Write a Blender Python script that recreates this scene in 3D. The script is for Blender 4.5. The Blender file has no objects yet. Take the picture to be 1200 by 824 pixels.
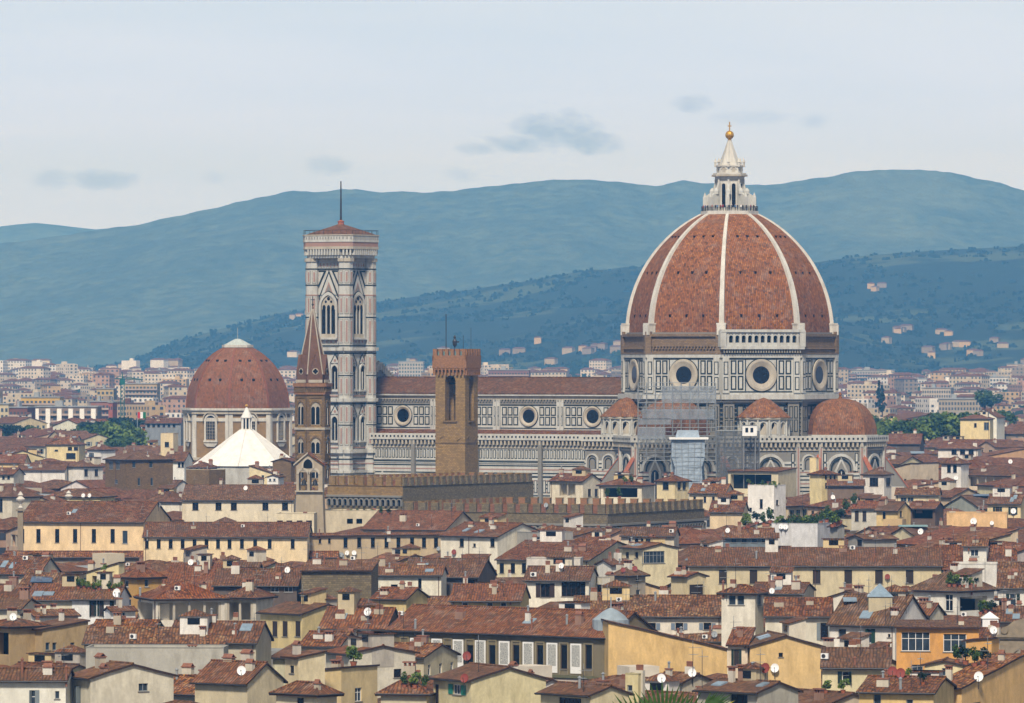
import bpy, math, random
import numpy as np
from mathutils import Vector, noise as mnoise
sc = bpy.context.scene
COL = sc.collection
R = math.radians
rng = random.Random(7)

# ---------------------------------------------------------------- camera, sky, sun, exposure
F, HY, CX, CZ = 6950.0, 412.0, 600.0, 55.0      # focal length in photo pixels, horizon row, centre column, eye height
cam = bpy.data.objects.new('camera', bpy.data.cameras.new('camera'))
COL.objects.link(cam); sc.camera = cam
cam.location = (0, 0, CZ); cam.rotation_euler = (R(90), 0, 0)
cam.data.sensor_width = 36; cam.data.lens = 36*F/1200
cam.data.clip_start = 1; cam.data.clip_end = 40000

SUN_AZ, SUN_EL = R(-172), R(46)                  # azimuth from +Y, clockwise; behind the camera to the left
sun = bpy.data.objects.new('sun', bpy.data.lights.new('sun', 'SUN')); COL.objects.link(sun)
sun.data.energy = 4.3; sun.data.angle = R(8); sun.data.color = (1, .94, .86)
sd = Vector((math.sin(SUN_AZ)*math.cos(SUN_EL), math.cos(SUN_AZ)*math.cos(SUN_EL), math.sin(SUN_EL)))
sun.rotation_euler = sd.to_track_quat('Z', 'Y').to_euler()

sc.view_settings.view_transform = 'Standard'; sc.view_settings.look = 'None'
sc.view_settings.gamma = 1; sc.view_settings.exposure = .08; sc.view_settings.use_curve_mapping = False
sc.cycles.max_bounces = 5; sc.cycles.diffuse_bounces = 2; sc.cycles.glossy_bounces = 2
sc.cycles.volume_bounces = 0; sc.cycles.transparent_max_bounces = 8
sc.cycles.use_denoising = True

world = bpy.data.worlds.new('World'); sc.world = world; world.use_nodes = True
def make_world():
    nt = world.node_tree; nt.nodes.clear(); N = nt.nodes.new; L = nt.links.new
    out = N('ShaderNodeOutputWorld'); bg = N('ShaderNodeBackground'); bg.inputs[1].default_value = .1
    L(bg.outputs[0], out.inputs[0])
    sky = N('ShaderNodeTexSky'); sky.sky_type = 'NISHITA'; sky.sun_disc = False
    sky.sun_elevation = SUN_EL; sky.sun_rotation = SUN_AZ; sky.altitude = 100; sky.air_density = 1; sky.dust_density = 3
    tc = N('ShaderNodeTexCoord'); sep = N('ShaderNodeSeparateXYZ'); L(tc.outputs['Generated'], sep.inputs[0])
    def m(op, a, b=None, c=None, clamp=False):
        n = N('ShaderNodeMath'); n.operation = op; n.use_clamp = clamp
        for i, v in enumerate((a, b, c)):
            if v is None: continue
            if isinstance(v, (int, float)): n.inputs[i].default_value = v
            else: L(v, n.inputs[i])
        return n.outputs[0]
    def mix(f, a, b):
        n = N('ShaderNodeMix'); n.data_type = 'RGBA'
        if isinstance(f, (int, float)): n.inputs[0].default_value = f
        else: L(f, n.inputs[0])
        for i, v in ((6, a), (7, b)):
            if isinstance(v, tuple): n.inputs[i].default_value = (*v, 1)
            else: L(v, n.inputs[i])
        return n.outputs[2]
    # overcast veil: pale above the hills, a touch deeper and bluer overhead
    def ramp(lo, hi): return m('DIVIDE', m('SUBTRACT', sep.outputs[2], lo), hi-lo, clamp=True)
    veil = mix(ramp(.028, .062), (7.5, 9.3, 16.6), (7.25, 8.6, 11.7))
    veil = mix(ramp(.062, .3), veil, (3.4, 3.5, 3.6))
    # long soft streaks of the cloud deck
    mp = N('ShaderNodeMapping'); mp.inputs['Scale'].default_value = (9, 9, 75); L(tc.outputs['Generated'], mp.inputs[0])
    ns = N('ShaderNodeTexNoise'); ns.inputs['Scale'].default_value = 1.6; ns.inputs['Detail'].default_value = 5; L(mp.outputs[0], ns.inputs[0])
    st = N('ShaderNodeMapRange'); st.inputs[1].default_value = .38; st.inputs[2].default_value = .72; L(ns.outputs[0], st.inputs[0])
    def mul(f, a_, c_):
        n = N('ShaderNodeMix'); n.data_type = 'RGBA'; n.blend_type = 'MULTIPLY'; L(f, n.inputs[0]); L(a_, n.inputs[6]); n.inputs[7].default_value = (*c_, 1); return n.outputs[2]
    veil = mul(m('MULTIPLY', st.outputs[0], .85), veil, (.90, .94, .97))
    # small blue-grey clouds hanging at fixed directions (azimuth, elevation as tangents)
    u = m('DIVIDE', sep.outputs[0], sep.outputs[1]); v = m('DIVIDE', sep.outputs[2], sep.outputs[1])
    mp2 = N('ShaderNodeMapping'); mp2.inputs['Scale'].default_value = (95, 95, 170); L(tc.outputs['Generated'], mp2.inputs[0])
    n2 = N('ShaderNodeTexNoise'); n2.inputs['Scale'].default_value = 2.2; n2.inputs['Detail'].default_value = 8; n2.inputs['Roughness'].default_value = .65; L(mp2.outputs[0], n2.inputs[0])
    total = None
    for (cx, cy, rx, ry, k) in ((650, 152, 58, 22, 1.0), (694, 166, 38, 15, 1.0), (606, 168, 40, 12, .95), (560, 175, 28, 9, .7), (812, 121, 26, 11, .8), (955, 143, 18, 9, .45),
                                (122, 211, 40, 13, .75), (62, 211, 26, 12, .5), (385, 193, 30, 12, .55), (880, 137, 45, 9, .35), (250, 209, 18, 7, .3), (540, 205, 24, 9, .35)):
        du = m('DIVIDE', m('SUBTRACT', u, (cx-CX)/F), rx/F); dv = m('DIVIDE', m('SUBTRACT', v, (HY-cy)/F), ry/F)
        d = m('ADD', m('MULTIPLY', du, du), m('MULTIPLY', dv, dv))
        a = m('SUBTRACT', 1.0, d)
        a = m('ADD', a, m('MULTIPLY', m('SUBTRACT', n2.outputs[0], .45), 3.4))
        a = m('MULTIPLY', m('MULTIPLY', a, .8, clamp=True), k)
        total = a if total is None else m('MAXIMUM', total, a)
    front = m('GREATER_THAN', sep.outputs[1], 0)
    total = m('MULTIPLY', total, front)
    veil = mul(total, veil, (.62, .67, .71))
    L(mix(.88, sky.outputs[0], veil), bg.inputs[0])
make_world()

# ---------------------------------------------------------------- pixel <-> place
def PX(px, Y): return (px-CX)*Y/F
def PZ(py, Y): return CZ-(py-HY)*Y/F
def YH(py, z): return (CZ-z)*F/(py-HY)

# ---------------------------------------------------------------- materials
MATS = {}
def lin(c): return tuple(((v/255)/12.92 if v/255 <= .04045 else ((v/255+.055)/1.055)**2.4) for v in c)
class NB:
    def __init__(s, name):
        s.m = bpy.data.materials.new(name); s.m.use_nodes = True; s.nt = s.m.node_tree; s.nt.nodes.clear()
        s.out = s.N('ShaderNodeOutputMaterial'); s.b = s.N('ShaderNodeBsdfPrincipled'); s.L(s.b.outputs[0], s.out.inputs[0])
        s.b.inputs['Roughness'].default_value = .85; s.b.inputs['Specular IOR Level'].default_value = .25
    def N(s, t): return s.nt.nodes.new(t)
    def L(s, a, b): s.nt.links.new(a, b)
    def set(s, i, v):
        if isinstance(v, (int, float)): i.default_value = v
        elif isinstance(v, tuple): i.default_value = (*v, 1) if len(v) == 3 and len(i.default_value) == 4 else v
        else: s.L(v, i)
    def math(s, op, a, b=0.0, c=0.0, clamp=False):
        n = s.N('ShaderNodeMath'); n.operation = op; n.use_clamp = clamp
        s.set(n.inputs[0], a); s.set(n.inputs[1], b); s.set(n.inputs[2], c); return n.outputs[0]
    def mix(s, f, a, b, mode='MIX'):
        n = s.N('ShaderNodeMix'); n.data_type = 'RGBA'; n.blend_type = mode
        s.set(n.inputs[0], f); s.set(n.inputs[6], a); s.set(n.inputs[7], b); return n.outputs[2]
    def noise(s, vec, scale, detail=4, rough=.55):
        n = s.N('ShaderNodeTexNoise'); n.inputs['Scale'].default_value = scale; n.inputs['Detail'].default_value = detail
        n.inputs['Roughness'].default_value = rough
        if vec is not None: s.L(vec, n.inputs[0])
        return n.outputs[0]
    def rng(s, x, a, b, c=0., d=1.):
        n = s.N('ShaderNodeMapRange'); s.set(n.inputs[0], x)
        for i, v in enumerate((a, b, c, d)): n.inputs[i+1].default_value = v
        return n.outputs[0]
    def obj(s): return s.N('ShaderNodeTexCoord').outputs['Object']
    def uv(s): return s.N('ShaderNodeTexCoord').outputs['UV']
    def scaled(s, vec, sc3):
        n = s.N('ShaderNodeMapping'); n.inputs['Scale'].default_value = sc3; s.L(vec, n.inputs[0]); return n.outputs[0]
    def ramp(s, x, stops):
        n = s.N('ShaderNodeValToRGB'); e = n.color_ramp.elements
        while len(e) < len(stops): e.new(.5)
        for i, (p, c) in enumerate(stops): e[i].position = p; e[i].color = (*c, 1)
        s.L(x, n.inputs[0]); return n.outputs[0]
    def bump(s, h, dist, strength=1.0):
        n = s.N('ShaderNodeBump'); n.inputs['Distance'].default_value = dist; n.inputs['Strength'].default_value = strength
        s.L(h, n.inputs['Height']); s.L(n.outputs[0], s.b.inputs['Normal'])
    def objrand(s): return s.N('ShaderNodeObjectInfo').outputs['Random']

def plaster(rgb, grime=.75):
    key = ('plaster', rgb, grime)
    if key in MATS: return MATS[key]
    n = NB('plaster'); c = lin(rgb); lm = .3*c[0]+.55*c[1]+.15*c[2]; c = tuple((lm+(x-lm)*.82)*1.02 for x in c); v = n.obj()
    streak = n.noise(n.scaled(v, (.8, .8, .3)), 1.0, 6, .65)
    blot = n.noise(v, .22, 5, .6)
    fine = n.noise(v, 3.0, 3)
    vo = n.N('ShaderNodeTexVoronoi'); vo.inputs['Scale'].default_value = .32; n.L(n.scaled(v, (1, 1, .7)), vo.inputs[0]); sv = n.N('ShaderNodeSeparateColor'); n.L(vo.outputs['Color'], sv.inputs[0])
    d = n.rng(streak, .42, .7, 0, 1)
    base = n.mix(n.math('MULTIPLY', d, grime), c, tuple(x*y for x, y in zip(c, (.52, .5, .46))))
    base = n.mix(n.math('MULTIPLY', n.rng(n.noise(v, .6, 6, .7), .5, .62), .3), base, tuple(x*.7 for x in c)); base = n.mix(n.math('MULTIPLY', n.rng(blot, .48, .66), grime*1.1, ), base, tuple(x*.75+.03 for x in c))
    base = n.mix(n.math('MULTIPLY', n.rng(fine, .3, .75), .3), base, tuple(x*.55 for x in c))
    base = n.mix(n.math('MULTIPLY', n.rng(sv.outputs[0], .6, .68), .35), base, tuple(x*.72+.05 for x in c))
    run = n.noise(n.scaled(v, (.9, .9, .2)), 1.0, 6, .75); base = n.mix(n.math('MULTIPLY', n.rng(run, .55, .75), grime*.65), base, tuple(x*.45 for x in c))
    n.set(n.b.inputs['Base Color'], base); n.bump(fine, .02)
    MATS[key] = n.m; return n.m

def tiles(name, stops, per=.40, course=.48, moss=.5, bd=.16):
    n = NB(name); uv = n.uv(); s = n.N('ShaderNodeSeparateXYZ'); n.L(uv, s.inputs[0])
    cu = n.math('DIVIDE', s.outputs[0], per); fu = n.math('FLOOR', cu)
    w0 = n.N('ShaderNodeTexWhiteNoise'); w0.noise_dimensions = '1D'; n.L(fu, w0.inputs['W'])
    cv = n.math('ADD', n.math('DIVIDE', s.outputs[1], course), w0.outputs[0]); fv = n.math('FLOOR', cv)
    cb = n.N('ShaderNodeCombineXYZ'); n.L(fu, cb.inputs[0]); n.L(fv, cb.inputs[1]); n.L(n.objrand(), cb.inputs[2])
    w = n.N('ShaderNodeTexWhiteNoise'); n.L(cb.outputs[0], w.inputs[0])
    v = n.obj()
    big = n.noise(v, .16, 5, .65); mid = n.noise(v, .9, 4, .6)
    x = n.math('ADD', n.math('MULTIPLY', w.outputs[0], .74), n.math('MULTIPLY', n.rng(mid, .3, .7), .26))
    col = n.ramp(x, stops)
    r = n.objrand()
    col = n.mix(n.rng(r, 0, 1, .0, .55), col, (.13, .082, .05))
    col = n.mix(n.math('MULTIPLY', n.rng(big, .5, .68), moss), col, (.085, .07, .058))
    col = n.mix(n.math('MULTIPLY', n.rng(n.noise(v, .45, 6, .7), .52, .66), .45), col, (.30, .22, .18))
    # hollow between two rows of curved tiles: colour darkens towards its middle
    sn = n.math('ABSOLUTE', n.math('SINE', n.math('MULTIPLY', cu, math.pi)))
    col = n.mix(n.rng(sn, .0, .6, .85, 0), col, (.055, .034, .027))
    n.set(n.b.inputs['Base Color'], col)
    h = n.math('ADD', sn, n.math('MULTIPLY', n.math('FRACT', cv), .25))
    h = n.math('ADD', h, n.math('MULTIPLY', w.outputs[0], .35))
    n.bump(h, bd, .8)
    return n.m
T_STOPS = [(0, (0.0231, 0.0114, 0.00473)), (.2, (0.0655, 0.0239, 0.00829)), (.42, (0.134, 0.0421, 0.0122)), (.6, (0.192, 0.057, 0.0153)), (.76, (0.238, 0.0854, 0.0265)), (.9, (0.308, 0.153, 0.0559)), (1, (0.385, 0.239, 0.0968))]
T_STOPS2 = [(0, (0.0347, 0.0142, 0.005)), (.25, (0.116, 0.033, 0.00889)), (.55, (0.231, 0.0617, 0.0145)), (.8, (0.293, 0.0963, 0.0251)), (1, (0.385, 0.204, 0.075))]
ROOF = tiles('roof_tiles', T_STOPS)
ROOF_RED = tiles('roof_tiles_bright', T_STOPS2, moss=.2)
T_STOPS3 = [(p, tuple(q*k for q, k in zip(c, (1.12, 1.42, 1.7)))) for p, c in T_STOPS]
T_STOPS4 = [(p, tuple(q*k for q, k in zip(c, (.85, .92, 1.05)))) for p, c in T_STOPS]
T_STOPS5 = [(p, tuple(min(.6, q*k) for q, k in zip(c, (1.3, 1.38, 1.25)))) for p, c in T_STOPS]
ROOF_TAN = tiles('roof_tiles_weathered', T_STOPS3, moss=.6); ROOF_DARK = tiles('roof_tiles_mossy', T_STOPS4, moss=.75); ROOF_ORANGE = tiles('roof_tiles_orange', T_STOPS5, moss=.3)
DOMET = tiles('dome_tiles', [(0, (0.073, 0.0289, 0.00879)), (.3, (0.209, 0.0711, 0.0167)), (.7, (0.303, 0.104, 0.0229)), (1, (0.437, 0.192, 0.0528))], per=.5, course=.55, moss=.3, bd=.05)
DOMEX = tiles('small_dome_tiles', [(0, (0.121, 0.0438, 0.0102)), (.35, (0.289, 0.0825, 0.0166)), (.75, (0.362, 0.105, 0.0207)), (1, (0.457, 0.162, 0.0369))], per=.5, course=.6, moss=.2, bd=.05)

def simple(name, rgb, rough=.8, var=.25, scale=1.0, metal=0, spec=.25, bump=0.0, stretch=None):
    n = NB(name); c = lin(rgb); v = n.obj()
    if stretch: v = n.scaled(v, stretch)
    f = n.noise(v, scale, 5, .6)
    n.set(n.b.inputs['Base Color'], n.mix(n.rng(f, .3, .75), tuple(min(1, x*(1+var*.4)) for x in c), tuple(x*(1-var) for x in c)))
    n.b.inputs['Roughness'].default_value = rough; n.b.inputs['Metallic'].default_value = metal; n.b.inputs['Specular IOR Level'].default_value = spec
    if bump: n.bump(f, bump)
    return n.m
def stone(name, rgb, rgb2, w=.7, h=.35, dark=.5):
    n = NB(name); br = n.N('ShaderNodeTexBrick'); n.L(n.uv(), br.inputs[0])
    a, b = lin(rgb), lin(rgb2)
    n.set(br.inputs['Color1'], a); n.set(br.inputs['Color2'], b); n.set(br.inputs['Mortar'], tuple(x*dark for x in a))
    br.inputs['Scale'].default_value = 1; br.inputs['Brick Width'].default_value = w; br.inputs['Row Height'].default_value = h
    br.inputs['Mortar Size'].default_value = .03; br.offset = .5
    v = n.obj(); f = n.noise(v, .35, 6, .65); g = n.noise(v, 2.2, 4, .7)
    c = n.mix(n.math('MULTIPLY', n.rng(f, .45, .72), .5), br.outputs[0], tuple(x*.5 for x in a))
    c = n.mix(n.math('MULTIPLY', n.rng(g, .5, .7), .45), c, tuple(x*.45 for x in a))
    c = n.mix(n.math('MULTIPLY', n.rng(g, .25, .4, 1, 0), .4), c, tuple(min(1, x*1.5) for x in b))
    n.set(n.b.inputs['Base Color'], c); n.bump(n.math('ADD', g, n.math('MULTIPLY', br.outputs['Fac'], -.5)), .06)
    return n.m
def marble(name, rgb, stain=.4):
    n = NB(name); c = lin(rgb); v = n.obj()
    st = n.noise(n.scaled(v, (1, 1, .25)), .6, 6, .7); sp = n.noise(v, 1.7, 5, .7)
    b = n.mix(n.math('MULTIPLY', n.rng(st, .45, .75), stain), c, lin((120, 110, 98)))
    b = n.mix(n.math('MULTIPLY', n.rng(sp, .52, .75), stain*.9), b, tuple(x*.55 for x in c))
    n.set(n.b.inputs['Base Color'], b); n.b.inputs['Roughness'].default_value = .7
    return n.m

WHITE = marble('white_marble', (186, 186, 180), .6)
WHITE2 = marble('pale_marble', (198, 195, 186), .55)
GREEN = simple('green_marble', (32, 42, 41), .6, .3, 1.5)
PINK = marble('pink_marble', (156, 124, 112), .4)
BUFF = marble('weathered_marble', (176, 168, 152), .6)
GREYM = marble('grey_marble', (126, 124, 118), .5)
ROUGHB = stone('unfinished_masonry', (140, 118, 92), (118, 100, 80), .9, .4)
BROWNST = stone('brown_stone', (158, 130, 86), (130, 106, 70), .55, .3)
BROWNST2 = stone('dark_brown_stone', (134, 110, 76), (108, 88, 62), .55, .3)
PALAZZO = stone('grey_rubble_stone', (132, 120, 94), (98, 88, 70), .5, .32)
DARK = simple('dark_opening', (14, 13, 13), .9, .3)
DARKW = simple('dark_window_glass', (20, 22, 26), .25, .3, spec=.3)
GLASS = simple('window_glass', (50, 60, 70), .15, .5, 1.2, spec=.4)
WOODD = simple('dark_wood', (62, 46, 38), .8, .4, 3)
WOODB = simple('brown_wood', (98, 70, 50), .8, .4, 3)
GREYBOX = simple('grey_metal', (150, 154, 156), .5, .2, 2, .3)
DARKMET = simple('dark_metal', (58, 58, 60), .5, .2, 2, .3)
WHITEP = simple('white_paint', (226, 226, 224), .5, .1)
TEAL = simple('copper_patina', (104, 134, 134), .6, .35, .8)
LEAD = simple('lead_sheet', (140, 152, 160), .5, .25, .8)
GOLD = simple('gilded_copper', (214, 164, 66), .35, .15, metal=.7, spec=.5)
REDP = simple('red_brick_cap', (142, 104, 74), .9, .4, 3)
TERRA = simple('terracotta', (160, 98, 74), .9, .35, 3)
CLOTHG = simple('green_cloth', (40, 130, 120), .9, .2)
TRUNK = simple('bark', (82, 66, 50), .95, .4, 4)
def shutter_mat(rgb, name='shutter_paint'):
    key = ('sh', rgb)
    if key not in MATS:
        n = NB(name); s = n.N('ShaderNodeSeparateXYZ'); n.L(n.obj(), s.inputs[0])
        w = n.math('SINE', n.math('MULTIPLY', s.outputs[2], 62.8)); c = lin(rgb)
        n.set(n.b.inputs['Base Color'], n.mix(n.rng(w, -.2, .6), tuple(x*.45 for x in c), c)); n.b.inputs['Roughness'].default_value = .6
        MATS[key] = n.m
    return MATS[key]
def leaf(name, rgb, rgb2, sc_=.6):
    n = NB(name); f = n.noise(n.obj(), sc_, 4, .7)
    n.set(n.b.inputs['Base Color'], n.mix(n.rng(f, .3, .7), lin(rgb), lin(rgb2))); n.b.inputs['Roughness'].default_value = .7
    return n.m
LEAF = leaf('leaves', (74, 96, 42), (44, 68, 32))
LEAF_L = leaf('light_leaves', (108, 126, 52), (68, 92, 38))
LEAF_F = leaf('conifer_needles', (38, 58, 44), (28, 46, 36))

# ---------------------------------------------------------------- mesh building
class Fr:
    """a wall frame: u runs left to right seen from outside, o outwards, z up"""
    def __init__(s, p, d):
        L = math.hypot(*d); s.p = p; s.d = (d[0]/L, d[1]/L); s.n = (s.d[1], -s.d[0])
    def __call__(s, u, o, z):
        return (s.p[0]+s.d[0]*u+s.n[0]*o, s.p[1]+s.d[1]*u+s.n[1]*o, z)
class MB:
    def __init__(s): s.v = []; s.f = []; s.m = []; s.uv = []
    def poly(s, pts, m=0, uv=None):
        if uv is None:
            a, b, c = Vector(pts[0]), Vector(pts[1]), Vector(pts[2])
            n = (b-a).cross(c-a)
            if n.length < 1e-9 and len(pts) > 3: n = (b-a).cross(Vector(pts[3])-a)
            if n.length < 1e-9: return
            n.normalize()
            if abs(n.z) > .999: uv = [(p[0], p[1]) for p in pts]
            else:
                ua = Vector((-n.y, n.x, 0)).normalized(); va = n.cross(ua)
                uv = [(Vector(p).dot(ua), Vector(p).dot(va)) for p in pts]
        i = len(s.v); s.v.extend(pts); s.f.append(tuple(range(i, i+len(pts)))); s.m.append(m); s.uv.extend(uv)
    def hexa(s, P, m=0):      # P: 8 points, bottom 4 then top 4, counterclockwise seen from above
        a, b, c, d, e, f, g, h = P
        for q in ((d, c, b, a), (e, f, g, h), (a, b, f, e), (b, c, g, f), (c, d, h, g), (d, a, e, h)): s.poly(list(q), m)
    def box(s, x0, x1, y0, y1, z0, z1, m=0):
        s.hexa([(x0, y0, z0), (x1, y0, z0), (x1, y1, z0), (x0, y1, z0), (x0, y0, z1), (x1, y0, z1), (x1, y1, z1), (x0, y1, z1)], m)
    def fbox(s, T, u0, u1, o0, o1, z0, z1, m=0):
        s.hexa([T(u0, o1, z0), T(u1, o1, z0), T(u1, o0, z0), T(u0, o0, z0), T(u0, o1, z1), T(u1, o1, z1), T(u1, o0, z1), T(u0, o0, z1)], m)
    def prism(s, ring, z0, z1, m=0, top=True, bot=False, mt=None, scale=1.0):
        n = len(ring); cx = sum(p[0] for p in ring)/n; cy = sum(p[1] for p in ring)/n
        t = [(cx+(p[0]-cx)*scale, cy+(p[1]-cy)*scale) for p in ring]
        for i in range(n):
            j = (i+1) % n
            s.poly([(*ring[i], z0), (*ring[j], z0), (*t[j], z1), (*t[i], z1)], m)
        if top and scale > 0: s.poly([(*p, z1) for p in t], m if mt is None else mt)
        if bot: s.poly([(*p, z0) for p in reversed(ring)], m)
    def lathe(s, prof, n=16, c=(0, 0), m=0, a0=0., a1=None, off=0.):
        """prof: [(r,z)...] from bottom to top; arc optional"""
        full = a1 is None; a1 = a0+2*math.pi if full else a1
        for (r0, z0), (r1, z1) in zip(prof, prof[1:]):
            for k in range(n):
                p, q = a0+(a1-a0)*k/n+off, a0+(a1-a0)*(k+1)/n+off
                A = (c[0]+r0*math.cos(p), c[1]+r0*math.sin(p), z0); B = (c[0]+r0*math.cos(q), c[1]+r0*math.sin(q), z0)
                C = (c[0]+r1*math.cos(q), c[1]+r1*math.sin(q), z1); D = (c[0]+r1*math.cos(p), c[1]+r1*math.sin(p), z1)
                if r1 < 1e-6: s.poly([A, B, C], m)
                elif r0 < 1e-6: s.poly([A, C, D], m)
                else: s.poly([A, B, C, D], m)
    def tube(s, a, b, r, n=6, m=0, r2=None):
        a, b = Vector(a), Vector(b); d = (b-a)
        if d.length < 1e-6: return
        d.normalize(); x = d.cross(Vector((0, 0, 1)) if abs(d.z) < .9 else Vector((1, 0, 0))).normalized(); y = d.cross(x)
        r2 = r if r2 is None else r2
        c0 = [tuple(a+(x*math.cos(t)+y*math.sin(t))*r) for t in (2*math.pi*k/n for k in range(n))]
        c1 = [tuple(b+(x*math.cos(t)+y*math.sin(t))*r2) for t in (2*math.pi*k/n for k in range(n))]
        for k in range(n): s.poly([c0[k], c0[(k+1) % n], c1[(k+1) % n], c1[k]], m)
        s.poly(list(reversed(c0)), m); s.poly(c1, m)
    def slab(s, pts, t, m=0, me=None):
        """a sloping roof plane of thickness t, sagging a little like old roofs do"""
        me = m if me is None else me; lo = [(p[0], p[1], p[2]-t) for p in pts]; s.poly(list(reversed(lo)), me)
        q = list(pts) if len(pts) == 4 else [*pts, pts[2]]; Q = [Vector(p) for p in q]; L1 = max((Q[1]-Q[0]).length, (Q[2]-Q[3]).length); L2 = max((Q[3]-Q[0]).length, (Q[2]-Q[1]).length)
        if L1*L2 < 9 or t < .13: s.poly(list(pts), m); T = lambda p: p
        else:
            nu, nv = min(16, max(1, round(L1/1.5))), min(8, max(1, round(L2/1.5)))
            def T(p): return (p[0], p[1], p[2]+.10*mnoise.noise(Vector((p[0]*.33, p[1]*.33, q[0][2])))+.05*mnoise.noise(Vector((p[0]*.9, p[1]*.9, q[0][2]))))
            G = [[T(tuple(Q[0].lerp(Q[1], i/nu).lerp(Q[3].lerp(Q[2], i/nu), j/nv))) for i in range(nu+1)] for j in range(nv+1)]
            for j in range(nv):
                for i in range(nu):
                    f = [G[j][i], G[j][i+1], G[j+1][i+1], G[j+1][i]]; s.poly(f if (Vector(f[2])-Vector(f[3])).length > 1e-5 else f[:3], m)
            top = G[0][:]; 
            for j in range(nv+1): pass
            edges = [G[0], [r[-1] for r in G], G[-1][::-1], [r[0] for r in G][::-1]]
            for e in edges:
                for p, r in zip(e, e[1:]):
                    if (Vector(p)-Vector(r)).length > 1e-5: s.poly([p, (p[0], p[1], p[2]-t-.06), (r[0], r[1], r[2]-t-.06), r], me)
            return
        for i in range(len(pts)):
            j = (i+1) % len(pts); s.poly([pts[i], lo[i], lo[j], pts[j]], me)
    def mesh(s, name, mats, smooth=False):
        me = bpy.data.meshes.new(name); me.from_pydata([tuple(p) for p in s.v], [], s.f)
        for m in mats: me.materials.append(m)
        if len(mats) > 1: me.polygons.foreach_set('material_index', s.m)
        uvl = me.uv_layers.new(name='UVMap'); uvl.data.foreach_set('uv', [c for p in s.uv for c in p])
        if smooth: me.polygons.foreach_set('use_smooth', [True]*len(s.f))
        me.update(); return me
    def build(s, name, mats, parent=None, smooth=False, loc=None):
        if not isinstance(mats, (list, tuple)): mats = [mats]
        return link(name, s.mesh(name, mats, smooth), parent, loc)
def link(name, me, parent=None, loc=None, rz=0):
    o = bpy.data.objects.new(name, me); COL.objects.link(o)
    if parent is not None: o.parent = parent
    if loc is not None: o.location = loc
    if rz: o.rotation_euler[2] = rz
    return o
def tag(o, label=None, cat=None, group=None, kind=None):
    if label: o['label'] = label
    if cat: o['category'] = cat
    if group: o['group'] = group
    if kind: o['kind'] = kind
    return o
def root(name, label, cat, loc=(0, 0, 0), rz=0, group=None):
    return tag(link(name, None, None, loc, rz), label, cat, group)
def copy_tree(o, parent=None):
    c = o.copy(); COL.objects.link(c)
    if parent is not None: c.parent = parent
    for ch in KIDS.get(o.name, []): copy_tree(ch, c)
    return c
KIDS = {}
def note_kids():
    KIDS.clear()
    for o in bpy.data.objects:
        if o.parent: KIDS.setdefault(o.parent.name, []).append(o)

# panels, arches and round windows on a frame
def panel(mb, T, u0, u1, z0, z1, mw=0, mg=1, g=.28, o=0.0):
    mb.fbox(T, u0, u1, o-.05, o+.05, z0, z1, mg)
    if u1-u0 > 2.4*g and z1-z0 > 2.4*g: mb.fbox(T, u0+g, u1-g, o-.02, o+.10, z0+g, z1-g, mw)
def panels(mb, T, u0, u1, z0, z1, n, rows=1, gap=.35, mw=0, mg=1, g=.28, o=0.0):
    w = (u1-u0)/n; h = (z1-z0)/rows
    for i in range(n):
        for j in range(rows):
            panel(mb, T, u0+i*w+gap/2, u0+(i+1)*w-gap/2, z0+j*h+gap/2, z0+(j+1)*h-gap/2, mw, mg, g, o)
def arc_pts(uc, zs, r, n=10, pointed=False):
    if not pointed: return [(uc+r*math.cos(math.pi*k/n), zs+r*math.sin(math.pi*k/n)) for k in range(n+1)]
    pts = []; c = .35*r; Rr = r+c; tmax = math.acos(c/Rr)
    for k in range(n//2+1):
        t = tmax*k/(n//2); pts.append((uc-c+Rr*math.cos(t), zs+Rr*math.sin(t)))
    return pts + [(2*uc-u, z) for u, z in reversed(pts[:-1])]
def arch_fill(mb, T, uc, z0, zs, r, o, m, pointed=False):
    pts = [(uc-r, z0), (uc+r, z0)] + arc_pts(uc, zs, r, 10, pointed)
    mb.poly([T(u, o, z) for u, z in pts], m)
def arch_ring(mb, T, uc, z0, zs, r, w, o0, o1, m, pointed=False):
    a = arc_pts(uc, zs, r, 10, pointed); b = arc_pts(uc, zs, r+w, 10, pointed)
    if z0 < zs: a = [(uc+r, z0)]+a+[(uc-r, z0)]; b = [(uc+r+w, z0)]+b+[(uc-r-w, z0)]
    for k in range(len(a)-1):
        p, q, rr, ss = a[k], b[k], b[k+1], a[k+1]
        mb.poly([T(x[0], o1, x[1]) for x in (p, q, rr, ss)], m)
        mb.poly([T(q[0], o0, q[1]), T(rr[0], o0, rr[1]), T(rr[0], o1, rr[1]), T(q[0], o1, q[1])], m)
        mb.poly([T(p[0], o1, p[1]), T(ss[0], o1, ss[1]), T(ss[0], o0, ss[1]), T(p[0], o0, p[1])], m)
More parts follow.
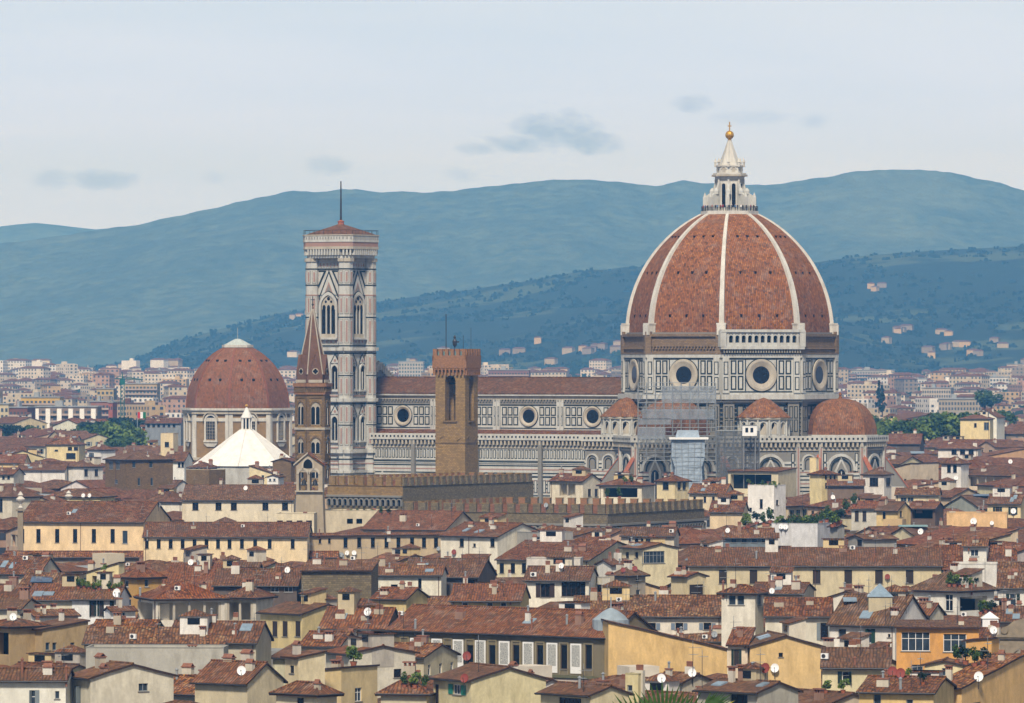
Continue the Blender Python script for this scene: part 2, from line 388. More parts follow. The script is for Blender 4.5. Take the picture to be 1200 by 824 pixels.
def oculus(mb, T, uc, zc, r, mr=0, md=1, inner=.55, out=.45, ro=None, mo=None, n=28, ob=0.0):
    T0 = T; T = lambda u, o, z: T0(u, o+ob, z)
    if ro:   # thin dark outline ring
        for k in range(n):
            t0, t1 = 2*math.pi*k/n, 2*math.pi*(k+1)/n
            P = lambda rr, t, o: T(uc+rr*math.cos(t), o, zc+rr*math.sin(t))
            mb.poly([P(r, t0, .14), P(ro, t0, .14), P(ro, t1, .14), P(r, t1, .14)], mo)
    for k in range(n):
        t0, t1 = 2*math.pi*k/n, 2*math.pi*(k+1)/n
        P = lambda rr, t, o: T(uc+rr*math.cos(t), o, zc+rr*math.sin(t))
        mb.poly([P(r, t0, .05), P(r, t1, .05), P(r, t1, out), P(r, t0, out)], mr)
        mb.poly([P(r*.86, t0, out+.05), P(r, t0, out), P(r, t1, out), P(r*.86, t1, out+.05)], mr)
        mb.poly([P(r*inner, t0, .12), P(r*.86, t0, out+.05), P(r*.86, t1, out+.05), P(r*inner, t1, .12)], mr)
    mb.poly([T(uc+r*inner*math.cos(2*math.pi*k/n), .12, zc+r*inner*math.sin(2*math.pi*k/n)) for k in range(n)], md)
def corbels(mb, T, u0, u1, z0, z1, out, n, m=0, fill=.45):
    w = (u1-u0)/n
    for i in range(n): mb.fbox(T, u0+(i+.5-fill/2)*w, u0+(i+.5+fill/2)*w, 0, out, z0, z1, m)
def merlons(mb, T, u0, u1, z0, z1, n, t, m=0, fill=.55, o=0.0):
    w = (u1-u0)/n
    for i in range(n): mb.fbox(T, u0+(i+.5-fill/2)*w, u0+(i+.5+fill/2)*w, o-t, o, z0, z1, m)
def poly_frames(ring, closed=True):
    n = len(ring)
    for i in range(n if closed else n-1):
        a, b = ring[i], ring[(i+1) % n]
        yield Fr(a, (b[0]-a[0], b[1]-a[1])), math.hypot(b[0]-a[0], b[1]-a[1])
# ================================================================ the cathedral
CR = R(-29)
cath = root('cathedral', 'marble cathedral with huge ribbed terracotta dome and white lantern', 'cathedral', (PX(855, 1560), 1560, 0), CR)
def octring(r, off=22.5, c=(0, 0), n=8): return [(c[0]+r*math.cos(R(off+360/n*k)), c[1]+r*math.sin(R(off+360/n*k))) for k in range(n)]
M3 = [WHITE, GREEN, DARKW, BUFF, PINK, ROUGHB, GREYM, DARK]   # slots 0..7
def build_cathedral():
    # --- octagonal body and drum
    mb = MB(); mb.prism(octring(27.6), 0, 60, 6, top=True); mb.build('drum_core', M3, cath)
    mb = MB()
    for k, (T, L) in enumerate(poly_frames(octring(28.0))):
        mb.fbox(T, .0, L, -.3, .25, 43.9, 53.4, 0)
        mb.fbox(T, -.4, L+.4, -.3, 1.5, 42.6, 43.9, 0); mb.fbox(T, -.3, L+.3, -.3, 1.0, 41.9, 42.6, 6)
        mb.fbox(T, -.2, L+.2, -.3, .7, 53.4, 54.3, 0)
        for u0, u1 in ((.15, 1.9), (L-1.9, L-.15)):
            mb.fbox(T, u0, u1, 0, .75, 44.3, 53.4, 0)
            for j in range(2): panel(mb, T, u0+.25, u1-.25, 45+4*j, 48.4+4*j, 0, 1, .25, .75)
        # two rows of green-framed panels either side of the round window, and a green border
        for (a, b) in ((2.3, 6.1), (L-6.1, L-2.3)):
            panels(mb, T, a, b, 44.9, 52.9, 2, 2, .35, 0, 1, .38, .25)
        for z in (44.45, 52.95): mb.fbox(T, 2.2, L-2.2, 0, .38, z, z+.28, 1)
        mb.fbox(T, 6.35, 6.6, 0, .36, 44.8, 52.9, 1); mb.fbox(T, L-6.6, L-6.35, 0, .36, 44.8, 52.9, 1)
        # masonry band, left unfinished except on one side
        gal = (k == 6)
        mb.fbox(T, 0, L, -.3, .12, 54.3, 59.6, 5)
        if not gal:
            corbels(mb, T, 1.5, L-1.5, 55.6, 56.3, .6, 20, 5); mb.fbox(T, 0, L, -.2, .5, 56.3, 56.6, 5); mb.fbox(T, 0, L, -.2, .7, 58.9, 59.6, 5)
            mb.fbox(T, 0, L, -.2, .8, 54.3, 54.7, 5)
        for u0, u1 in ((-.3, 1.3), (L-1.3, L+.3)): mb.fbox(T, u0, u1, -.2, .75, 54.3, 60.2, 5)
        # plain wall under the drum
        for j in range(8): mb.fbox(T, 0, L, -.3, .05+.03, 33.2+j*1.1, 33.55+j*1.1, 1)
        for (a, b) in ((.4, 3.4), (L-3.4, L-.4)): mb.fbox(T, a, b, -.2, .5, 32.5, 41.9, 6); panels(mb, T, a+.2, b-.2, 34, 41, 2, 2, .3, 6, 1, .22, .5)
        panels(mb, T, 4, L-4, 34.5, 41.2, 6, 2, .5, 6, 1, .26, .1)
    mb.build('drum', M3, cath)
    for k, (T, L) in enumerate(poly_frames(octring(28.0))):
        mb = MB(); oculus(mb, T, L/2, 48.9, 4.15, 3, 2, .55, .5, 4.4, 1, ob=.26); mb.build('round_window', M3, cath)
        if k == 6:
            g = MB(); g.fbox(T, -.7, L+.7, .1, 2.0, 55.6, 56.4, 0); g.fbox(T, -.7, L+.7, .1, 2.2, 60.0, 60.7, 0)
            corbels(g, T, 0, L, 54.7, 55.6, 1.5, 30, 3)
            g.fbox(T, -.5, L+.5, .1, 1.0, 56.4, 60.0, 7)
            n = 13; w = (L+1.0)/n
            for i in range(n+1): g.fbox(T, -.5+i*w-.3, -.5+i*w+.3, 1.0, 1.8, 56.4, 60.0, 0)
            for i in range(n):
                uc = -.5+(i+.5)*w
                arch_ring(g, T, uc, 58.6, 58.6, w/2-.3, .25, 1.0, 1.75, 0); g.fbox(T, uc-w/2+.25, uc+w/2-.25, 1.0, 1.7, 59.4, 60.0, 0)
                g.fbox(T, uc-w/2+.3, uc+w/2-.3, 1.3, 1.6, 56.4, 57.3, 0)
            for u in (-.9, L-.7): g.fbox(T, u, u+1.6, .1, 2.1, 56.2, 60.4, 0)
            g.build('balcony', M3, cath)
    # --- the dome: eight curved sails
    def prof(t):   # t 0..1 -> corner radius, z (pointed arc)
        z0, z1, r0, r1 = 59.6, 91.2, 26.9, 7.2; h = z1-z0; d = r0-r1; rho = (d*d+h*h)/(2*d)
        ang = t*math.asin(h/rho); return r0-rho+rho*math.cos(ang), z0+rho*math.sin(ang), rho*ang
    N = 26; mb = MB()
    for k in range(8):
        a0, a1 = R(22.5+45*k), R(67.5+45*k)
        for i in range(N):
            r0, z0, s0 = prof(i/N); r1, z1, s1 = prof((i+1)/N); w0, w1 = r0*.765/2, r1*.765/2
            mb.poly([(r0*math.cos(a0), r0*math.sin(a0), z0), (r0*math.cos(a1), r0*math.sin(a1), z0), (r1*math.cos(a1), r1*math.sin(a1), z1), (r1*math.cos(a0), r1*math.sin(a0), z1)],
                    0, [(-w0+50*k, s0), (w0+50*k, s0), (w1+50*k, s1), (-w1+50*k, s1)])
    dome = mb.build('dome', [DOMET], cath)
    # ribs
    rm = MB()
    for i in range(N):
        (r0, z0, _), (r1, z1, _) = prof(i/N), prof((i+1)/N); wa, wb = .8-.34*i/N, .8-.34*(i+1)/N
        rm.hexa([(r0-.6, -wa, z0), (r0+.6, -wa*.8, z0), (r0+.6, wa*.8, z0), (r0-.6, wa, z0), (r1-.6, -wb, z1), (r1+.6, -wb*.8, z1), (r1+.6, wb*.8, z1), (r1-.6, wb, z1)], 0)
    rm.box(25.9, 28.7, -1.15, 1.15, 59.3, 62.0, 0); rm.box(26.0, 28.5, -1.3, 1.3, 62.0, 62.4, 0)
    rme = rm.mesh('rib', [WHITE2])
    for k in range(8): link('rib', rme, cath, None, R(22.5+45*k))
    # little windows in the sails
    vm = MB(); vm.box(-.3, .16, -.26, .26, -.36, .34, 0); vm.box(-.4, .26, -.4, .4, .34, .5, 1); vme = vm.mesh('vent', [DARK, DOMET])
    for k in range(8):
        a = R(45+45*k)
        for t, sp in ((.12, 4.9), (.42, 4.1), (.72, 2.7)):
            r, z, _ = prof(t); ap = r*math.cos(R(22.5))
            for j in (-1, 0, 1):
                o = link('vent', vme, dome, (ap*math.cos(a)-j*sp*math.sin(a), ap*math.sin(a)+j*sp*math.cos(a), z), a)
    # --- lantern
    lan = MB(); lan.prism(octring(7.6), 90.9, 91.9, 0); lan.prism(octring(7.1), 90.2, 90.9, 0); lan.prism(octring(3.55), 91.9, 101, 0)
    lan.prism(octring(3.9), 100.2, 101.0, 0); lan.prism(octring(4.75), 101.0, 101.5, 3, bot=True); lan.prism(octring(4.4), 101.5, 101.9, 0, bot=True)
    lan.prism(octring(3.5), 101.9, 103.6, 0); lan.prism(octring(3.8), 103.6, 104.0, 0)
    for T, L in poly_frames(octring(3.55)):
        arch_ring(lan, T, L/2, 93, 98.6, .55, .3, 0, .2, 0); arch_fill(lan, T, L/2, 92.9, 98.6, .55, .03, 1)
    for T, L in poly_frames(octring(3.5)):
        arch_fill(lan, T, L/2, 102.1, 102.9, .5, .04, 3); arch_ring(lan, T, L/2, 102.9, 102.9, .55, .22, 0, .2, 0)
    for k in range(8):
        a = R(22.5+45*k); c = (3.75*math.cos(a), 3.75*math.sin(a))
        lan.lathe([(.34, 103.5), (.34, 104.6), (.5, 104.7), (0, 106.0)], 6, c, 0)
        lan.lathe([(.3, 92), (.3, 100.2)], 6, (3.7*math.cos(a), 3.7*math.sin(a)), 0)
    la = lan.build('lantern', [WHITE2, DARK, GREEN, BUFF], cath)
    sp = MB(); sp.lathe([(2.75, 104.0), (2.35, 105.0), (1.5, 107.4), (.75, 109.6), (.4, 110.6)], 8, off=R(22.5)); sp.build('spire', [WHITE2], la)
    for k in range(8):
        a = R(22.5+45*k); ca, sa = math.cos(a), math.sin(a); rb = MB()
        rb.tube((2.75*ca, 2.75*sa, 104), (.4*ca, .4*sa, 110.6), .13, 4); rb.build('spire_rib', [WHITE], la)
    b = MB(); b.lathe([(.4, 110.3), (.5, 110.8), (.3, 110.9)], 10); n = 10
    b.lathe([(max(1e-7, 1.15*math.sin(math.pi*i/n)), 111.95-1.15*math.cos(math.pi*i/n)) for i in range(n+1)], 16); b.build('ball', [GOLD], la, smooth=True)
    b = MB(); b.box(-.12, .12, -.12, .12, 113.0, 115.4); b.box(-.55, .55, -.1, .1, 114.2, 114.45); b.build('cross', [GOLD], la)
    bt = MB(); bt.poly([(3.4, -.35, 91.9), (6.9, -.35, 91.9), (6.9, -.35, 95.2), (5.9, -.35, 96.2), (4.6, -.35, 97.0), (3.9, -.35, 99.2), (3.4, -.35, 99.6)])
    bt.poly([(3.4, .35, 99.6), (3.9, .35, 99.2), (4.6, .35, 97.0), (5.9, .35, 96.2), (6.9, .35, 95.2), (6.9, .35, 91.9), (3.4, .35, 91.9)])
    e = [(6.9, 91.9), (6.9, 95.2), (5.9, 96.2), (4.6, 97.0), (3.9, 99.2), (3.4, 99.6)]
    for p, q in zip(e, e[1:]): bt.poly([(p[0], -.35, p[1]), (p[0], .35, p[1]), (q[0], .35, q[1]), (q[0], -.35, q[1])])
    bt.box(6.0, 7.0, -.5, .5, 91.9, 95.6); bt.lathe([(.5, 95.6), (.35, 96.1), (0, 96.9)], 6, (6.5, 0)); bt.lathe([(.7, 96.3), (.7, 97.2), (.5, 97.6), (0, 98.1)], 8, (4.6, 0))
    bme = bt.mesh('buttress', [WHITE])
    for k in range(8): link('buttress', bme, la, None, R(22.5+45*k))
    rl = MB(); rr = octring(7.45)
    for T, L in poly_frames(rr):
        for z in (92.3, 92.7, 93.1): rl.fbox(T, 0, L, -.04, .04, z, z+.08)
        for i in range(10): rl.fbox(T, i*L/10, i*L/10+.08, -.04, .04, 91.9, 93.1)
    rl.build('railing', [DARKMET], la)

    # --- nave, aisle
    x0, x1 = -107, -25
    mb = MB(); mb.box(x0, x1, -10.3, 10.3, 0, 43.4, 0)
    T = Fr((x0, -10.3), (1, 0)); L = x1-x0
    mb.fbox(T, 0, L, 0, .5, 42.2, 43.2, 3); mb.fbox(T, 0, L, 0, 1.2, 43.2, 43.9, 0)
    corbels(mb, T, 0, L, 41.6, 42.2, .5, 90, 6); mb.fbox(T, 0, L, 0, .15, 40.9, 41.6, 6)
    for z in (40.6, 33.9, 34.5): mb.fbox(T, 0, L, 0, .12, z, z+.22, 1)
    cs = (-35.3, -54.6, -73.9, -93.2)
    for c in cs:
        u = c-x0
        for a, b, nn in ((u-8.3, u-3.1, 3), (u+3.1, u+8.3, 3)): panels(mb, T, a, b, 35.2, 40.4, nn, 2, .26, 0, 1, .31)
        mb.fbox(T, u-9.6, u-8.6, 0, .5, 34, 42.2, 0); mb.fbox(T, u+8.6, u+9.6, 0, .5, 34, 42.2, 0)
        for s in (-9.35, 8.85): panels(mb, T, u+s, u+s+.6, 35.2, 40.4, 1, 2, .1, 0, 1, .14, .5)
    mb.build('nave_wall', M3, cath)
    for c in cs:
        o = MB(); oculus(o, T, c-x0, 37.8, 2.75, 3, 2, .66, .4, 2.95, 1, 24); o.build('round_window', M3, cath)
    mb = MB(); e = 11.6
    mb.slab([(x0-1, -e, 43.95), (x1+2, -e, 43.95), (x1+2, 0, 48.0), (x0-1, 0, 48.0)], .25, 0); mb.slab([(x1+2, e, 43.95), (x0-1, e, 43.95), (x0-1, 0, 48.0), (x1+2, 0, 48.0)], .25, 0)
    mb.box(x0-1, x1, -.25, .25, 47.9, 48.25, 0); mb.build('nave_roof', [ROOF], cath)
    # west front seen from behind: a stepped gable
    mb = MB(); fx = x0-1.5
    g = [(-11.5, 43), (-11.5, 46.6), (0, 52.6), (11.5, 46.6), (11.5, 43)]
    P = lambda x: [(x, y, z) for y, z in g]
    mb.poly(P(fx+1.6), 6); mb.poly(list(reversed(P(fx-1))), 6)
    for (y0, z0), (y1, z1) in zip(g, g[1:]): mb.poly([(fx-1, y0, z0), (fx+1.6, y0, z0), (fx+1.6, y1, z1), (fx-1, y1, z1)], 0)
    mb.box(fx-1, fx+1.6, -11.5, 11.5, 0, 43, 6)
    for s in (-1, 1):
        for i in range(11):
            y = s*(i+.5)*1.02; z = 52.6-abs(y)/11.5*6; mb.box(fx+1.7, fx+2.3, y-.3, y+.3, z-2.4, z-.7, 0); mb.box(fx+1.3, fx+2.4, y-.51, y+.51, z-.7, z-.3, 0)
    mb.build('west_gable', M3, cath)
    # --- lower body: aisle, tribunes and the blocks between them, one outline
    tri = lambda cx, cy, a0: [(cx+16*math.cos(R(a0+45*k)), cy+16*math.sin(R(a0+45*k))) for k in range(4)]
    ring = [(x0, -21)]+[(-27, -21), (-27.5, -29.3), (-18, -29.3)]
    ring += tri(0, -27, 202.5)[0:4]+[(18, -29.3), (29.3, -18)]+tri(27, 0, -67.5)[0:4]+[(29.3, 18), (18, 29.3)]+tri(0, 27, 22.5)[0:4]+[(-27.5, 29.3), (-27, 21), (x0, 21)]
    body = MB(); body.prism(ring, 0, 32.6, 6, top=True); body.build('lower_body', M3, cath)
    mb = MB(); buttr = []
    for i, (T, L) in enumerate(poly_frames(ring)):
        if T.n[0] < -.95 or T.n[1] > .5: continue
        aisle = (i == 0)
        mb.fbox(T, -.6, L+.6, -.2, 1.25, 31.6, 33.2, 0); mb.fbox(T, -.6, L+.6, -.2, .35, 29.4, 29.8, 3)
        mb.fbox(T, -.6, L+.6, -.2, .1, 29.8, 31.6, 6)
        nn = max(3, int(L/1.15)); corbels(mb, T, 0, L, 30.3, 31.6, 1.05, nn, 3, .42)
        for k in range(nn): mb.fbox(T, (k+.3)*L/nn, (k+.7)*L/nn, 1.2, 1.3, 32.2, 32.7, 7)
        # banded cladding
        for k in range(26):
            z = 25.6-k*.98
            if z < 8: break
            mb.fbox(T, -.05, L+.05, -.2, .09, z, z+.34, (1, 1, 4)[k % 3])
            mb.fbox(T, -.04, L+.04, -.2, .06, z+.34, z+.98, 0)
        if aisle:
            mb.fbox(T, 0, L, -.2, .1, 26.1, 29.4, 0)
            n = 74; panels(mb, T, .5, L-.5, 26.5, 29.2, n, 1, .3, 0, 1, .2, .1)
            for z in (26.2, 25.4, 22.2): mb.fbox(T, 0, L, -.1, .3, z, z+.2, 0)
            n = 60; panels(mb, T, .5, L-.5, 17.5, 21.2, n, 1, .4, 0, 1, .18, .12)
            for c in cs:
                u = c-x0
                mb.fbox(T, u-10.2, u-9.1, 0, 1.0, 0, 31.6, 6)
                mb.poly([T(u-3, .5, 19), T(u+3, .5, 19), T(u, .5, 23.2)], 0); arch_fill(mb, T, u, 6, 17, 1.6, .55, 2, True)
        elif L > 11.5:
            arch_ring(mb, T, L/2, 24.2, 24.6, 3.3, .7, .0, .55, 0); arch_fill(mb, T, L/2, 24.0, 24.6, 3.3, .13, 6)
            arch_ring(mb, T, L/2, 24.2, 24.6, 2.5, .3, .0, .5, 1); mb.poly([T(L/2-1.9, .5, 24), T(L/2+1.9, .5, 24), T(L/2, .5, 27.7)], 0)
            mb.poly([T(L/2-1.3, .55, 24), T(L/2+1.3, .55, 24), T(L/2, .55, 26.7)], 6)
            mb.fbox(T, L/2-1.8, L/2+1.8, 0, .5, 10, 24.2, 0); arch_fill(mb, T, L/2, 12, 23.2, 1.1, .58, 2, True); mb.fbox(T, L/2-.12, L/2+.12, .5, .7, 12, 24, 0)
            for u in (.1, L-1.0): mb.fbox(T, u, u+.9, 0, .8, 0, 31.6, 0); mb.fbox(T, u+.2, u+.7, .78, .86, 10, 30, 4)
            for u in (1.3, L-2.3): panels(mb, T, u, u+1.0, 23.8, 28.8, 1, 2, .1, 0, 1, .2, .1)
        else:
            n = max(1, int(L/3.6)); w = L/n
            for k in range(n):
                uc = (k+.5)*w; r = w*.3
                arch_ring(mb, T, uc, 24.4, 26.6, r, .4, 0, .5, 0); arch_fill(mb, T, uc, 24.4, 26.6, r, .13, 6); arch_ring(mb, T, uc, 24.6, 26.4, r*.55, .16, 0, .3, 1)
    mb.build('marble_cladding', M3, cath)
    mb = MB(); mb.slab([(x0, -21.3, 32.7), (-25, -21.3, 32.7), (-25, -10, 34.2), (x0, -10, 34.2)], .2); mb.slab([(-25, 21.3, 32.7), (x0, 21.3, 32.7), (x0, 10, 34.2), (-25, 10, 34.2)], .2)
    mb.build('aisle_roof', [ROOF], cath)
    dd = MB(); n = 9
    for cx, cy, ok in ((32.3, 0, 1), (0, -32.3, 1), (0, 32.3, 1)):
        d = MB(); d.prism(octring(9.9, 22.5, (cx, cy)), 32.6, 33.4, 1, top=True)
        d.lathe([(9.6*math.cos(t)**.85 if t < 1.55 else 0, 33.4+9.4*math.sin(t)) for t in (math.pi/2*k/n for k in range(n+1))], 8, (cx, cy), 0, off=R(22.5))
        d.lathe([(.6, 42.6), (.35, 43.4), (.5, 43.8), (0, 44.4)], 8, (cx, cy), 0)
        d.build('tribune_dome', [DOMET, WHITE], cath)
    for sx, sy in ((1, -1), (-1, -1), (1, 1), (-1, 1)):
        c = (28.3*.7071*sx, 28.3*.7071*sy); e = MB(); r = octring(6.3, 0, c, 14); e.prism(r, 32.6, 37.9, 0)
        for T, L in poly_frames(r):
            arch_fill(e, T, L/2, 33.6, 36.0, .78, .04, 3); arch_ring(e, T, L/2, 33.6, 36.0, .78, .26, 0, .35, 0)
            e.fbox(T, -.2, .2, -.1, .45, 33.2, 37.4, 0); e.fbox(T, 0, L, -.1, .3, 33.0, 33.4, 0)
            e.poly([T(L/2-.78, .06, 34.4), T(L/2-.78, .06, 36), T(L/2, .06, 36.7), T(L/2+.2, .06, 36)], 7)  # dark wedge painted as the shadow in the niche's upper left
        e.prism([(c[0]+(p[0]-c[0])*1.1, c[1]+(p[1]-c[1])*1.1) for p in r], 37.5, 38.0, 3, bot=True)
        eo = e.build('exedra', M3, cath)
        q = MB(); q.lathe([(7.1, 38.0), (5.6, 39.3), (3.9, 40.9), (1.9, 42.4), (0, 43.1)], 16, c); q.build('cone_roof', [DOMET], eo)
    # sloping buttresses of the tribunes, tiled on top
    for cx, cy, a0 in ((27, 0, -67.5), (27, 0, -22.5), (0, -27, -67.5), (0, -27, -112.5), (0, -27, -157.5), (0, -27, -22.5), (27, 0, 22.5), (27, 0, 67.5)):
        a = R(a0); c, s_ = math.cos(a), math.sin(a); Q = lambda r, w, z: (cx+r*c-w*s_, cy+r*s_+w*c, z)
        b = MB(); pr = [(15.9, 5), (22.5, 5), (22.5, 19.6), (15.9, 28.4)]
        b.poly([Q(r, -.5, z) for r, z in pr], 0); b.poly([Q(r, .5, z) for r, z in reversed(pr)], 0); b.poly([Q(22.5, -.5, 5), Q(22.5, .5, 5), Q(22.5, .5, 19.6), Q(22.5, -.5, 19.6)], 0)
        b.slab([Q(15.9, -.75, 28.6), Q(22.9, -.75, 19.3), Q(22.9, .75, 19.3), Q(15.9, .75, 28.6)], .3, 1)
        b.build('sloping_buttress', [GREYM, TERRA], cath)
build_cathedral()

# people on the platform round the lantern: one body mesh, grown from a skinned skeleton
def make_person_mesh():
    v = [(0, 0, .95), (0, 0, 1.2), (0, 0, 1.42), (0, .0, 1.55), (0, .02, 1.68), (.1, 0, .88), (.11, .03, .48), (.12, 0, .05), (.12, .14, .03),
         (-.1, 0, .88), (-.11, .03, .48), (-.12, 0, .05), (-.12, .14, .03), (.19, 0, 1.38), (.24, .0, 1.1), (.2, .2, .95), (-.19, 0, 1.38), (-.24, 0, 1.1), (-.2, .2, .95)]
    e = [(0, 1), (1, 2), (2, 3), (3, 4), (0, 5), (5, 6), (6, 7), (7, 8), (0, 9), (9, 10), (10, 11), (11, 12), (2, 13), (13, 14), (14, 15), (2, 16), (16, 17), (17, 18)]
    rad = [.15, .13, .15, .055, .10, .1, .065, .045, .04, .1, .065, .045, .04, .065, .045, .035, .065, .045, .035]
    me = bpy.data.meshes.new('person_skeleton'); me.from_pydata(v, e, []); o = bpy.data.objects.new('person_skeleton', me); COL.objects.link(o)
    md = o.modifiers.new('skin', 'SKIN'); sv = me.skin_vertices[0].data
    for i, r in enumerate(rad): sv[i].radius = (r, r*.8)
    sv[0].use_root = True
    s = o.modifiers.new('sub', 'SUBSURF'); s.levels = 1; s.render_levels = 1
    dg = bpy.context.evaluated_depsgraph_get(); res = bpy.data.meshes.new_from_object(o.evaluated_get(dg))
    bpy.data.objects.remove(o); return res
PERSON = make_person_mesh()
def person_meshes():
    out = []; skin = simple('skin', (196, 150, 124), .6, .1); hair = simple('dark_hair', (52, 40, 32), .8, .2)
    for nm, c, leg in (('navy jacket', (40, 46, 66), (40, 42, 50)), ('red jacket', (150, 48, 44), (50, 52, 60)), ('white shirt', (220, 218, 212), (60, 66, 80)), ('black jacket', (34, 34, 36), (46, 46, 52)),
                       ('blue shirt', (84, 120, 160), (70, 66, 60))):
        me = PERSON.copy(); me.materials.clear()
        for m in (simple('clothing', c, .8, .1), simple('trousers', leg, .8, .1), skin, hair): me.materials.append(m)
        for p in me.polygons:
            z, y = p.center.z, p.center.y
            p.material_index = (3 if (z > 1.66 or y < 0) else 2) if z > 1.5 else (0 if z > .92 else 1)
            p.use_smooth = True
        out.append((nm, me))
    return out
def place_people():
    pm = person_meshes(); r_ = random.Random(3)
    for i in range(26):
        a = R(-29+29) + R(-90) + (i-12.5)/13*R(86)      # arc facing the town
        rr = 6.55 if i % 2 else 7.0
        nm, me = pm[r_.randrange(5)]
        x, y = cath.location.x+rr*math.cos(a), cath.location.y+rr*math.sin(a)
        rr *= .97
        o = link('person', me, None, (x, y, 91.9), a-R(90)+r_.uniform(-.8, .8))
        side = ('at the left end' if i < 6 else 'left of the middle' if i < 13 else 'right of the middle' if i < 20 else 'at the right end')
        tag(o, 'tiny visitor in %s by the lantern railing %s' % (nm, side), 'person', 'visitors on the dome platform')
place_people()

# ================================================================ scaffolding on the south tribune
def net_mat(name, rgb, alpha):
    n = NB(name); c = lin(rgb); f = n.noise(n.scaled(n.obj(), (1, 1, .4)), .8, 4, .6)
    n.set(n.b.inputs['Base Color'], n.mix(n.rng(f, .35, .7), c, tuple(x*.6 for x in c)))
    tr = n.N('ShaderNodeBsdfTransparent'); mx = n.N('ShaderNodeMixShader'); mx.inputs[0].default_value = alpha
    n.L(tr.outputs[0], mx.inputs[1]); n.L(n.b.outputs[0], mx.inputs[2]); n.L(mx.outputs[0], n.out.inputs[0]); return n.m
NET = net_mat('scaffold_net', (110, 114, 118), .45); NETL = net_mat('pale_scaffold_net', (150, 158, 166), .5)
TARP = simple('grey_tarpaulin', (150, 164, 178), .7, .3, .7, bump=.4)
def scaffold(name, label, x0, x1, y0, y1, Y, depth, net=None, rows=None, deck=True):
    W = PX(x1, Y)-PX(x0, Y); zb, zt = 0.0, PZ(y0, Y); ro = root(name, label, 'scaffolding', (PX(x0, Y), Y, 0), 0)
    mb = MB(); nx = max(2, round(W/2.2)); nz = int((zt-zb)/2.1)
    zlow = PZ(y1, Y)-6
    for o in (0, depth):
        for i in range(nx+1): mb.tube((W*i/nx, o, zlow), (W*i/nx, o, zt+.8), .085, 4)
        for k in range(nz+1):
            z = zt-k*2.1
            if z > zlow: mb.tube((0, o, z), (W, o, z), .08, 4); mb.tube((0, o, z+1.0), (W, o, z+1.0), .05, 4)
        for i in range(0, nx, 2):
            z = zt
            while z-4.2 > zlow: mb.tube((W*i/nx, o, z-4.2), (W*(i+1)/nx, o, z), .05, 4); z -= 4.2
    for i in range(nx+1):
        for k in range(nz+1):
            z = zt-k*2.1
            if z > zlow: mb.tube((W*i/nx, 0, z), (W*i/nx, depth, z), .06, 4)
    mb.build('tube_frame', [GREYBOX], ro)
    if deck:
        d = MB()
        for k in range(nz+1):
            z = zt-k*2.1
            if z > zlow: d.box(0, W, .1, depth-.1, z-.06, z+.02)
        d.build('deck', [DARKMET], ro)
    if net:
        for (a, b, c, d_, mt) in net:
            m = MB(); m.box(W*a, W*b, -.16, -.1, zt-(zt-PZ(y1, Y))*d_, zt-(zt-PZ(y1, Y))*c); m.build('netting', [mt], ro)
    return ro
scaffold('scaffolding', 'open tube scaffolding over the small dome beneath the cathedral drum', 748, 839, 453, 515, 1512, 6.0, [(.0, .42, .6, .72, NETL), (.05, .98, .42, .62, NETL), (.0, .35, .78, 1, NETL), (.3, 1, .0, .3, NETL)], deck=False)
scaffold('scaffolding', 'scaffolding wrapped in dark netting right of the silver sheeted hoist', 840, 890, 505, 562, 1508, 5.0, [(0, 1, 0, 1.1, NET)])
def tarp_tower():
    Y = 1500; s = F/Y; x0, x1 = PX(787, Y), PX(826, Y); ro = root('hoist_tower', 'tall hoist shaft wrapped in silver grey sheeting under a white cap', 'hoist tower', ((x0+x1)/2, Y, 0)); w = (x1-x0)/2
    mb = MB(); zs = [PZ(515, Y), PZ(536, Y), PZ(548, Y), PZ(564, Y), 4]; ws = [1, 1, .8, .86, .86]; r_ = random.Random(5)
    for i in range(4):
        n = 6
        for k in range(n):
            for (ya, yb, flip) in ((0, 0, 0),):
                a0, a1 = -w*ws[i]+2*w*ws[i]*k/n, -w*ws[i]+2*w*ws[i]*(k+1)/n; b0, b1 = -w*ws[i+1]+2*w*ws[i+1]*k/n, -w*ws[i+1]+2*w*ws[i+1]*(k+1)/n
                j = lambda t: math.sin(t*7.3+i)*.12
                mb.poly([(b0, j(k), zs[i+1]), (b1, j(k+1), zs[i+1]), (a1, j(k+1)+.1, zs[i]), (a0, j(k)+.1, zs[i])])
        for sx in (-1, 1):
            p = [(sx*w*ws[i+1], 0, zs[i+1]), (sx*w*ws[i+1], 5, zs[i+1]), (sx*w*ws[i], 5, zs[i]), (sx*w*ws[i], 0, zs[i])]; mb.poly(p if sx > 0 else p[::-1])
    mb.box(-w, w, 4.9, 5, 4, zs[0])
    mb.build('sheeting', [TARP], ro)
    t = MB()
    for i in range(5):
        u = -w*.8+i*w*.4; t.tube((u, -.14, zs[0]), (u*.86, -.14, zs[3]), .06, 4)
    for k in range(12): z = zs[0]-k*1.1; t.tube((-w*.9, -.15, z), (w*.9, -.15, z), .035, 4)
    t.build('batten', [GREYBOX], ro)
    c = MB(); c.box(-w-.6, w+.9, -.8, 5.6, zs[0], zs[0]+.5); c.build('cap', [WHITEP], ro)
    c = MB(); c.prism([(-w*.75, .3), (w*.7, .3), (w*.7, 4.5), (-w*.75, 4.5)], zs[0]+.5, zs[0]+2.3, 0, scale=.85); c.build('top_sheet', [TARP], ro)
tarp_tower()
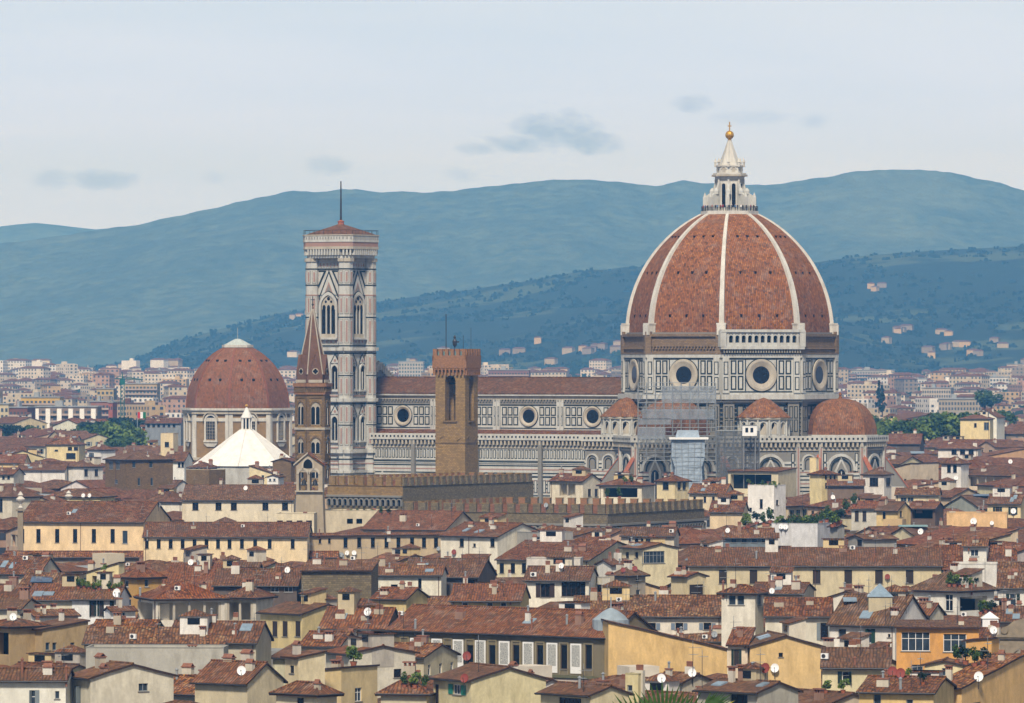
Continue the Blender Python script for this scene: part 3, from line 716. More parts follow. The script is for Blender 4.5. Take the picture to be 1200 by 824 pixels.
def lift_cabin():
    Y = 1503; x0, x1 = PX(870, Y), PX(887, Y); z0, z1 = PZ(511, Y), PZ(499, Y); o = root('site_cabin', 'white metal site cabin lifted above the dark netting', 'site cabin', ((x0+x1)/2, Y, z0)); w = (x1-x0)/2; h = z1-z0
    mb = MB(); mb.box(-w, w, 0, 2.4, 0, h); mb.build('cabin_body', [WHITEP], o)
    mb = MB(); mb.box(-w-.1, w+.1, -.1, 2.5, h, h+.15); mb.build('cabin_roof', [GREYBOX], o)
    mb = MB(); mb.box(-w*.6, -w*.2, -.04, 0, h*.35, h*.8); mb.box(w*.1, w*.5, -.04, 0, h*.35, h*.8); mb.build('window', [DARKW], o)
    mb = MB()
    for u in (-w*.8, w*.8): mb.tube((u, .3, -14), (u, .3, 0), .1, 4); mb.tube((u, 2.1, -14), (u, 2.1, 0), .1, 4)
    mb.build('support_frame', [GREYBOX], o)
lift_cabin()

# ================================================================ the marble bell tower
def campanile():
    Y = 1588; rt = root('bell_tower', 'tall square marble bell tower with flat top and mast', 'bell tower', (PX(399.5, Y), Y, 0), R(-34))
    h = 5.35; sq = [(-h, -h), (h, -h), (h, h), (-h, h)]; MM = [WHITE, GREEN, PINK, DARK, BUFF, GREYM]
    mb = MB(); mb.prism(sq, 0, 79.9, 0)
    for T, L in poly_frames(sq):
        # stage bands: z, height, projection
        for z, hh, o, m in ((79.0, .9, .5, 4), (76.9, .3, .25, 1), (55.2, .9, .9, 0), (56.4, .3, .3, 1), (54.4, .3, .3, 1), (41.6, .9, .8, 0), (40.9, .3, .3, 1), (43.0, .3, .3, 2), (27.9, 1.0, .9, 0), (29.2, .3, .3, 2), (26.2, .3, .3, 1), (24.9, .3, .3, 2), (22.6, .7, .6, 0), (69.9, .25, .2, 1)):
            mb.fbox(T, 0, L, -.1, o, z, z+hh, m)
        # top storey: gable over the great window
        uc = L/2
        mb.poly([T(uc-3.6, .14, 68.9), T(uc+3.6, .14, 68.9), T(uc, .14, 76.8)], 1); mb.poly([T(uc-3.05, .2, 69.1), T(uc+3.05, .2, 69.1), T(uc, .2, 75.8)], 0); mb.poly([T(uc-1.9, .24, 69.4), T(uc+1.9, .24, 69.4), T(uc, .24, 73.6)], 2)
        mb.poly([T(uc-1.5, .27, 69.5), T(uc+1.5, .27, 69.5), T(uc, .27, 72.8)], 5)
        for s in (-1, 1):
            t = [T(uc+s*.9, .13, 76.6), T(uc+s*4.2, .13, 76.6), T(uc+s*4.2, .13, 70.5)]; mb.poly(t if s < 0 else t[::-1], 1)
            t = [T(uc+s*1.7, .17, 76.2), T(uc+s*3.9, .17, 76.2), T(uc+s*3.9, .17, 72)]; mb.poly(t if s < 0 else t[::-1], 0)
            panel(mb, T, uc+s*4.6-.45, uc+s*4.6+.45, 57.2, 69.4, 0, 1, .2, .05); panel(mb, T, uc+s*4.6-.3, uc+s*4.6+.3, 58, 69, 2, 0, .18, .12)
            for st in (43.6, 30.0):
                panel(mb, T, uc+s*4.55-.5, uc+s*4.55+.5, st, st+10.4, 0, 1, .2, .05); panel(mb, T, uc+s*4.55-.26, uc+s*4.55+.26, st+.6, st+9.6, 2, 0, .15, .12)
        panels(mb, T, .8, L-.8, 77.3, 78.9, 8, 1, .3, 2, 0, .2, .05)
        panels(mb, T, .6, L-.6, 13.8, 21.8, 4, 1, .9, 4, 1, .3, .1)
        for z in (23.6, 25.6, 27.2): mb.fbox(T, 0, L, -.1, .1, z, z+.22, 2)
        panels(mb, T, .8, L-.8, 56.9, 58.4, 6, 1, .4, 2, 0, .22, .05)
    wall = mb.build('tower_wall', MM, rt)
    for T, L in poly_frames(sq):
        uc = L/2
        w = MB(); arch_fill(w, T, uc, 59.0, 67.0, 2.35, .1, 3, True); arch_ring(w, T, uc, 58.6, 67.0, 2.35, .7, .05, .6, 0, True); arch_ring(w, T, uc, 58.6, 67.0, 3.05, .2, .05, .45, 1, True)
        # tracery: three lights under a pierced head
        head = [(uc-2.2, 66.2), (uc+2.2, 66.2)]+arc_pts(uc, 67.0, 2.2, 10, True); w.poly([T(u, .3, z) for u, z in head], 4)
        for k in (-1, 0, 1):
            arch_fill(w, T, uc+k*1.45, 66.0, 66.8, .5, .34, 3, True)
        for r_, (du, dz) in zip((.5, .36, .36), ((0, 69.1), (-.9, 68.3), (.9, 68.3))): w.poly([T(uc+du+r_*math.cos(a), .35, dz+r_*math.sin(a)) for a in (2*math.pi*i/12 for i in range(12))], 3)
        for k in (-.72, .72): w.fbox(T, uc+k-.14, uc+k+.14, .1, .45, 59, 66.2, 0)
        w.fbox(T, uc-3.0, uc+3.0, .1, 1.0, 58.2, 58.7, 0); w.fbox(T, uc-2.4, uc+2.4, .1, .5, 58.7, 59.7, 4)
        w.build('great_window', MM, rt)
        for st in (43.6, 30.0):
            for s in (-1, 1):
                c = uc+s*2.05; w = MB(); arch_fill(w, T, c, st+1.4, st+6.4, 1.0, .1, 3, True); arch_ring(w, T, c, st+1.2, st+6.4, 1.0, .38, .05, .5, 0, True)
                w.fbox(T, c-.1, c+.1, .1, .4, st+1.4, st+6, 0); w.poly([T(c-1.75, .2, st+8.2), T(c+1.75, .2, st+8.2), T(c, .2, st+11)], 1); w.poly([T(c-1.3, .25, st+8.3), T(c+1.3, .25, st+8.3), T(c, .25, st+10.4)], 0)
                w.fbox(T, c-1.6, c+1.6, .05, .7, st+.7, st+1.2, 0); w.fbox(T, c-1.75, c-1.6, .05, .14, st, st+8, 1); w.fbox(T, c+1.6, c+1.75, .05, .14, st, st+8, 1)
                w.poly([T(c+.4*math.cos(a), .3, st+9.0+.4*math.sin(a)) for a in (2*math.pi*i/10 for i in range(10))], 2)
                w.build('twin_window', MM, rt)
    for cx, cy in sq:
        b = MB(); r = octring(2.0, 22.5, (cx, cy)); b.prism(r, 0, 79.9, 0)
        for T, L in poly_frames(r):
            for z, hh, o, m in ((79.0, .9, .35, 4), (76.9, .3, .1, 1), (72.6, .3, .1, 1), (69.9, .3, .1, 2), (64.0, .3, .1, 1), (55.2, .9, .7, 0), (54.4, .3, .1, 1), (56.4, .3, .1, 1), (41.6, .9, .6, 0), (40.9, .3, .1, 1), (27.9, 1, .7, 0), (26.2, .3, .1, 1), (24.9, .3, .1, 2), (48.5, .25, .1, 1), (35.3, .25, .1, 1), (22.6, .7, .5, 0)):
                b.fbox(T, -.05, L+.05, -.1, o, z, z+hh, m)
            for z0, z1 in ((73.2, 76.6), (65.0, 69.6), (57.2, 63.6), (49.2, 53.9), (43.4, 48.2), (36.0, 40.6), (30.0, 35.0), (15, 21.8)):
                panel(b, T, .18, L-.18, z0, z1, 0, 5, .14, .02); panel(b, T, L/2-.24, L/2+.24, z0+.4, z1-.4, 2, 2, .1, .1)
        b.build('corner_buttress', MM, rt)
    # crown: corbelled cornice and parapet
    def big(r): c = 2.0+r; q = h+2.0+r-.15; k = .83*(1+r*.2); return [(-q, -q+2.3*k), (-q+2.3*k, -q), (q-2.3*k, -q), (q, -q+2.3*k), (q, q-2.3*k), (q-2.3*k, q), (-q+2.3*k, q), (-q, q-2.3*k)]
    c = MB(); c.prism(big(0.1), 79.9, 80.6, 0, bot=True); c.prism(big(1.0), 82.3, 83.0, 4, bot=True); c.prism(big(.2), 80.6, 82.3, 5)
    for T, L in poly_frames(big(.2)): corbels(c, T, 0, L, 80.7, 82.3, .75, max(3, int(L/.9)), 0, .5)
    c.prism(big(.9), 83.0, 84.2, 2, top=True); c.prism(big(1.05), 84.2, 84.6, 0, bot=True); c.prism(big(1.0), 84.6, 85.9, 0); c.prism(big(1.15), 85.9, 86.2, 4, bot=True)
    for T, L in poly_frames(big(1.0)):
        for i in range(max(2, int(L/.9))): w = L/max(2, int(L/.9)); c.fbox(T, (i+.35)*w, (i+.65)*w, 0, .06, 84.9, 85.6, 5)
    c.build('crown_cornice', MM, rt)
    rf = MB(); rg = big(.3); rf.prism(rg, 86.0, 86.3, 0, top=False)
    for i in range(8): p, q = rg[i], rg[(i+1) % 8]; rf.poly([(*p, 86.3), (*q, 86.3), (.6*q[0]/8, .6*q[1]/8, 89.1), (.6*p[0]/8, .6*p[1]/8, 89.1)])
    ro = rf.build('roof', [ROOF_RED], rt)
    k = MB(); k.lathe([(.9, 88.3), (.8, 89.6), (1.0, 89.8), (.3, 90.2)], 8); k.build('finial', [TERRA], ro)
    rl = MB()
    for T, L in poly_frames(big(1.1)):
        for i in range(max(2, int(L/1.5))): rl.fbox(T, i*1.5, i*1.5+.07, -.3, -.23, 86.2, 87.4)
        rl.fbox(T, 0, L, -.3, -.23, 87.3, 87.4)
    rl.build('railing', [DARKMET], rt)
    m = MB(); m.tube((0, 0, 89.5), (0, 0, 100.6), .3, 8, r2=.16); m.build('mast', [DARKMET], rt)
campanile()

# ================================================================ spired brick tower in front
def spired_tower():
    SPB = simple('spire_brick', (106, 78, 62), .9, .3, 1.2)
    Y = 1200; rt = root('church_tower', 'slender brown hexagonal tower with pointed brick spire and white gables', 'church tower', (PX(366.5, Y)*1.19, Y*1.19, -10.45), R(12)); rt.scale = (1.19, 1.19, 1.19)
    MM = [BROWNST2, BROWNST, WHITE2, DARK, REDP, BUFF]
    r = 3.5; hx = octring(r, 0, (0, 0), 6); mb = MB(); mb.prism(hx, 0, 48.6, 1)
    for T, L in poly_frames(hx):
        for z, hh, o, m in ((47.9, .7, .55, 4), (46.3, .5, .3, 4), (39.2, .45, .25, 5), (45.6, .25, .15, 0), (33.3, .3, .2, 0), (28.2, .4, .25, 5)): mb.fbox(T, -.15, L+.15, -.1, o, z, z+hh, m)
        corbels(mb, T, 0, L, 46.8, 47.9, .45, 9, 0, .5)
        mb.fbox(T, 0, .45, -.1, .18, 20, 46, 0); mb.fbox(T, L-.45, L, -.1, .18, 20, 46, 0)
    mb.build('tower_wall', MM, rt)
    for T, L in poly_frames(hx):
        for zb, zs in ((40.2, 43.6), (34.4, 36.4), (29.4, 31.0)):
            w = MB(); arch_ring(w, T, L/2, zb, zs, .98, .3, 0, .25, 0, True); arch_fill(w, T, L/2, zb, zs, .98, .04, 5, True)
            for s in (-1, 1): arch_fill(w, T, L/2+s*.48, zb+.1, zs-.2, .38, .08, 3, True)
            w.fbox(T, L/2-.08, L/2+.08, .04, .2, zb, zs, 2); w.build('twin_window', MM, rt)
    s = MB(); s.lathe([(3.15, 48.6), (3.15, 50.4), (2.75, 51.2), (.22, 63.6), (0.05, 64.2)], 6, off=0); so = s.build('spire', [SPB], rt)
    sr = MB()
    for k in range(6):
        a = R(60*k); sr.tube((3.15*math.cos(a), 3.15*math.sin(a), 50.4), (.2*math.cos(a), .2*math.sin(a), 63.6), .13, 4)
    sr.build('spire_edge', [BUFF], so)
    for T, L in poly_frames(octring(3.2, 0, (0, 0), 6)):
        g = MB(); g.poly([T(.2, .25, 48.7), T(L-.2, .25, 48.7), T(L-.2, .25, 50.3), T(L/2, .25, 54.4), T(.2, .25, 50.3)], 0)
        for a, b in (((.2, 50.3), (L/2, 54.4)), ((L/2, 54.4), (L-.2, 50.3))):
            g.poly([T(a[0], .3, a[1]), T(b[0], .3, b[1]), T(b[0], -1.4, b[1]), T(a[0], -1.4, a[1])], 0)
        g.fbox(T, .2, L-.2, .2, .4, 48.7, 49.3, 1)
        g.poly([T(L/2+.66*math.cos(t), .3, 51+.66*math.sin(t)) for t in (2*math.pi*i/14 for i in range(14))], 1)
        for dx, dz in ((.28, 0), (-.28, 0), (0, .28), (0, -.28)): g.poly([T(L/2+dx+.26*math.cos(t), .34, 51+dz+.26*math.sin(t)) for t in (2*math.pi*i/10 for i in range(10))], 2)
        g.build('spire_gable', [SPB, BUFF, DARK], so)
    c = MB(); c.tube((0, 0, 64), (0, 0, 66.2), .07, 5); c.lathe([(0, 64.2), (.28, 64.5), (0, 64.8)], 8); c.box(-.4, .4, -.05, .05, 65.4, 65.55); c.build('cross', [DARKMET], so)
spired_tower()

def crenel_tower():
    Y = 1185; a, b = 6.45, 6.45; r = R(23); s = F/Y
    cx, cy = PX(545, Y), Y; u = (math.cos(r), -math.sin(r)); v = (math.sin(r), math.cos(r))
    c = (cx-u[0]*a/2+v[0]*b/2, cy-u[1]*a/2+v[1]*b/2)
    rt = root('stone_tower', 'plain square stone tower with battlements and tall arched belfry openings', 'tower', (c[0]*1.19, c[1]*1.19, -10.45), -r); rt.scale = (1.19, 1.19, 1.19)
    h = a/2; sq = [(-h, -h), (h, -h), (h, h), (-h, h)]; MM = [BROWNST, REDP, DARK, BROWNST2, TEAL]
    mb = MB(); lo, hi = PZ(493, Y), PZ(447, Y); zt = PZ(433, Y)
    mb.prism(sq, 0, lo, 0, top=True)
    # belfry storey: four corner piers and arches, open through
    for sx in (-1, 1):
        for sy in (-1, 1): mb.box(min(sx*h, sx*1.15), max(sx*h, sx*1.15), min(sy*h, sy*1.15), max(sy*h, sy*1.15), lo, hi, 0)
    for T, L in poly_frames(sq):
        w = 1.15; n = 8
        for k in range(n):
            t0, t1 = math.pi*k/n, math.pi*(k+1)/n; A, B = (L/2+w*math.cos(t0), hi+w*math.sin(t0)), (L/2+w*math.cos(t1), hi+w*math.sin(t1))
            mb.poly([T(A[0], 0, A[1]), T(A[0], 0, zt), T(B[0], 0, zt), T(B[0], 0, B[1])], 0); mb.poly([T(A[0], 0, A[1]), T(B[0], 0, B[1]), T(B[0], -1.6, B[1]), T(A[0], -1.6, A[1])], 0)
        for q0, q1 in ((0, L/2-w), (L/2+w, L)): mb.poly([T(q0, 0, hi), T(q1, 0, hi), T(q1, 0, zt), T(q0, 0, zt)], 0)
        mb.fbox(T, L/2-w-.35, L/2+w+.35, -.4, .25, lo-.35, lo, 3); mb.fbox(T, 0, L, -.1, .08, PZ(520, Y), PZ(520, Y)+.22, 3)
        for (u_, z_) in ((.5, 50.3), (L-1.0, 50.3), (1.0, 37.5), (L-1.8, 37), (.8, 30), (L-1.8, 30), (L/2-1, 40.4)): mb.hexa([T(u_, .12, z_), T(u_+.8, .12, z_+.55), T(u_+.8, 0, z_+.55), T(u_, 0, z_), T(u_, .12, z_+.18), T(u_+.8, .12, z_+.75), T(u_+.8, 0, z_+.75), T(u_, 0, z_+.18)], 3)
    mb.poly([(-h, -h, zt), (-h, h, zt), (h, h, zt), (h, -h, zt)], 0)
    mb.prism(sq, zt, zt+1.0, 0); mb.build('tower_wall', MM, rt)
    # projecting parapet
    g = h+.5; sg = [(-g, -g), (g, -g), (g, g), (-g, g)]; p = MB(); z2 = zt+.2
    for T, L in poly_frames(sq): corbels(p, T, -.4, L+.4, zt-1.2, z2+.2, .5, 9, 1, .38)
    for T, L in poly_frames(sq):
        for k in range(9):
            w = (L+.8)/9; uc = -.4+(k+1)*w
            if k < 8: arch_ring(p, T, uc, z2-.5, z2-.5, w*.31, w*.2, .2, .52, 1)
    p.prism(sg, z2, z2+1.5, 1, top=True, bot=True)
    for T, L in poly_frames(sg): p.fbox(T, 0, L, -.35, 0, z2+1.5, z2+2.6, 1); merlons(p, T, 0, L, z2+2.6, z2+3.9, 6 if T.n[1] < -.5 else 6, .35, 1, .56)
    p.build('parapet', MM, rt)
    q = MB()
    for T, L in poly_frames([(-g+.8, -g+.8), (g-.8, -g+.8), (g-.8, g-.8), (-g+.8, g-.8)]): q.fbox(T, 0, L, -.1, 0, z2+1.5, z2+3.4, 0)
    q.build('green_roof_box', [TEAL], rt)
    b_ = MB(); b_.lathe([(.75, hi-2.6), (.62, hi-1.6), (.5, hi-.9), (.1, hi-.6)], 12); b_.tube((-2.4, 0, hi-.4), (2.4, 0, hi-.4), .14, 4); b_.build('bell', [DARKMET], rt)
    m = MB(); m.tube((-1.9, -1, zt), (-1.9, -1, PZ(368, Y)), .09, 5); m.tube((1.0, 1, zt), (1.0, 1, PZ(393, Y)), .05, 4); m.tube((2.9, .5, zt), (2.9, .5, PZ(384, Y)), .04, 4)
    m.build('mast', [DARKMET], rt)
    w = MB(); zz = PZ(411, Y); w.tube((0, -1, zt+2), (0, -1, zz+2.6), .08, 5); w.lathe([(.1, zz+.7), (.42, zz+1.1), (.5, zz+1.9), (.2, zz+2.4), (.3, zz+2.7), (.05, zz+3.1)], 8, (0, -1)); w.box(-.5, .9, -1.05, -.95, zz+1.6, zz+1.9)
    w.build('weather_vane', [DARKMET], rt)
crenel_tower()

# ================================================================ the octagonal family chapel dome on the left
def chapel():
    Y = 1860; rt = root('domed_chapel', 'chapel with smooth terracotta dome, tan drum and white framed arched windows', 'church', (PX(278.5, Y), Y, 0), R(-29)); s = F/Y
    MM = [simple('tan_stone_wall', (142, 116, 78), .9, .25, .8), WHITE2, DARKW, BUFF]; rr = 16.9; oc = octring(rr)
    zt, zb = PZ(478, Y), 22.0
    mb = MB(); mb.prism(oc, 0, zt, 0)
    for T, L in poly_frames(oc):
        mb.fbox(T, -.4, L+.4, -.1, 1.2, zt-.7, zt, 1); mb.fbox(T, -.2, L+.2, -.1, .7, zt-1.8, zt-.7, 3); mb.fbox(T, -.1, L+.1, -.1, .3, zt-4.1, zt-3.0, 1)
        for u in (0, L-1.1): mb.fbox(T, u-.05, u+1.15, -.1, .4, zb, zt-1.8, 1)
        mb.fbox(T, -.5, L+.5, -.1, .9, zb-.9, zb, 3); mb.fbox(T, -.3, L+.3, -.1, .5, zb-6, zb-.9, 0)
    mb.build('drum', MM, rt)
    for T, L in poly_frames(oc):
        w = MB(); zs = zt-4.0; arch_fill(w, T, L/2, zs-5.6, zs, 1.75, .1, 2); arch_ring(w, T, L/2, zs-6.0, zs, 1.75, .55, .05, .5, 1); arch_ring(w, T, L/2, zs, zs+.2, 2.45, .35, .05, .9, 3)
        w.fbox(T, L/2-2.5, L/2+2.5, .05, .7, zs-6.6, zs-6.0, 1)
        for k in range(-2, 3): w.fbox(T, L/2+k*.6-.04, L/2+k*.6+.04, .1, .2, zs-5.6, zs+1, 3)
        for k in range(6): w.fbox(T, L/2-1.7, L/2+1.7, .1, .18, zs-5+k, zs-4.93+k, 3)
        w.poly([T(L/2-2.6, .5, zs-6.9), T(L/2+2.6, .5, zs-6.9), T(L/2+1.4, .4, zs-8), T(L/2-1.4, .4, zs-8)][::-1], 1); w.build('arched_window', MM, rt)
    z0, z1, r0, r1 = zt, PZ(406.5, Y), 16.35, 4.2; h = z1-z0; d = r0-r1; rho = (d*d+h*h)/(2*d); N = 18
    def pf(t): a = t*math.asin(h/rho); return r0-rho+rho*math.cos(a), z0+rho*math.sin(a), rho*a
    mb = MB()
    for k in range(8):
        a0, a1 = R(22.5+45*k), R(67.5+45*k)
        for i in range(N):
            ra, za, sa = pf(i/N); rb, zb_, sb = pf((i+1)/N); w0, w1 = ra*.38, rb*.38
            mb.poly([(ra*math.cos(a0), ra*math.sin(a0), za), (ra*math.cos(a1), ra*math.sin(a1), za), (rb*math.cos(a1), rb*math.sin(a1), zb_), (rb*math.cos(a0), rb*math.sin(a0), zb_)], 0, [(-w0, sa), (w0, sa), (w1, sb), (-w1, sb)])
    dm = mb.build('dome', [DOMEX], rt)
    rm = MB()
    for i in range(N):
        (ra, za, _), (rb, zb_, _) = pf(i/N), pf((i+1)/N); rm.hexa([(ra-.4, -.3, za), (ra+.12, -.3, za), (ra+.12, .3, za), (ra-.4, .3, za), (rb-.4, -.3, zb_), (rb+.12, -.3, zb_), (rb+.12, .3, zb_), (rb-.4, .3, zb_)])
    rme = rm.mesh('rib', [simple('dark_tile_ridge', (128, 80, 58), .9, .3)])
    for k in range(8): link('rib', rme, rt, None, R(22.5+45*k))
    vm = MB(); vm.box(-.3, .22, -.4, .4, -.4, .4); vme = vm.mesh('vent', [DARK])
    for k in range(8):
        a = R(45+45*k)
        for t, sp in ((.38, 1.9), (.68, 1.5)):
            r, z, _ = pf(t); ap = r*math.cos(R(22.5))
            for j in (-1, 1): link('vent', vme, dm, (ap*math.cos(a)-j*sp*math.sin(a), ap*math.sin(a)+j*sp*math.cos(a), z), a)
    c = MB(); c.prism(octring(5.0), z1-.2, z1+.6, 1); c.prism(octring(4.4), z1+.6, z1+1.9, 0, scale=.45); c.prism(octring(1.9), z1+1.9, z1+2.5, 0, scale=.4); c.tube((0, 0, z1+2), (0, 0, z1+6), .08, 4); c.build('dome_cap', [simple('pale_lead', (176, 184, 180), .6, .2), WHITE2], rt)
    # lower wings of the church
    for (px, py_, w, hh) in ((-24, -4, 9, 9),):
        pass
chapel()

def baptistery():
    Y = 1668; ap = PZ(504, Y); rt = root('baptistery', 'baptistery under a bright white pyramid roof with small lantern', 'baptistery', (PX(289, Y), Y, 0), R(-29))
    mb = MB(); mb.prism(octring(14.7), 0, 23.3, 0); mb.build('wall', [WHITE], rt)
    BW = marble('bright_marble_slabs', (222, 221, 217), .3)
    rf = MB(); r0, r1 = 15.2, 1.9
    for k in range(8):
        a0, a1 = R(22.5+45*k), R(67.5+45*k); rf.poly([(r0*math.cos(a0), r0*math.sin(a0), 23.0), (r0*math.cos(a1), r0*math.sin(a1), 23.0), (r1*math.cos(a1), r1*math.sin(a1), ap), (r1*math.cos(a0), r1*math.sin(a0), ap)])
    ro = rf.build('roof', [BW], rt)
    rb = MB()
    for k in range(8):
        a = R(22.5+45*k); rb.tube((r0*math.cos(a), r0*math.sin(a), 23.0), (r1*math.cos(a), r1*math.sin(a), ap), .16, 4)
    rb.build('roof_rib', [BW], ro)
    l = MB(); l.prism(octring(2.0), ap-.6, ap+0.31, 0); l.prism(octring(1.05), ap+0.31, ap+3.35, 1)
    for k in range(8): a = R(22.5+45*k); l.lathe([(.22, ap+0.31), (.22, ap+3.35)], 6, (1.3*math.cos(a), 1.3*math.sin(a)), 0)
    l.prism(octring(1.7), ap+3.35, ap+3.72, 0, bot=True); l.lathe([(1.6, ap+3.72), (.8, ap+5.21), (.2, ap+6.45)], 8, off=R(22.5)); lo = l.build('lantern', [BW, DARK], rt)
    b = MB(); b.lathe([(1e-7, ap+6.32), (.4, ap+6.51), (.5, ap+6.82), (.4, ap+7.13), (1e-7, ap+7.32)], 12); b.build('ball', [GOLD], lo, smooth=True)
baptistery()

# ================================================================ crenellated palace
def palace(label, xc, x0, x1, ytop, Y, r, wallm, sunlit_cap, mer, redin=True, arches=None, name='crenellated_palace'):
    rr = R(r); s = F/Y; a = (xc-x0)/s/math.cos(rr); b = (x1-xc)/s/math.sin(rr); u = (math.cos(rr), -math.sin(rr)); v = (math.sin(rr), math.cos(rr))
    c = (PX(xc, Y)-u[0]*a/2+v[0]*b/2, Y-u[1]*a/2+v[1]*b/2); rt = root(name, label, 'palace', (*c, 0), -rr); zt = PZ(ytop, Y)
    ring = [(-a/2, -b/2), (a/2, -b/2), (a/2, b/2), (-a/2, b/2)]; MM = [wallm, BROWNST, DARK, REDP, GREYM]
    mb = MB(); mb.prism(ring, 0, zt-4.1, 0, top=True)
    for k, (T, L) in enumerate(poly_frames(ring)):
        m = 1 if k in (0, 3) and sunlit_cap else 0  # paler stone on front and left parapets stands for sunlight on them
        mb.fbox(T, 0, L, -.6, .02, zt-4.1, zt-1.85, m)
        mb.fbox(T, 0, L, -.72, -.6, zt-4.1, zt-1.855, 3)
        mb.fbox(T, 0, L, -.1, .2, zt-1.8, zt-1.85, m)
    wo = mb.build('wall', MM, rt)
    for k, (T, L) in enumerate(poly_frames(ring)):
        n = max(3, int(L/mer*.87)); w = L/n; m = 1 if k in (0, 3) and sunlit_cap else 0; q = MB()
        for i in range(n): q.fbox(T, (i+.22)*w, (i+.78)*w, -.6, 0, zt-1.85, zt, m); q.fbox(T, (i+.25)*w, (i+.75)*w, -.7, -.6, zt-1.85, zt-.05, 3); q.fbox(T, (i+.2)*w, (i+.8)*w, -.65, .05, zt-.02, zt+.16, 1)
        q.build('battlement', MM, rt)
        if arches and k in arches:
            z = zt-4.3; g = MB(); n = arches[k]; w = L/n
            g.fbox(T, 0, L, 0, .6, z-.1, z+.35, 4)
            for i in range(n): arch_ring(g, T, (i+.5)*w, z-2.0, z-1.0, w*.3, w*.18, 0, .5, 4); arch_fill(g, T, (i+.5)*w, z-2.0, z-1.0, w*.3, .03, 2)
            g.build('blind_arcade', MM, rt)
    g = 2.0; rf = MB(); zr = zt-2.9; hgt = 2.2
    rf.slab([(-a/2+g, -b/2+g, zr-.4), (a/2-g, -b/2+g, zr-.4), (a/2-g, 0, zr+hgt), (-a/2+g, 0, zr+hgt)], .2); rf.slab([(a/2-g, b/2-g, zr-.4), (-a/2+g, b/2-g, zr-.4), (-a/2+g, 0, zr+hgt), (a/2-g, 0, zr+hgt)], .2)
    rf.build('roof', [ROOF_RED], rt)
    return rt
palace('crenellated palace with dark rubble wall below the square stone tower', 472, 382, 626, 560, 1310, 33, PALAZZO, True, 2.15, arches={0: 14})
palace('lower crenellated palace wing with dark blind arcade under its battlements', 712, 470, 833, 592, 1235, 27, PALAZZO, False, 2.6, arches={0: 30, 1: 34})
# ================================================================ ground, hills, haze
def fbm(x, y, z=0.0, o=4): return mnoise.fractal(Vector((x, y, z)), 1.0, 2.0, o)
def interp(x, pts):
    if x <= pts[0][0]: return pts[0][1]
    for (a, p), (b, q) in zip(pts, pts[1:]):
        if x <= b:
            t = (x-a)/(b-a); return p+(q-p)*t
    return pts[-1][1]
SK_MID = [(-300, 436), (90, 432), (150, 424), (200, 401), (260, 384), (330, 365), (440, 352), (520, 341), (600, 330), (680, 315), (755, 309), (860, 309), (960, 304), (1000, 298), (1060, 293), (1120, 289), (1200, 285), (1500, 280)]
SK_FAR = [(-400, 290), (0, 283), (60, 276), (130, 266), (200, 253), (260, 240), (300, 229), (345, 222), (420, 221), (480, 224), (540, 221), (600, 213), (640, 210), (690, 208), (730, 212), (770, 216), (800, 210), (845, 213), (905, 215), (940, 209), (985, 201), (1030, 197), (1075, 196), (1110, 200), (1150, 207), (1200, 221), (1500, 300)]
SK_BACK = [(-400, 290), (-60, 275), (0, 262), (40, 258), (70, 261), (110, 266), (150, 263), (200, 270), (400, 300), (1500, 300)]
def mid_span(px):
    t = min(1, max(0, (px-500)/500)); t = t*t*(3-2*t)
    return 6300-300*t, 8800-300*t
def mid_height(px, Y):
    y0, y1 = mid_span(px); zr = PZ(interp(px, SK_MID), y1); t = (Y-y0)/(y1-y0)
    if t <= 0: return 0.0
    t = min(t, 1.15); e = t if t <= 1 else 2-t
    x = PX(px, Y)
    n = fbm(x/420, Y/900, 3.1)*.13*zr*math.sin(math.pi*min(1, t))
    return max(0.0, zr*(e**1.25)*.985+n)
def town_rise(Y): return 0.0 if Y < 2500 else min(22.0, 50*((Y-2500)/6000)**1.4)
def gz(x, Y):
    if Y < 450: return 53*(1-(Y/450))**1.05 if Y > 0 else 53.0
    px = CX+x*F/Y; return max(town_rise(Y), mid_height(px, Y))
def grid_mesh(name, xs_of, Ys, zf, nx, mat, kind='structure'):
    v = []; f = []
    for Y in Ys:
        for i in range(nx+1):
            px = -330+1860*i/nx; v.append((PX(px, Y) if Y > 400 else PX(px, 400), Y, zf(px, Y)))
    for j in range(len(Ys)-1):
        for i in range(nx): a = j*(nx+1)+i; f.append((a, a+1, a+nx+2, a+nx+1))
    me = bpy.data.meshes.new(name); me.from_pydata(v, [], f); me.materials.append(mat); me.polygons.foreach_set('use_smooth', [True]*len(f))
    return tag(link(name, me), None, None, None, kind)
GROUND = simple('street_stone', (92, 86, 80), .9, .4, .05)
def hill_mat(name, a, b, c, s1, s2, field=.0):
    n = NB(name); v = n.obj(); f = n.noise(v, s1, 8, .7); g = n.noise(v, s2, 4, .6)
    col = n.mix(n.rng(n.noise(v, s1*5, 5, .75), .35, .65), lin(a), lin(b)); col = n.mix(n.math('MULTIPLY', n.rng(f, .42, .6), .6), col, lin(b))
    if field: col = n.mix(n.math('MULTIPLY', n.rng(g, .54, .6), field), col, lin(c))
    n.set(n.b.inputs['Base Color'], col); n.bump(f, 14 if s1 < .02 else 6); return n.m
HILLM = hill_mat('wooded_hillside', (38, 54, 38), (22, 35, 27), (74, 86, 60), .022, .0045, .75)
MOUNTM = hill_mat('mountain_scrub_fold_shade', (92, 108, 94), (52, 66, 62), (108, 120, 104), .006, .0016, .25)  # scrub tones, contrast widened to stand in for shading on the folds
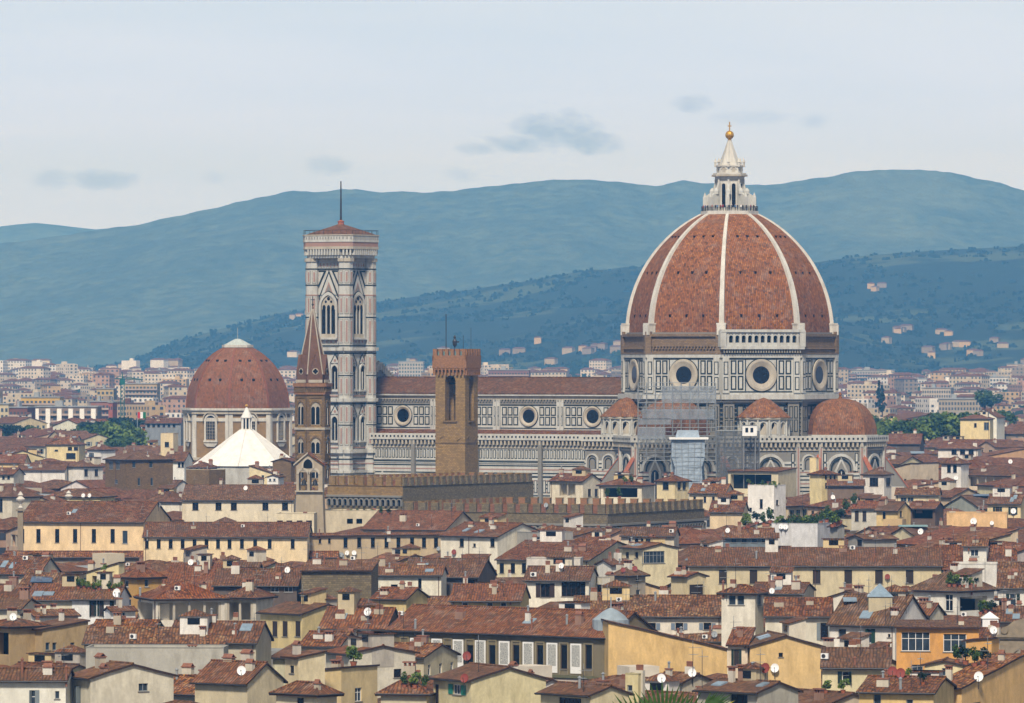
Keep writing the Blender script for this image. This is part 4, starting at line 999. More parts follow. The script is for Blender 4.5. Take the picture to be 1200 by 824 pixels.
def flat_ground():
    v = []; f = []; Ys = [-60, 0, 60, 120, 180, 240, 300, 360, 420, 450, 700, 2500, 3500, 4500, 5500, 7000, 9000, 15300]
    for Y in Ys:
        for x in (-2900, -1500, -700, 0, 700, 1500, 2900):
            v.append((x, Y, (53.0 if Y <= 0 else 53*(1-Y/450)**1.05 if Y < 450 else town_rise(Y)-.5)))
    for j in range(len(Ys)-1):
        for i in range(6): a = j*7+i; f.append((a, a+1, a+8, a+7))
    me = bpy.data.meshes.new('ground'); me.from_pydata(v, [], f); me.materials.append(GROUND); tag(link('ground', me), None, None, None, 'structure')
flat_ground()
Ys = [5900+3900*(i/110) for i in range(111)]
grid_mesh('hills', None, Ys, lambda px, Y: (mid_height(px, Y) if Y < mid_span(px)[1]*1.12 else 0)-(.0 if mid_height(px, Y) > 1 else 3), 240, HILLM)
def far_h(px, Y):
    t = (Y-9800)/(11900-9800); zr = PZ(interp(px, SK_FAR), 11900); e = min(1, max(0, t)); x = PX(px, Y)
    z = zr*e**1.1*(1 if t <= 1 else max(0, 1-(t-1)*1.5))
    return z + (fbm(x/900, Y/2200, 9.)*.16*zr*math.sin(math.pi*e) + fbm(x/260, Y/500, 4.)*.03*zr*math.sin(math.pi*e)) + (fbm(x/60, Y/90, 1.)*4 if t > .5 else 0)-2
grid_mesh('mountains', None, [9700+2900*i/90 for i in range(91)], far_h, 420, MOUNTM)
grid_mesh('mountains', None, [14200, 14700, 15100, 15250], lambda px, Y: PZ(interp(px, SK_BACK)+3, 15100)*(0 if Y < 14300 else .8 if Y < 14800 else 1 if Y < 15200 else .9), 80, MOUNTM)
def haze():
    mb = MB(); mb.box(-3000, 3000, -80, 15400, -3.5, 540); n = bpy.data.materials.new('haze'); n.use_nodes = True; nt = n.node_tree; nt.nodes.clear()
    o = nt.nodes.new('ShaderNodeOutputMaterial'); p = nt.nodes.new('ShaderNodeVolumePrincipled')
    p.inputs['Color'].default_value = (.12, .43, 1.0, 1); p.inputs['Absorption Color'].default_value = (1, 1, 1, 1); p.inputs['Density'].default_value = HAZE_D; p.inputs['Anisotropy'].default_value = 0
    nt.links.new(p.outputs[0], o.inputs['Volume']); ob = mb.build('haze', [n]); tag(ob, None, None, None, 'stuff')
HAZE_D = .000105
haze()

# ================================================================ trees
def leaf_cloud(mb, c, rx, ry, rz, n, size, r_, clumps=9, m=0):
    cl = []
    for _ in range(clumps):
        while True:
            p = Vector((r_.uniform(-1, 1), r_.uniform(-1, 1), r_.uniform(-.8, 1)))
            if p.length < 1: break
        cl.append((p*.72, r_.uniform(.28, .5)))
    for _ in range(n):
        q, rad = cl[r_.randrange(clumps)]; d = Vector((r_.gauss(0, 1), r_.gauss(0, 1), r_.gauss(0, 1))).normalized()*rad*(r_.random()**.35)
        p = q+d; P = Vector((c[0]+p.x*rx, c[1]+p.y*ry, c[2]+p.z*rz)); s = size*r_.uniform(.6, 1.3)
        a = Vector((r_.gauss(0, 1), r_.gauss(0, 1), r_.gauss(0, .6))).normalized(); b = a.cross(Vector((r_.gauss(0, 1), r_.gauss(0, 1), r_.gauss(0, 1)))).normalized()
        mb.poly([tuple(P-a*s-b*s*.5), tuple(P+a*s*.2-b*s*.7), tuple(P+a*s+b*s*.2), tuple(P-a*s*.1+b*s*.8)], m, [(0, 0)]*4)
TREES = {}
def tree_proto(kind, h, w, seed, leafm, n=500, size=.7):
    r_ = random.Random(seed); t = MB(); t.tube((0, 0, -2), (0, 0, h*.45), w*.05+.12, 6, r2=w*.03+.08)
    for k in range(5):
        a = r_.uniform(0, 6.28); t.tube((0, 0, h*r_.uniform(.28, .42)), (w*.3*math.cos(a), w*.3*math.sin(a), h*r_.uniform(.55, .75)), .14, 5, r2=.05)
    c = MB()
    if kind == 'cypress':
        for i in range(6): leaf_cloud(c, (0, 0, h*(.14+.15*i)), w*.5*(1-.13*i), w*.5*(1-.13*i), h*.14, n//6, size, r_, 6)
    elif kind == 'pine':
        leaf_cloud(c, (0, 0, h*.78), w*.55, w*.55, h*.2, n, size, r_, 14)
    else: leaf_cloud(c, (0, 0, h*.55), w*.52, w*.52, h*.46, n, size, r_, 18)
    return t.mesh('trunk', [TRUNK]), c.mesh('crown', [leafm])
def tree(key, label, x, Y, z=None, s=1.0, rz=0, name='broadleaf_tree', group=None):
    tm, cm = TREES[key]; ro = root(name, label, 'tree', (x, Y, gz(x, Y) if z is None else z), rz, group); ro.scale = (s, s, s)
    link('trunk', tm, ro); link('crown', cm, ro); return ro
TREES['round'] = tree_proto('round', 11, 12, 1, LEAF, 1500, .62); TREES['round2'] = tree_proto('round', 10, 13, 2, LEAF_L, 900, .8); TREES['cypress'] = tree_proto('cypress', 14, 4.5, 3, LEAF_F, 700, .5); TREES['pine'] = tree_proto('pine', 13, 14, 4, LEAF_F, 900, .8)
ORD = ['leftmost']+[w+' from left' for w in 'second third fourth fifth sixth seventh eighth ninth tenth eleventh twelfth thirteenth fourteenth fifteenth sixteenth seventeenth eighteenth nineteenth twentieth'.split()]
def row_trees(group, spots, where):
    spots = sorted(spots, key=lambda q: q[0])
    for i, (px, py, Y, key, s) in enumerate(spots):
        h = {'round': 11, 'round2': 10, 'cypress': 14, 'pine': 13}[key]*s; z = PZ(py, Y)-h*.98-(1.2 if key != 'cypress' else 0)
        nm = {'round': ('dark green broadleaf tree', 'broadleaf_tree'), 'round2': ('light green broadleaf tree', 'broadleaf_tree'), 'cypress': ('slim dark cypress', 'cypress_tree'), 'pine': ('flat topped dark pine', 'pine_tree')}[key]
        tree(key, '%s %s, %s' % (nm[0], where, ORD[i]), PX(px, Y), Y, max(0, z) if z < 6 else z, s, i*1.3, nm[1], group)
row_trees('trees before the white apartment block', [(92, 497, 2300, 'round', 1.0), (104, 493, 2330, 'round', 1.1), (112, 488, 2360, 'pine', 1.0), (122, 488, 2340, 'round', 1.1), (132, 492, 2300, 'round2', 1.1), (143, 488, 2380, 'round', 1.2), (152, 492, 2330, 'round', 1.0), (160, 496, 2290, 'round2', .9), (118, 504, 2250, 'round2', 1.0), (104, 506, 2250, 'round2', .9), (134, 508, 2230, 'round', .8), (146, 505, 2240, 'round', .9), (171, 486, 2500, 'pine', 1.0), (182, 487, 2500, 'pine', .9), (140, 484, 2520, 'pine', .8)], 'by the long apartment block')
row_trees('trees at the left edge', [(3, 494, 2500, 'round', .9), (13, 493, 2480, 'pine', .8), (36, 494, 2600, 'round', .7), (36, 506, 2560, 'cypress', .6)], 'at the left edge')
row_trees('trees right of the small tiled dome', [(1016, 480, 2150, 'round', .9), (1026, 484, 2130, 'round', .9), (1036, 487, 2120, 'round2', .8), (1046, 485, 2100, 'round2', .9), (1058, 487, 2080, 'round', .9), (1070, 486, 2090, 'round', .9), (1082, 489, 2080, 'round2', .8), (1093, 478, 2130, 'round', 1.1), (1103, 477, 2140, 'round', 1.2), (1113, 480, 2130, 'round2', 1.0), (1122, 478, 2160, 'round', 1.1), (1132, 477, 2150, 'round', 1.2), (1141, 484, 2140, 'round', 1.0), (1168, 475, 2350, 'round', .9), (1178, 478, 2360, 'round', .8), (1030, 447, 3200, 'cypress', 1.1), (1034, 452, 3180, 'cypress', 1.1), (1154, 453, 3200, 'round', 1.1), (1162, 455, 3190, 'round', 1.0)], 'right of the cathedral')

# woods, villas and cypresses on the slopes
def leaf_far(mb, x, Y, z, w, h, r_, n=7):
    for _ in range(n):
        c = (x+r_.gauss(0, w*.35), Y+r_.gauss(0, w*.35), z+h*r_.uniform(.15, .95)); s = w*r_.uniform(.22, .42)
        a = r_.uniform(0, 3.14); ca, sa = math.cos(a)*s, math.sin(a)*s*.5
        mb.poly([(c[0]-ca, c[1]-sa, c[2]-s*.6), (c[0]+ca, c[1]+sa, c[2]-s*.5), (c[0]+ca*.7, c[1]+sa, c[2]+s*.5), (c[0]-ca*.5, c[1]-sa, c[2]+s*.8)], 0, [(0, 0)]*4)
def woods():
    r_ = random.Random(11); mb = MB()
    for _ in range(5000):
        px = r_.uniform(-30, 1230); y0, y1 = mid_span(px); t = r_.random()**1.1; Y = y0+(y1-y0)*t*.995; x = PX(px, Y)
        d = fbm(x/260, Y/420, 7.7, 3)
        if d < -.05 and t < .93 and r_.random() < .85: continue
        z = mid_height(px, Y)
        if z < 4: continue
        leaf_far(mb, x, Y, z-3, 9, 6, r_, 7)
    tag(mb.build('hillside_woods', [leaf('woods', (34, 50, 35), (27, 41, 31), .02)]), 'dark woods spread over the lower hills behind the town', 'woods', None, 'stuff')
    mb = MB()
    for (a, b, ya, yb, n) in ((430, 735, 4300, 6900, 1200), (960, 1210, 3000, 6600, 1300), (100, 430, 3800, 6600, 450), (0, 200, 2700, 5200, 260), (960, 1210, 2400, 3200, 120)):
        for _ in range(n):
            px, Y = r_.uniform(a, b), r_.uniform(ya, yb); x = PX(px, Y); leaf_far(mb, x, Y, gz(x, Y)-1, r_.uniform(6, 11), r_.uniform(7, 12), r_, 14)
    tag(mb.build('suburb_trees', [leaf('suburb_leaves', (52, 72, 44), (30, 48, 34), .03)]), 'scattered dark green trees among the far suburbs', 'trees', None, 'stuff')
woods()
# ================================================================ houses
ALL = []          # every building: footprint + picture extent, to keep the filling ones clear of the placed ones
def house_geo(cx, cy, r, a, b):
    rr = R(r); u = (math.cos(rr), -math.sin(rr)); v = (math.sin(rr), math.cos(rr))
    return u, v, (cx-u[0]*a/2+v[0]*b/2, cy-u[1]*a/2+v[1]*b/2)     # nearest corner (cx, cy); centre of the footprint
WMESH = {}
SKYL = simple('skylight_glass', (128, 146, 160), .12, .3, 1.5, spec=.6)
def window_object(rt, T_world_loc, rz, w, h, style, near):
    """a window in its opening; origin at the bottom centre of the opening, on the wall face, looking down local -y"""
    st = style.split(':'); kind = st[0]; shc = st[1] if len(st) > 1 else None
    key = (round(w, 1), round(h, 1), kind, near); w, h = key[0], key[1]
    if key not in WMESH:
        f = MB(); p = MB(); t = .07
        fm = {'white': WHITEP, 'dark': WOODD, 'grey': GREYBOX, 'shut': WHITEP, 'closed': WOODD, 'grid': WHITEP, 'open': WOODD, 'pale': GREYBOX}[kind]
        d0, d1 = .14, .22
        f.box(-w/2, w/2, d0, d1, 0, t); f.box(-w/2, w/2, d0, d1, h-t, h); f.box(-w/2, -w/2+t, d0, d1, t, h-t); f.box(w/2-t, w/2, d0, d1, t, h-t)
        n = max(1, round(w/.75)) if kind != 'grid' else max(2, round(w/.9))
        for i in range(1, n): f.box(-w/2+w*i/n-.035, -w/2+w*i/n+.035, d0, d1-.02, t, h-t)
        if h > 1.3 and kind in ('white', 'grid', 'grey', 'shut'): f.box(-w/2+t, w/2-t, d0+.01, d1-.03, h*.66-.03, h*.66+.03)
        f.box(-w/2-.12, w/2+.12, -.1, .1, -.1, 0, 1)
        p.box(-w/2+.01, w/2-.01, d1-.04, d1, .01, h-.01)
        WMESH[key] = (f.mesh('frame', [fm, GREYM]), p.mesh('pane', [DARKW if kind in ('dark', 'open') else GLASS if kind in ('white', 'grid', 'pale', 'grey') else DARKW]))
        if kind == 'closed': q = MB(); q.box(-w/2+.02, w/2-.02, .04, .1, .02, h-.02); WMESH[key] += (q.mesh('pane', [shutter_mat((58, 48, 42))]),)
    ms = WMESH[key]
    win = link('window', ms[0], rt, T_world_loc, rz)
    pane = link('pane', ms[2] if kind == 'closed' else ms[1], win)
    if shc:
        col = {'green': (40, 72, 60), 'teal': (52, 142, 124), 'grey': (138, 148, 152), 'brown': (66, 50, 44), 'blue': (126, 142, 160), 'dgreen': (34, 52, 46)}[shc]
        k2 = ('s', round(w, 1), round(h, 1), shc)
        if k2 not in WMESH: q = MB(); q.box(-w/4, w/4, -.09, -.03, 0, h); WMESH[k2] = q.mesh('shutter', [shutter_mat(col)])
        for s in (-1, 1):
            q = abs(hash((round(T_world_loc[0], 2), s))) % 7
            if q == 0: link('shutter', WMESH[k2], win, (s*w*.25, .05, 0))
            elif q == 1: link('shutter', WMESH[k2], win, (s*(w*.5+.02), -.24, 0), s*R(-68))
            else: link('shutter', WMESH[k2], win, (s*(w*.75+.03), 0, 0))
    return win
def wall_face(mb, T, L, z0, z1, ops, m=0, depth=.26):
    """one wall with real openings; ops: (u0,u1,za,zb,depth)"""
    us = sorted({0, L, *[o[0] for o in ops], *[o[1] for o in ops]}); zs = sorted({z0, z1, *[o[2] for o in ops], *[o[3] for o in ops]})
    for ua, ub in zip(us, us[1:]):
        if ub-ua < 1e-4: continue
        for za, zb in zip(zs, zs[1:]):
            if zb-za < 1e-4: continue
            uc, zc = (ua+ub)/2, (za+zb)/2
            if any(o[0] < uc < o[1] and o[2] < zc < o[3] for o in ops): continue
            mb.poly([T(ua, 0, za), T(ub, 0, za), T(ub, 0, zb), T(ua, 0, zb)], m)
    for u0, u1, za, zb, d, lg in ops:
        mb.poly([T(u0, 0, zb), T(u1, 0, zb), T(u1, -d, zb), T(u0, -d, zb)], m); mb.poly([T(u0, -d, za), T(u1, -d, za), T(u1, 0, za), T(u0, 0, za)], m)
        mb.poly([T(u0, 0, za), T(u0, 0, zb), T(u0, -d, zb), T(u0, -d, za)], m); mb.poly([T(u1, -d, za), T(u1, -d, zb), T(u1, 0, zb), T(u1, 0, za)], m)
        mb.poly([T(u0, -d, za), T(u1, -d, za), T(u1, -d, zb), T(u0, -d, zb)], m+2 if lg else m+1)  # except in loggias, back coloured near-black to stand for shade inside
CHM = {}
CAPT = simple('weathered_cap_tile', (134, 92, 74), .9, .4, 3)
def chimney(parent, x, y, zr, r_, k=None, plast=None):
    k = r_.randrange(4) if k is None else k; w = r_.choice((.35, .5, .65)); h = r_.choice((.6, .9, 1.3)); key = (k, w, h)
    if key not in CHM:
        mb = MB()
        mb.box(-w, w, -w*.55, w*.55, -1.6, h, 0)
        if k == 0: mb.box(-w-.1, w+.1, -w*.55-.1, w*.55+.1, h, h+.12, 1); mb.slab([(-w, -w*.6, h+.14), (w, -w*.6, h+.14), (w, 0, h+.5), (-w, 0, h+.5)], .08, 1); mb.slab([(w, w*.6, h+.14), (-w, w*.6, h+.14), (-w, 0, h+.5), (w, 0, h+.5)], .08, 1)
        elif k == 1:
            for q in (-.6, -.2, .2, .6): mb.lathe([(.13, h), (.15, h+.5), (.2, h+.52), (.05, h+.62)], 7, (q*w, 0), 1)
        elif k == 2: mb.box(-w-.08, w+.08, -w*.55-.08, w*.55+.08, h, h+.15, 1); mb.tube((0, 0, h), (0, 0, h+.8), .14, 7, 2); mb.tube((0, 0, h+.8), (0, 0, h+.95), .26, 7, 2, r2=.05)
        else:
            for q in (-.8, 0, .8): mb.box(q*w-.09, q*w+.09, -w*.5, w*.5, h, h+.35, 1)
            mb.box(-w-.12, w+.12, -w*.55-.12, w*.55+.12, h+.35, h+.5, 1)
        CHM[key] = mb
    cols = ((204, 194, 170), (180, 166, 140), (150, 112, 90), (196, 186, 168), (216, 210, 196))
    return CHM[key].build('chimney', [plaster(plast or cols[r_.randrange(5)], .5), CAPT, GREYBOX], parent, loc=(x, y, zr))
def add_house(label, cx, cy, r, a, b, he, roof='A', pitch=.33, col=(216, 202, 168), ops=(), cat='house', name='house', over=.55, chim=2, seed=None, wallm=None, rmat=None, group='tile roofed town houses', near=True, z0=0, pillars=None, ridge=True, gutter=True, label2=None):
    """ops: (face 'A'|'B'|'C'|'D', u_centre, z_bottom, w, h, style or ('deep', depth))"""
    r_ = random.Random(seed if seed is not None else hash((round(cx, 1), round(cy, 1))) & 0xffff)
    u, v, c = house_geo(cx, cy, r, a, b); rt = root(name, label, cat, (*c, z0), -R(r), group); he = he-z0
    ring = [(-a/2, -b/2), (a/2, -b/2), (a/2, b/2), (-a/2, b/2)]; wm = wallm or plaster(col); MM = [wm, DARK, plaster(tuple(int(x*.86) for x in col), .3), WHITEP]
    mb = MB(); o = over
    def corner_h(x, y):
        if roof == 'A': return he
        return he
    fr = dict(zip('ABDC', poly_frames(ring)))     # A front, B right, D back, C left
    lip = {'flat': .9, 'terrace': 1.0}.get(roof, 0)
    hs = {'A': he, 'B': he, 'C': he, 'D': he}
    zA = pitch*b/2; zB = pitch*a/2
    for k, (T, L) in fr.items():
        oo = []
        for op in ops:
            if op[0] != k: continue
            _, uc, zb, w, h, st = op; dep = st[1] if isinstance(st, tuple) else .26
            u0, u1 = max(.05, uc-w/2), min(L-.05, uc+w/2); zt_ = min(zb+h, hs[k]+lip-.12)
            if u1-u0 > .15 and zt_-zb > .15: oo.append((u0, u1, zb, zt_, dep, isinstance(st, tuple) and st[0] == 'loggia'))
        wall_face(mb, T, L, 0, he+lip, oo, 0)
    if lip:
        t = .28; z = he+lip
        for k, (T, L) in fr.items(): mb.fbox(T, -.0, L, -t, .05, z, z+.1, 2); mb.poly([T(L-t, -t, he), T(t, -t, he), T(t, -t, z), T(L-t, -t, z)], 0)
        mb.poly([(-a/2, -b/2, he), (a/2, -b/2, he), (a/2, b/2, he), (-a/2, b/2, he)], 2)
    rm = MB(); t = .16
    if roof == 'A':    # ridge along the front
        h = zA; e = pitch*o; oa, ob = a/2+o*.5, b/2+o
        mb.poly([(a/2, -b/2, he), (a/2, b/2, he), (a/2, 0, he+h)], 0); mb.poly([(-a/2, b/2, he), (-a/2, -b/2, he), (-a/2, 0, he+h)], 0)
        rm.slab([(-oa, -ob, he-e+t), (oa, -ob, he-e+t), (oa, 0, he+h+t), (-oa, 0, he+h+t)], t, 0, 1); rm.slab([(oa, ob, he-e+t), (-oa, ob, he-e+t), (-oa, 0, he+h+t), (oa, 0, he+h+t)], t, 0, 1)
        rm.tube((-oa, 0, he+h+t), (oa, 0, he+h+t), .14, 6, 0)
        if gutter: rm.tube((-oa, -ob-.06, he-e+.02), (oa, -ob-.06, he-e+.02), .09, 6, 2)
        zr = lambda x, y: he+h-abs(y)*pitch
    elif roof == 'B':  # ridge running away, gable to the front
        h = zB; e = pitch*o; oa, ob = a/2+o, b/2+o*.5
        mb.poly([(-a/2, -b/2, he), (a/2, -b/2, he), (0, -b/2, he+h)], 0); mb.poly([(a/2, b/2, he), (-a/2, b/2, he), (0, b/2, he+h)], 0)
        rm.slab([(oa, -ob, he-e+t), (oa, ob, he-e+t), (0, ob, he+h+t), (0, -ob, he+h+t)], t, 0, 1); rm.slab([(-oa, ob, he-e+t), (-oa, -ob, he-e+t), (0, -ob, he+h+t), (0, ob, he+h+t)], t, 0, 1)
        rm.tube((0, -ob, he+h+t), (0, ob, he+h+t), .14, 6, 0)
        zr = lambda x, y: he+h-abs(x)*pitch
    elif roof == 'hip':
        e = pitch*o; oa, ob = a/2+o, b/2+o; m_ = min(a, b)/2; h = pitch*m_
        if a >= b: p, q = (-a/2+m_, 0), (a/2-m_, 0)
        else: p, q = (0, -b/2+m_), (0, b/2-m_)
        P = (*p, he+h+t); Q = (*q, he+h+t); c0, c1, c2, c3 = [(x, y, he-e+t) for x, y in ((-oa, -ob), (oa, -ob), (oa, ob), (-oa, ob))]
        if a-b > .3: fs = [[c0, c1, Q, P], [c1, c2, Q], [c2, c3, P, Q], [c3, c0, P]]
        elif b-a > .3: fs = [[c0, c1, P], [c1, c2, Q, P], [c2, c3, Q], [c3, c0, P, Q]]
        else: fs = [[c0, c1, P], [c1, c2, P], [c2, c3, P], [c3, c0, P]]
        for f in fs: rm.slab(f, t, 0, 1)
        for c_, d_ in ((c0, P), (c3, P if a >= b else Q), (c1, Q if a >= b else P), (c2, Q)): rm.tube(c_, d_, .13, 5, 0)
        rm.tube(P, Q, .14, 6, 0) if abs(a-b) > .3 else None
        if gutter: rm.tube(c0, c1, .09, 6, 2); rm.tube(c1, c2, .09, 6, 2)
        zr = lambda x, y: he+pitch*max(0, min(a/2-abs(x), b/2-abs(y)))
    elif roof in ('shedA', 'shedD', 'shedB', 'shedC'):   # low edge on the named face
        e = pitch*o
        if roof in 'shedA shedD':
            s = 1 if roof == 'shedA' else -1; h = pitch*b; lo, hi = -s*b/2, s*b/2; oa = a/2+o*.4
            mb.poly([(a/2, lo, he), (a/2, hi, he), (a/2, hi, he+h)] if s > 0 else [(a/2, hi, he), (a/2, lo, he), (a/2, hi, he+h)], 0)
            mb.poly([(-a/2, hi, he), (-a/2, lo, he), (-a/2, hi, he+h)] if s > 0 else [(-a/2, lo, he), (-a/2, hi, he), (-a/2, hi, he+h)], 0)
            T = fr['D' if s > 0 else 'A'][0]; mb.poly([T(0, 0, he), T(a, 0, he), T(a, 0, he+h), T(0, 0, he+h)], 0)
            f = [(-oa, lo-s*o, he-e+t), (oa, lo-s*o, he-e+t), (oa, hi+s*.2, he+h+pitch*.2+t), (-oa, hi+s*.2, he+h+pitch*.2+t)]; rm.slab(f if s > 0 else f[::-1], t, 0, 1)
            zr = lambda x, y: he+pitch*(s*y+b/2)
        else:
            s = -1 if roof == 'shedB' else 1; h = pitch*a; lo, hi = -s*a/2, s*a/2; ob = b/2+o*.4
            f = [(lo, -b/2, he), (hi, -b/2, he), (hi, -b/2, he+h)]; mb.poly(f if s > 0 else [f[1], f[0], f[2]], 0)
            f = [(hi, b/2, he), (lo, b/2, he), (hi, b/2, he+h)]; mb.poly(f if s > 0 else [f[1], f[0], f[2]], 0)
            T = fr['C' if s < 0 else 'B'][0]; mb.poly([T(0, 0, he), T(b, 0, he), T(b, 0, he+h), T(0, 0, he+h)], 0)
            f = [(lo-s*o, ob, he-e+t), (lo-s*o, -ob, he-e+t), (hi+s*.2, -ob, he+h+t+pitch*.2), (hi+s*.2, ob, he+h+t+pitch*.2)]; rm.slab(f if s > 0 else f[::-1], t, 0, 1)
            zr = lambda x, y: he+pitch*(s*x+a/2)
    else:
        h = lip; zr = lambda x, y: he
    mb.build('wall', MM, rt)
    if rm.v: ro = rm.build('roof', [rmat or r_.choices((ROOF, ROOF_RED, ROOF_TAN, ROOF_DARK, ROOF_ORANGE), (32, 20, 17, 14, 17))[0], WOODD, DARKMET], rt)
    else: ro = rt
    for op in ops:
        k, uc, zb, w, h_, st = op; T, L = fr[k]
        if isinstance(st, tuple):
            if st[0] == 'loggia' and len(st) > 2:
                n = st[2]
                for i in range(n+1):
                    q = MB(); uu = uc-w/2+.16+(w-.32)*i/n; q.fbox(T, uu-.16, uu+.16, -.36, -.04, zb, min(zb+h_, he-.05), 0); q.build('pillar', [WOODB if st[-1] == 'wood' else BUFF], rt)
            continue
        ang = math.atan2(T.d[1], T.d[0]); h2 = min(h_, he+lip-.12-zb)
        if h2 > .2: window_object(rt, T(uc, 0, zb), ang, w, h2, st, near)
    if roof in ('A', 'hip', 'B') and a > 6.5 and b > 6:      # small attic rooms and lean-tos breaking through the roof
        for _ in range(r_.choice((0, 0, 1, 1, 2)) if a < 22 else r_.choice((1, 2, 3))):
            w, d, hh = r_.uniform(.9, 2.0), r_.uniform(.8, 1.7), r_.uniform(1.0, 2.3); x, y = r_.uniform(-.32, .32)*a, r_.uniform(-.08, .36)*b; z = zr(x, y); q = MB(); k = r_.randrange(3)
            q.box(x-w, x+w, y-d, y+d, z-2.5, z+hh, 0)
            if k == 0: q.slab([(x-w-.25, y-d-.35, z+hh+.05), (x+w+.25, y-d-.35, z+hh+.05), (x+w+.25, y+d+.2, z+hh+.75), (x-w-.25, y+d+.2, z+hh+.75)], .12, 1); q.poly([(x+w, y-d, z+hh), (x+w, y+d, z+hh), (x+w, y+d, z+hh+.65)], 0)
            elif k == 1:
                c4 = [(x-w-.3, y-d-.3, z+hh), (x+w+.3, y-d-.3, z+hh), (x+w+.3, y+d+.3, z+hh), (x-w-.3, y+d+.3, z+hh)]; q.poly(c4[::-1], 0)
                for i_ in range(4): q.poly([c4[i_], c4[(i_+1) % 4], (x, y, z+hh+.3*w+.35)], 1)
            else: q.slab([(x-w-.25, y-d-.2, z+hh), (x+w+.25, y-d-.2, z+hh+.0), (x+w+.25, y+d+.2, z+hh), (x-w-.25, y+d+.2, z+hh)][0:4], .1, 1)
            ar = q.build('attic_room', [plaster(r_.choice(((214, 204, 180), (226, 222, 212), (200, 182, 140), (176, 168, 154), (216, 190, 130)))), ROOF], rt); q = MB(); q.box(x-w*.45, x+w*.45, y-d-.06, y-d+.02, z+hh-1.05, z+hh-.25); q.build('window', [DARKW], ar)
    if roof == 'A' and a > 7 and r_.random() < .35:
        for _ in range(r_.choice((1, 1, 2))):
            x, y = r_.uniform(-.4, .4)*a, r_.uniform(-.38, -.15)*b; w, d = r_.uniform(.4, .8), r_.uniform(.5, .9); z = lambda yy: he+zA-abs(yy)*pitch+.16; q = MB()
            q.hexa([(x-w, y-d, z(y-d)-.05), (x+w, y-d, z(y-d)-.05), (x+w, y+d, z(y+d)-.05), (x-w, y+d, z(y+d)-.05), (x-w, y-d, z(y-d)+.13), (x+w, y-d, z(y-d)+.13), (x+w, y+d, z(y+d)+.13), (x-w, y+d, z(y+d)+.13)]); q.build('skylight', [SKYL], ro)
    for i in range(chim+(1 if near else 0)):
        x, y = r_.uniform(-.42, .42)*a, r_.uniform(-.35, .35)*b; chimney(ro, x, y, zr(x, y), r_)
    if near and roof in ('A', 'hip') and a > 9 and r_.random() < .7:   # rain pipe down the front
        q = MB(); T = fr['A'][0]; uu = r_.choice((.4, a-.4, a*.5)); q.tube(T(uu, .1, 2), T(uu, .1, he-.2), .06, 5); q.build('rain_pipe', [simple('brown_pipe', (92, 66, 54), .6, .2)] if 'pipe' not in MATS else [MATS['pipe']], rt)
    zm = he+z0+max(zA if roof == 'A' else zB if roof == 'B' else pitch*min(a, b)/2 if roof == 'hip' else pitch*b if roof in ('shedA', 'shedD') else pitch*a if roof.startswith('shed') else lip, 0)
    cs = [(c[0]+su*u[0]*a/2+sv*v[0]*b/2, c[1]+su*u[1]*a/2+sv*v[1]*b/2) for su, sv in ((-1, -1), (1, -1), (1, 1), (-1, 1))]
    ALL.append(dict(cs=cs, y=min(p[1] for p in cs), z=zm, root=rt))
    return rt, ro, fr, zr
MATS['pipe'] = simple('brown_pipe', (92, 66, 54), .6, .2)

PROTECT = []     # picture rectangles that must stay visible: (x0, x1, ytop, ybottom, distance)
HINFO = {}
def H(key, label, x0, xc, x1, ye, he=17, r=0, roof='A', yr=None, pitch=.33, depth=11, col=(216, 202, 168), win=(), ybot=None, **kw):
    """a house given by where it stands in view: left end, nearest corner, right end, eave row; he = eave height fixes its distance"""
    Y = YH(ye, he); s = F/Y; rr = R(r)
    a = (xc-x0)/s/math.cos(rr) if r < 80 else depth
    if r > 8: b = (x1-xc)/s/math.sin(rr)
    else: b = depth
    if kw.get('bfix'): b = kw['bfix']
    kw.pop('bfix', None)
    if r < 80 and yr is not None and roof in ('A', 'hip'):
        if r <= 8 and 'depth_fixed' not in kw:
            hf = (ye-yr)/s/(pitch+(CZ-he)/Y); b = 2*hf
        else: pitch = max(.12, min(.6, (PZ(yr, Y+b/2*math.cos(rr))-he)/(b/2)))
    kw.pop('depth_fixed', None)
    if yr is not None and roof == 'B': pitch = max(.12, min(.8, (PZ(yr, Y)-he)/(a/2)))
    if yr is not None and roof in ('shedC', 'shedB') and r < 80: pitch = max(.08, min(.9, (PZ(yr, Y)-he)/a))
    cx, cy = PX(xc, Y), Y; u, v, c = house_geo(cx, cy, r, a, b)
    TA = Fr((cx-u[0]*a, cy-u[1]*a), u); TB = Fr((cx, cy), v)
    def locate(face, px, py):
        T = TA if face == 'A' else TB; k = (px-CX)/F; P0 = T.p; d = T.d
        t = (k*P0[1]-P0[0])/(d[0]-k*d[1]); Yt = P0[1]+t*d[1]; return t, PZ(py, Yt), F/Yt/ (1 if True else 1), (d[0]-k*d[1])
    ops = []
    for w in win:
        face, xs, yt, yb, wpx, st = w
        for x in xs:
            t, zt, sc_, dd = locate(face, x, yt); _, zb, _, _ = locate(face, x, yb); ww = wpx/sc_/max(.15, abs(dd)); ops.append((face, t, zb, ww, zt-zb, st))
    res = add_house(label, cx, cy, r, a, b, he, roof, pitch, col, ops, **kw)
    px = [CX+p[0]*F/p[1] for p in ALL[-1]['cs']]
    yb = ybot if ybot is not None else max([w[3] for w in win]+[ye+8])+2
    PROTECT.append((min(px), max(px), (yr or ye)-2, yb, Y))
    HINFO[key] = dict(Y=Y, a=a, b=b, r=r, he=he, c=c, cx=cx, cy=cy, u=u, v=v, res=res)
    return res
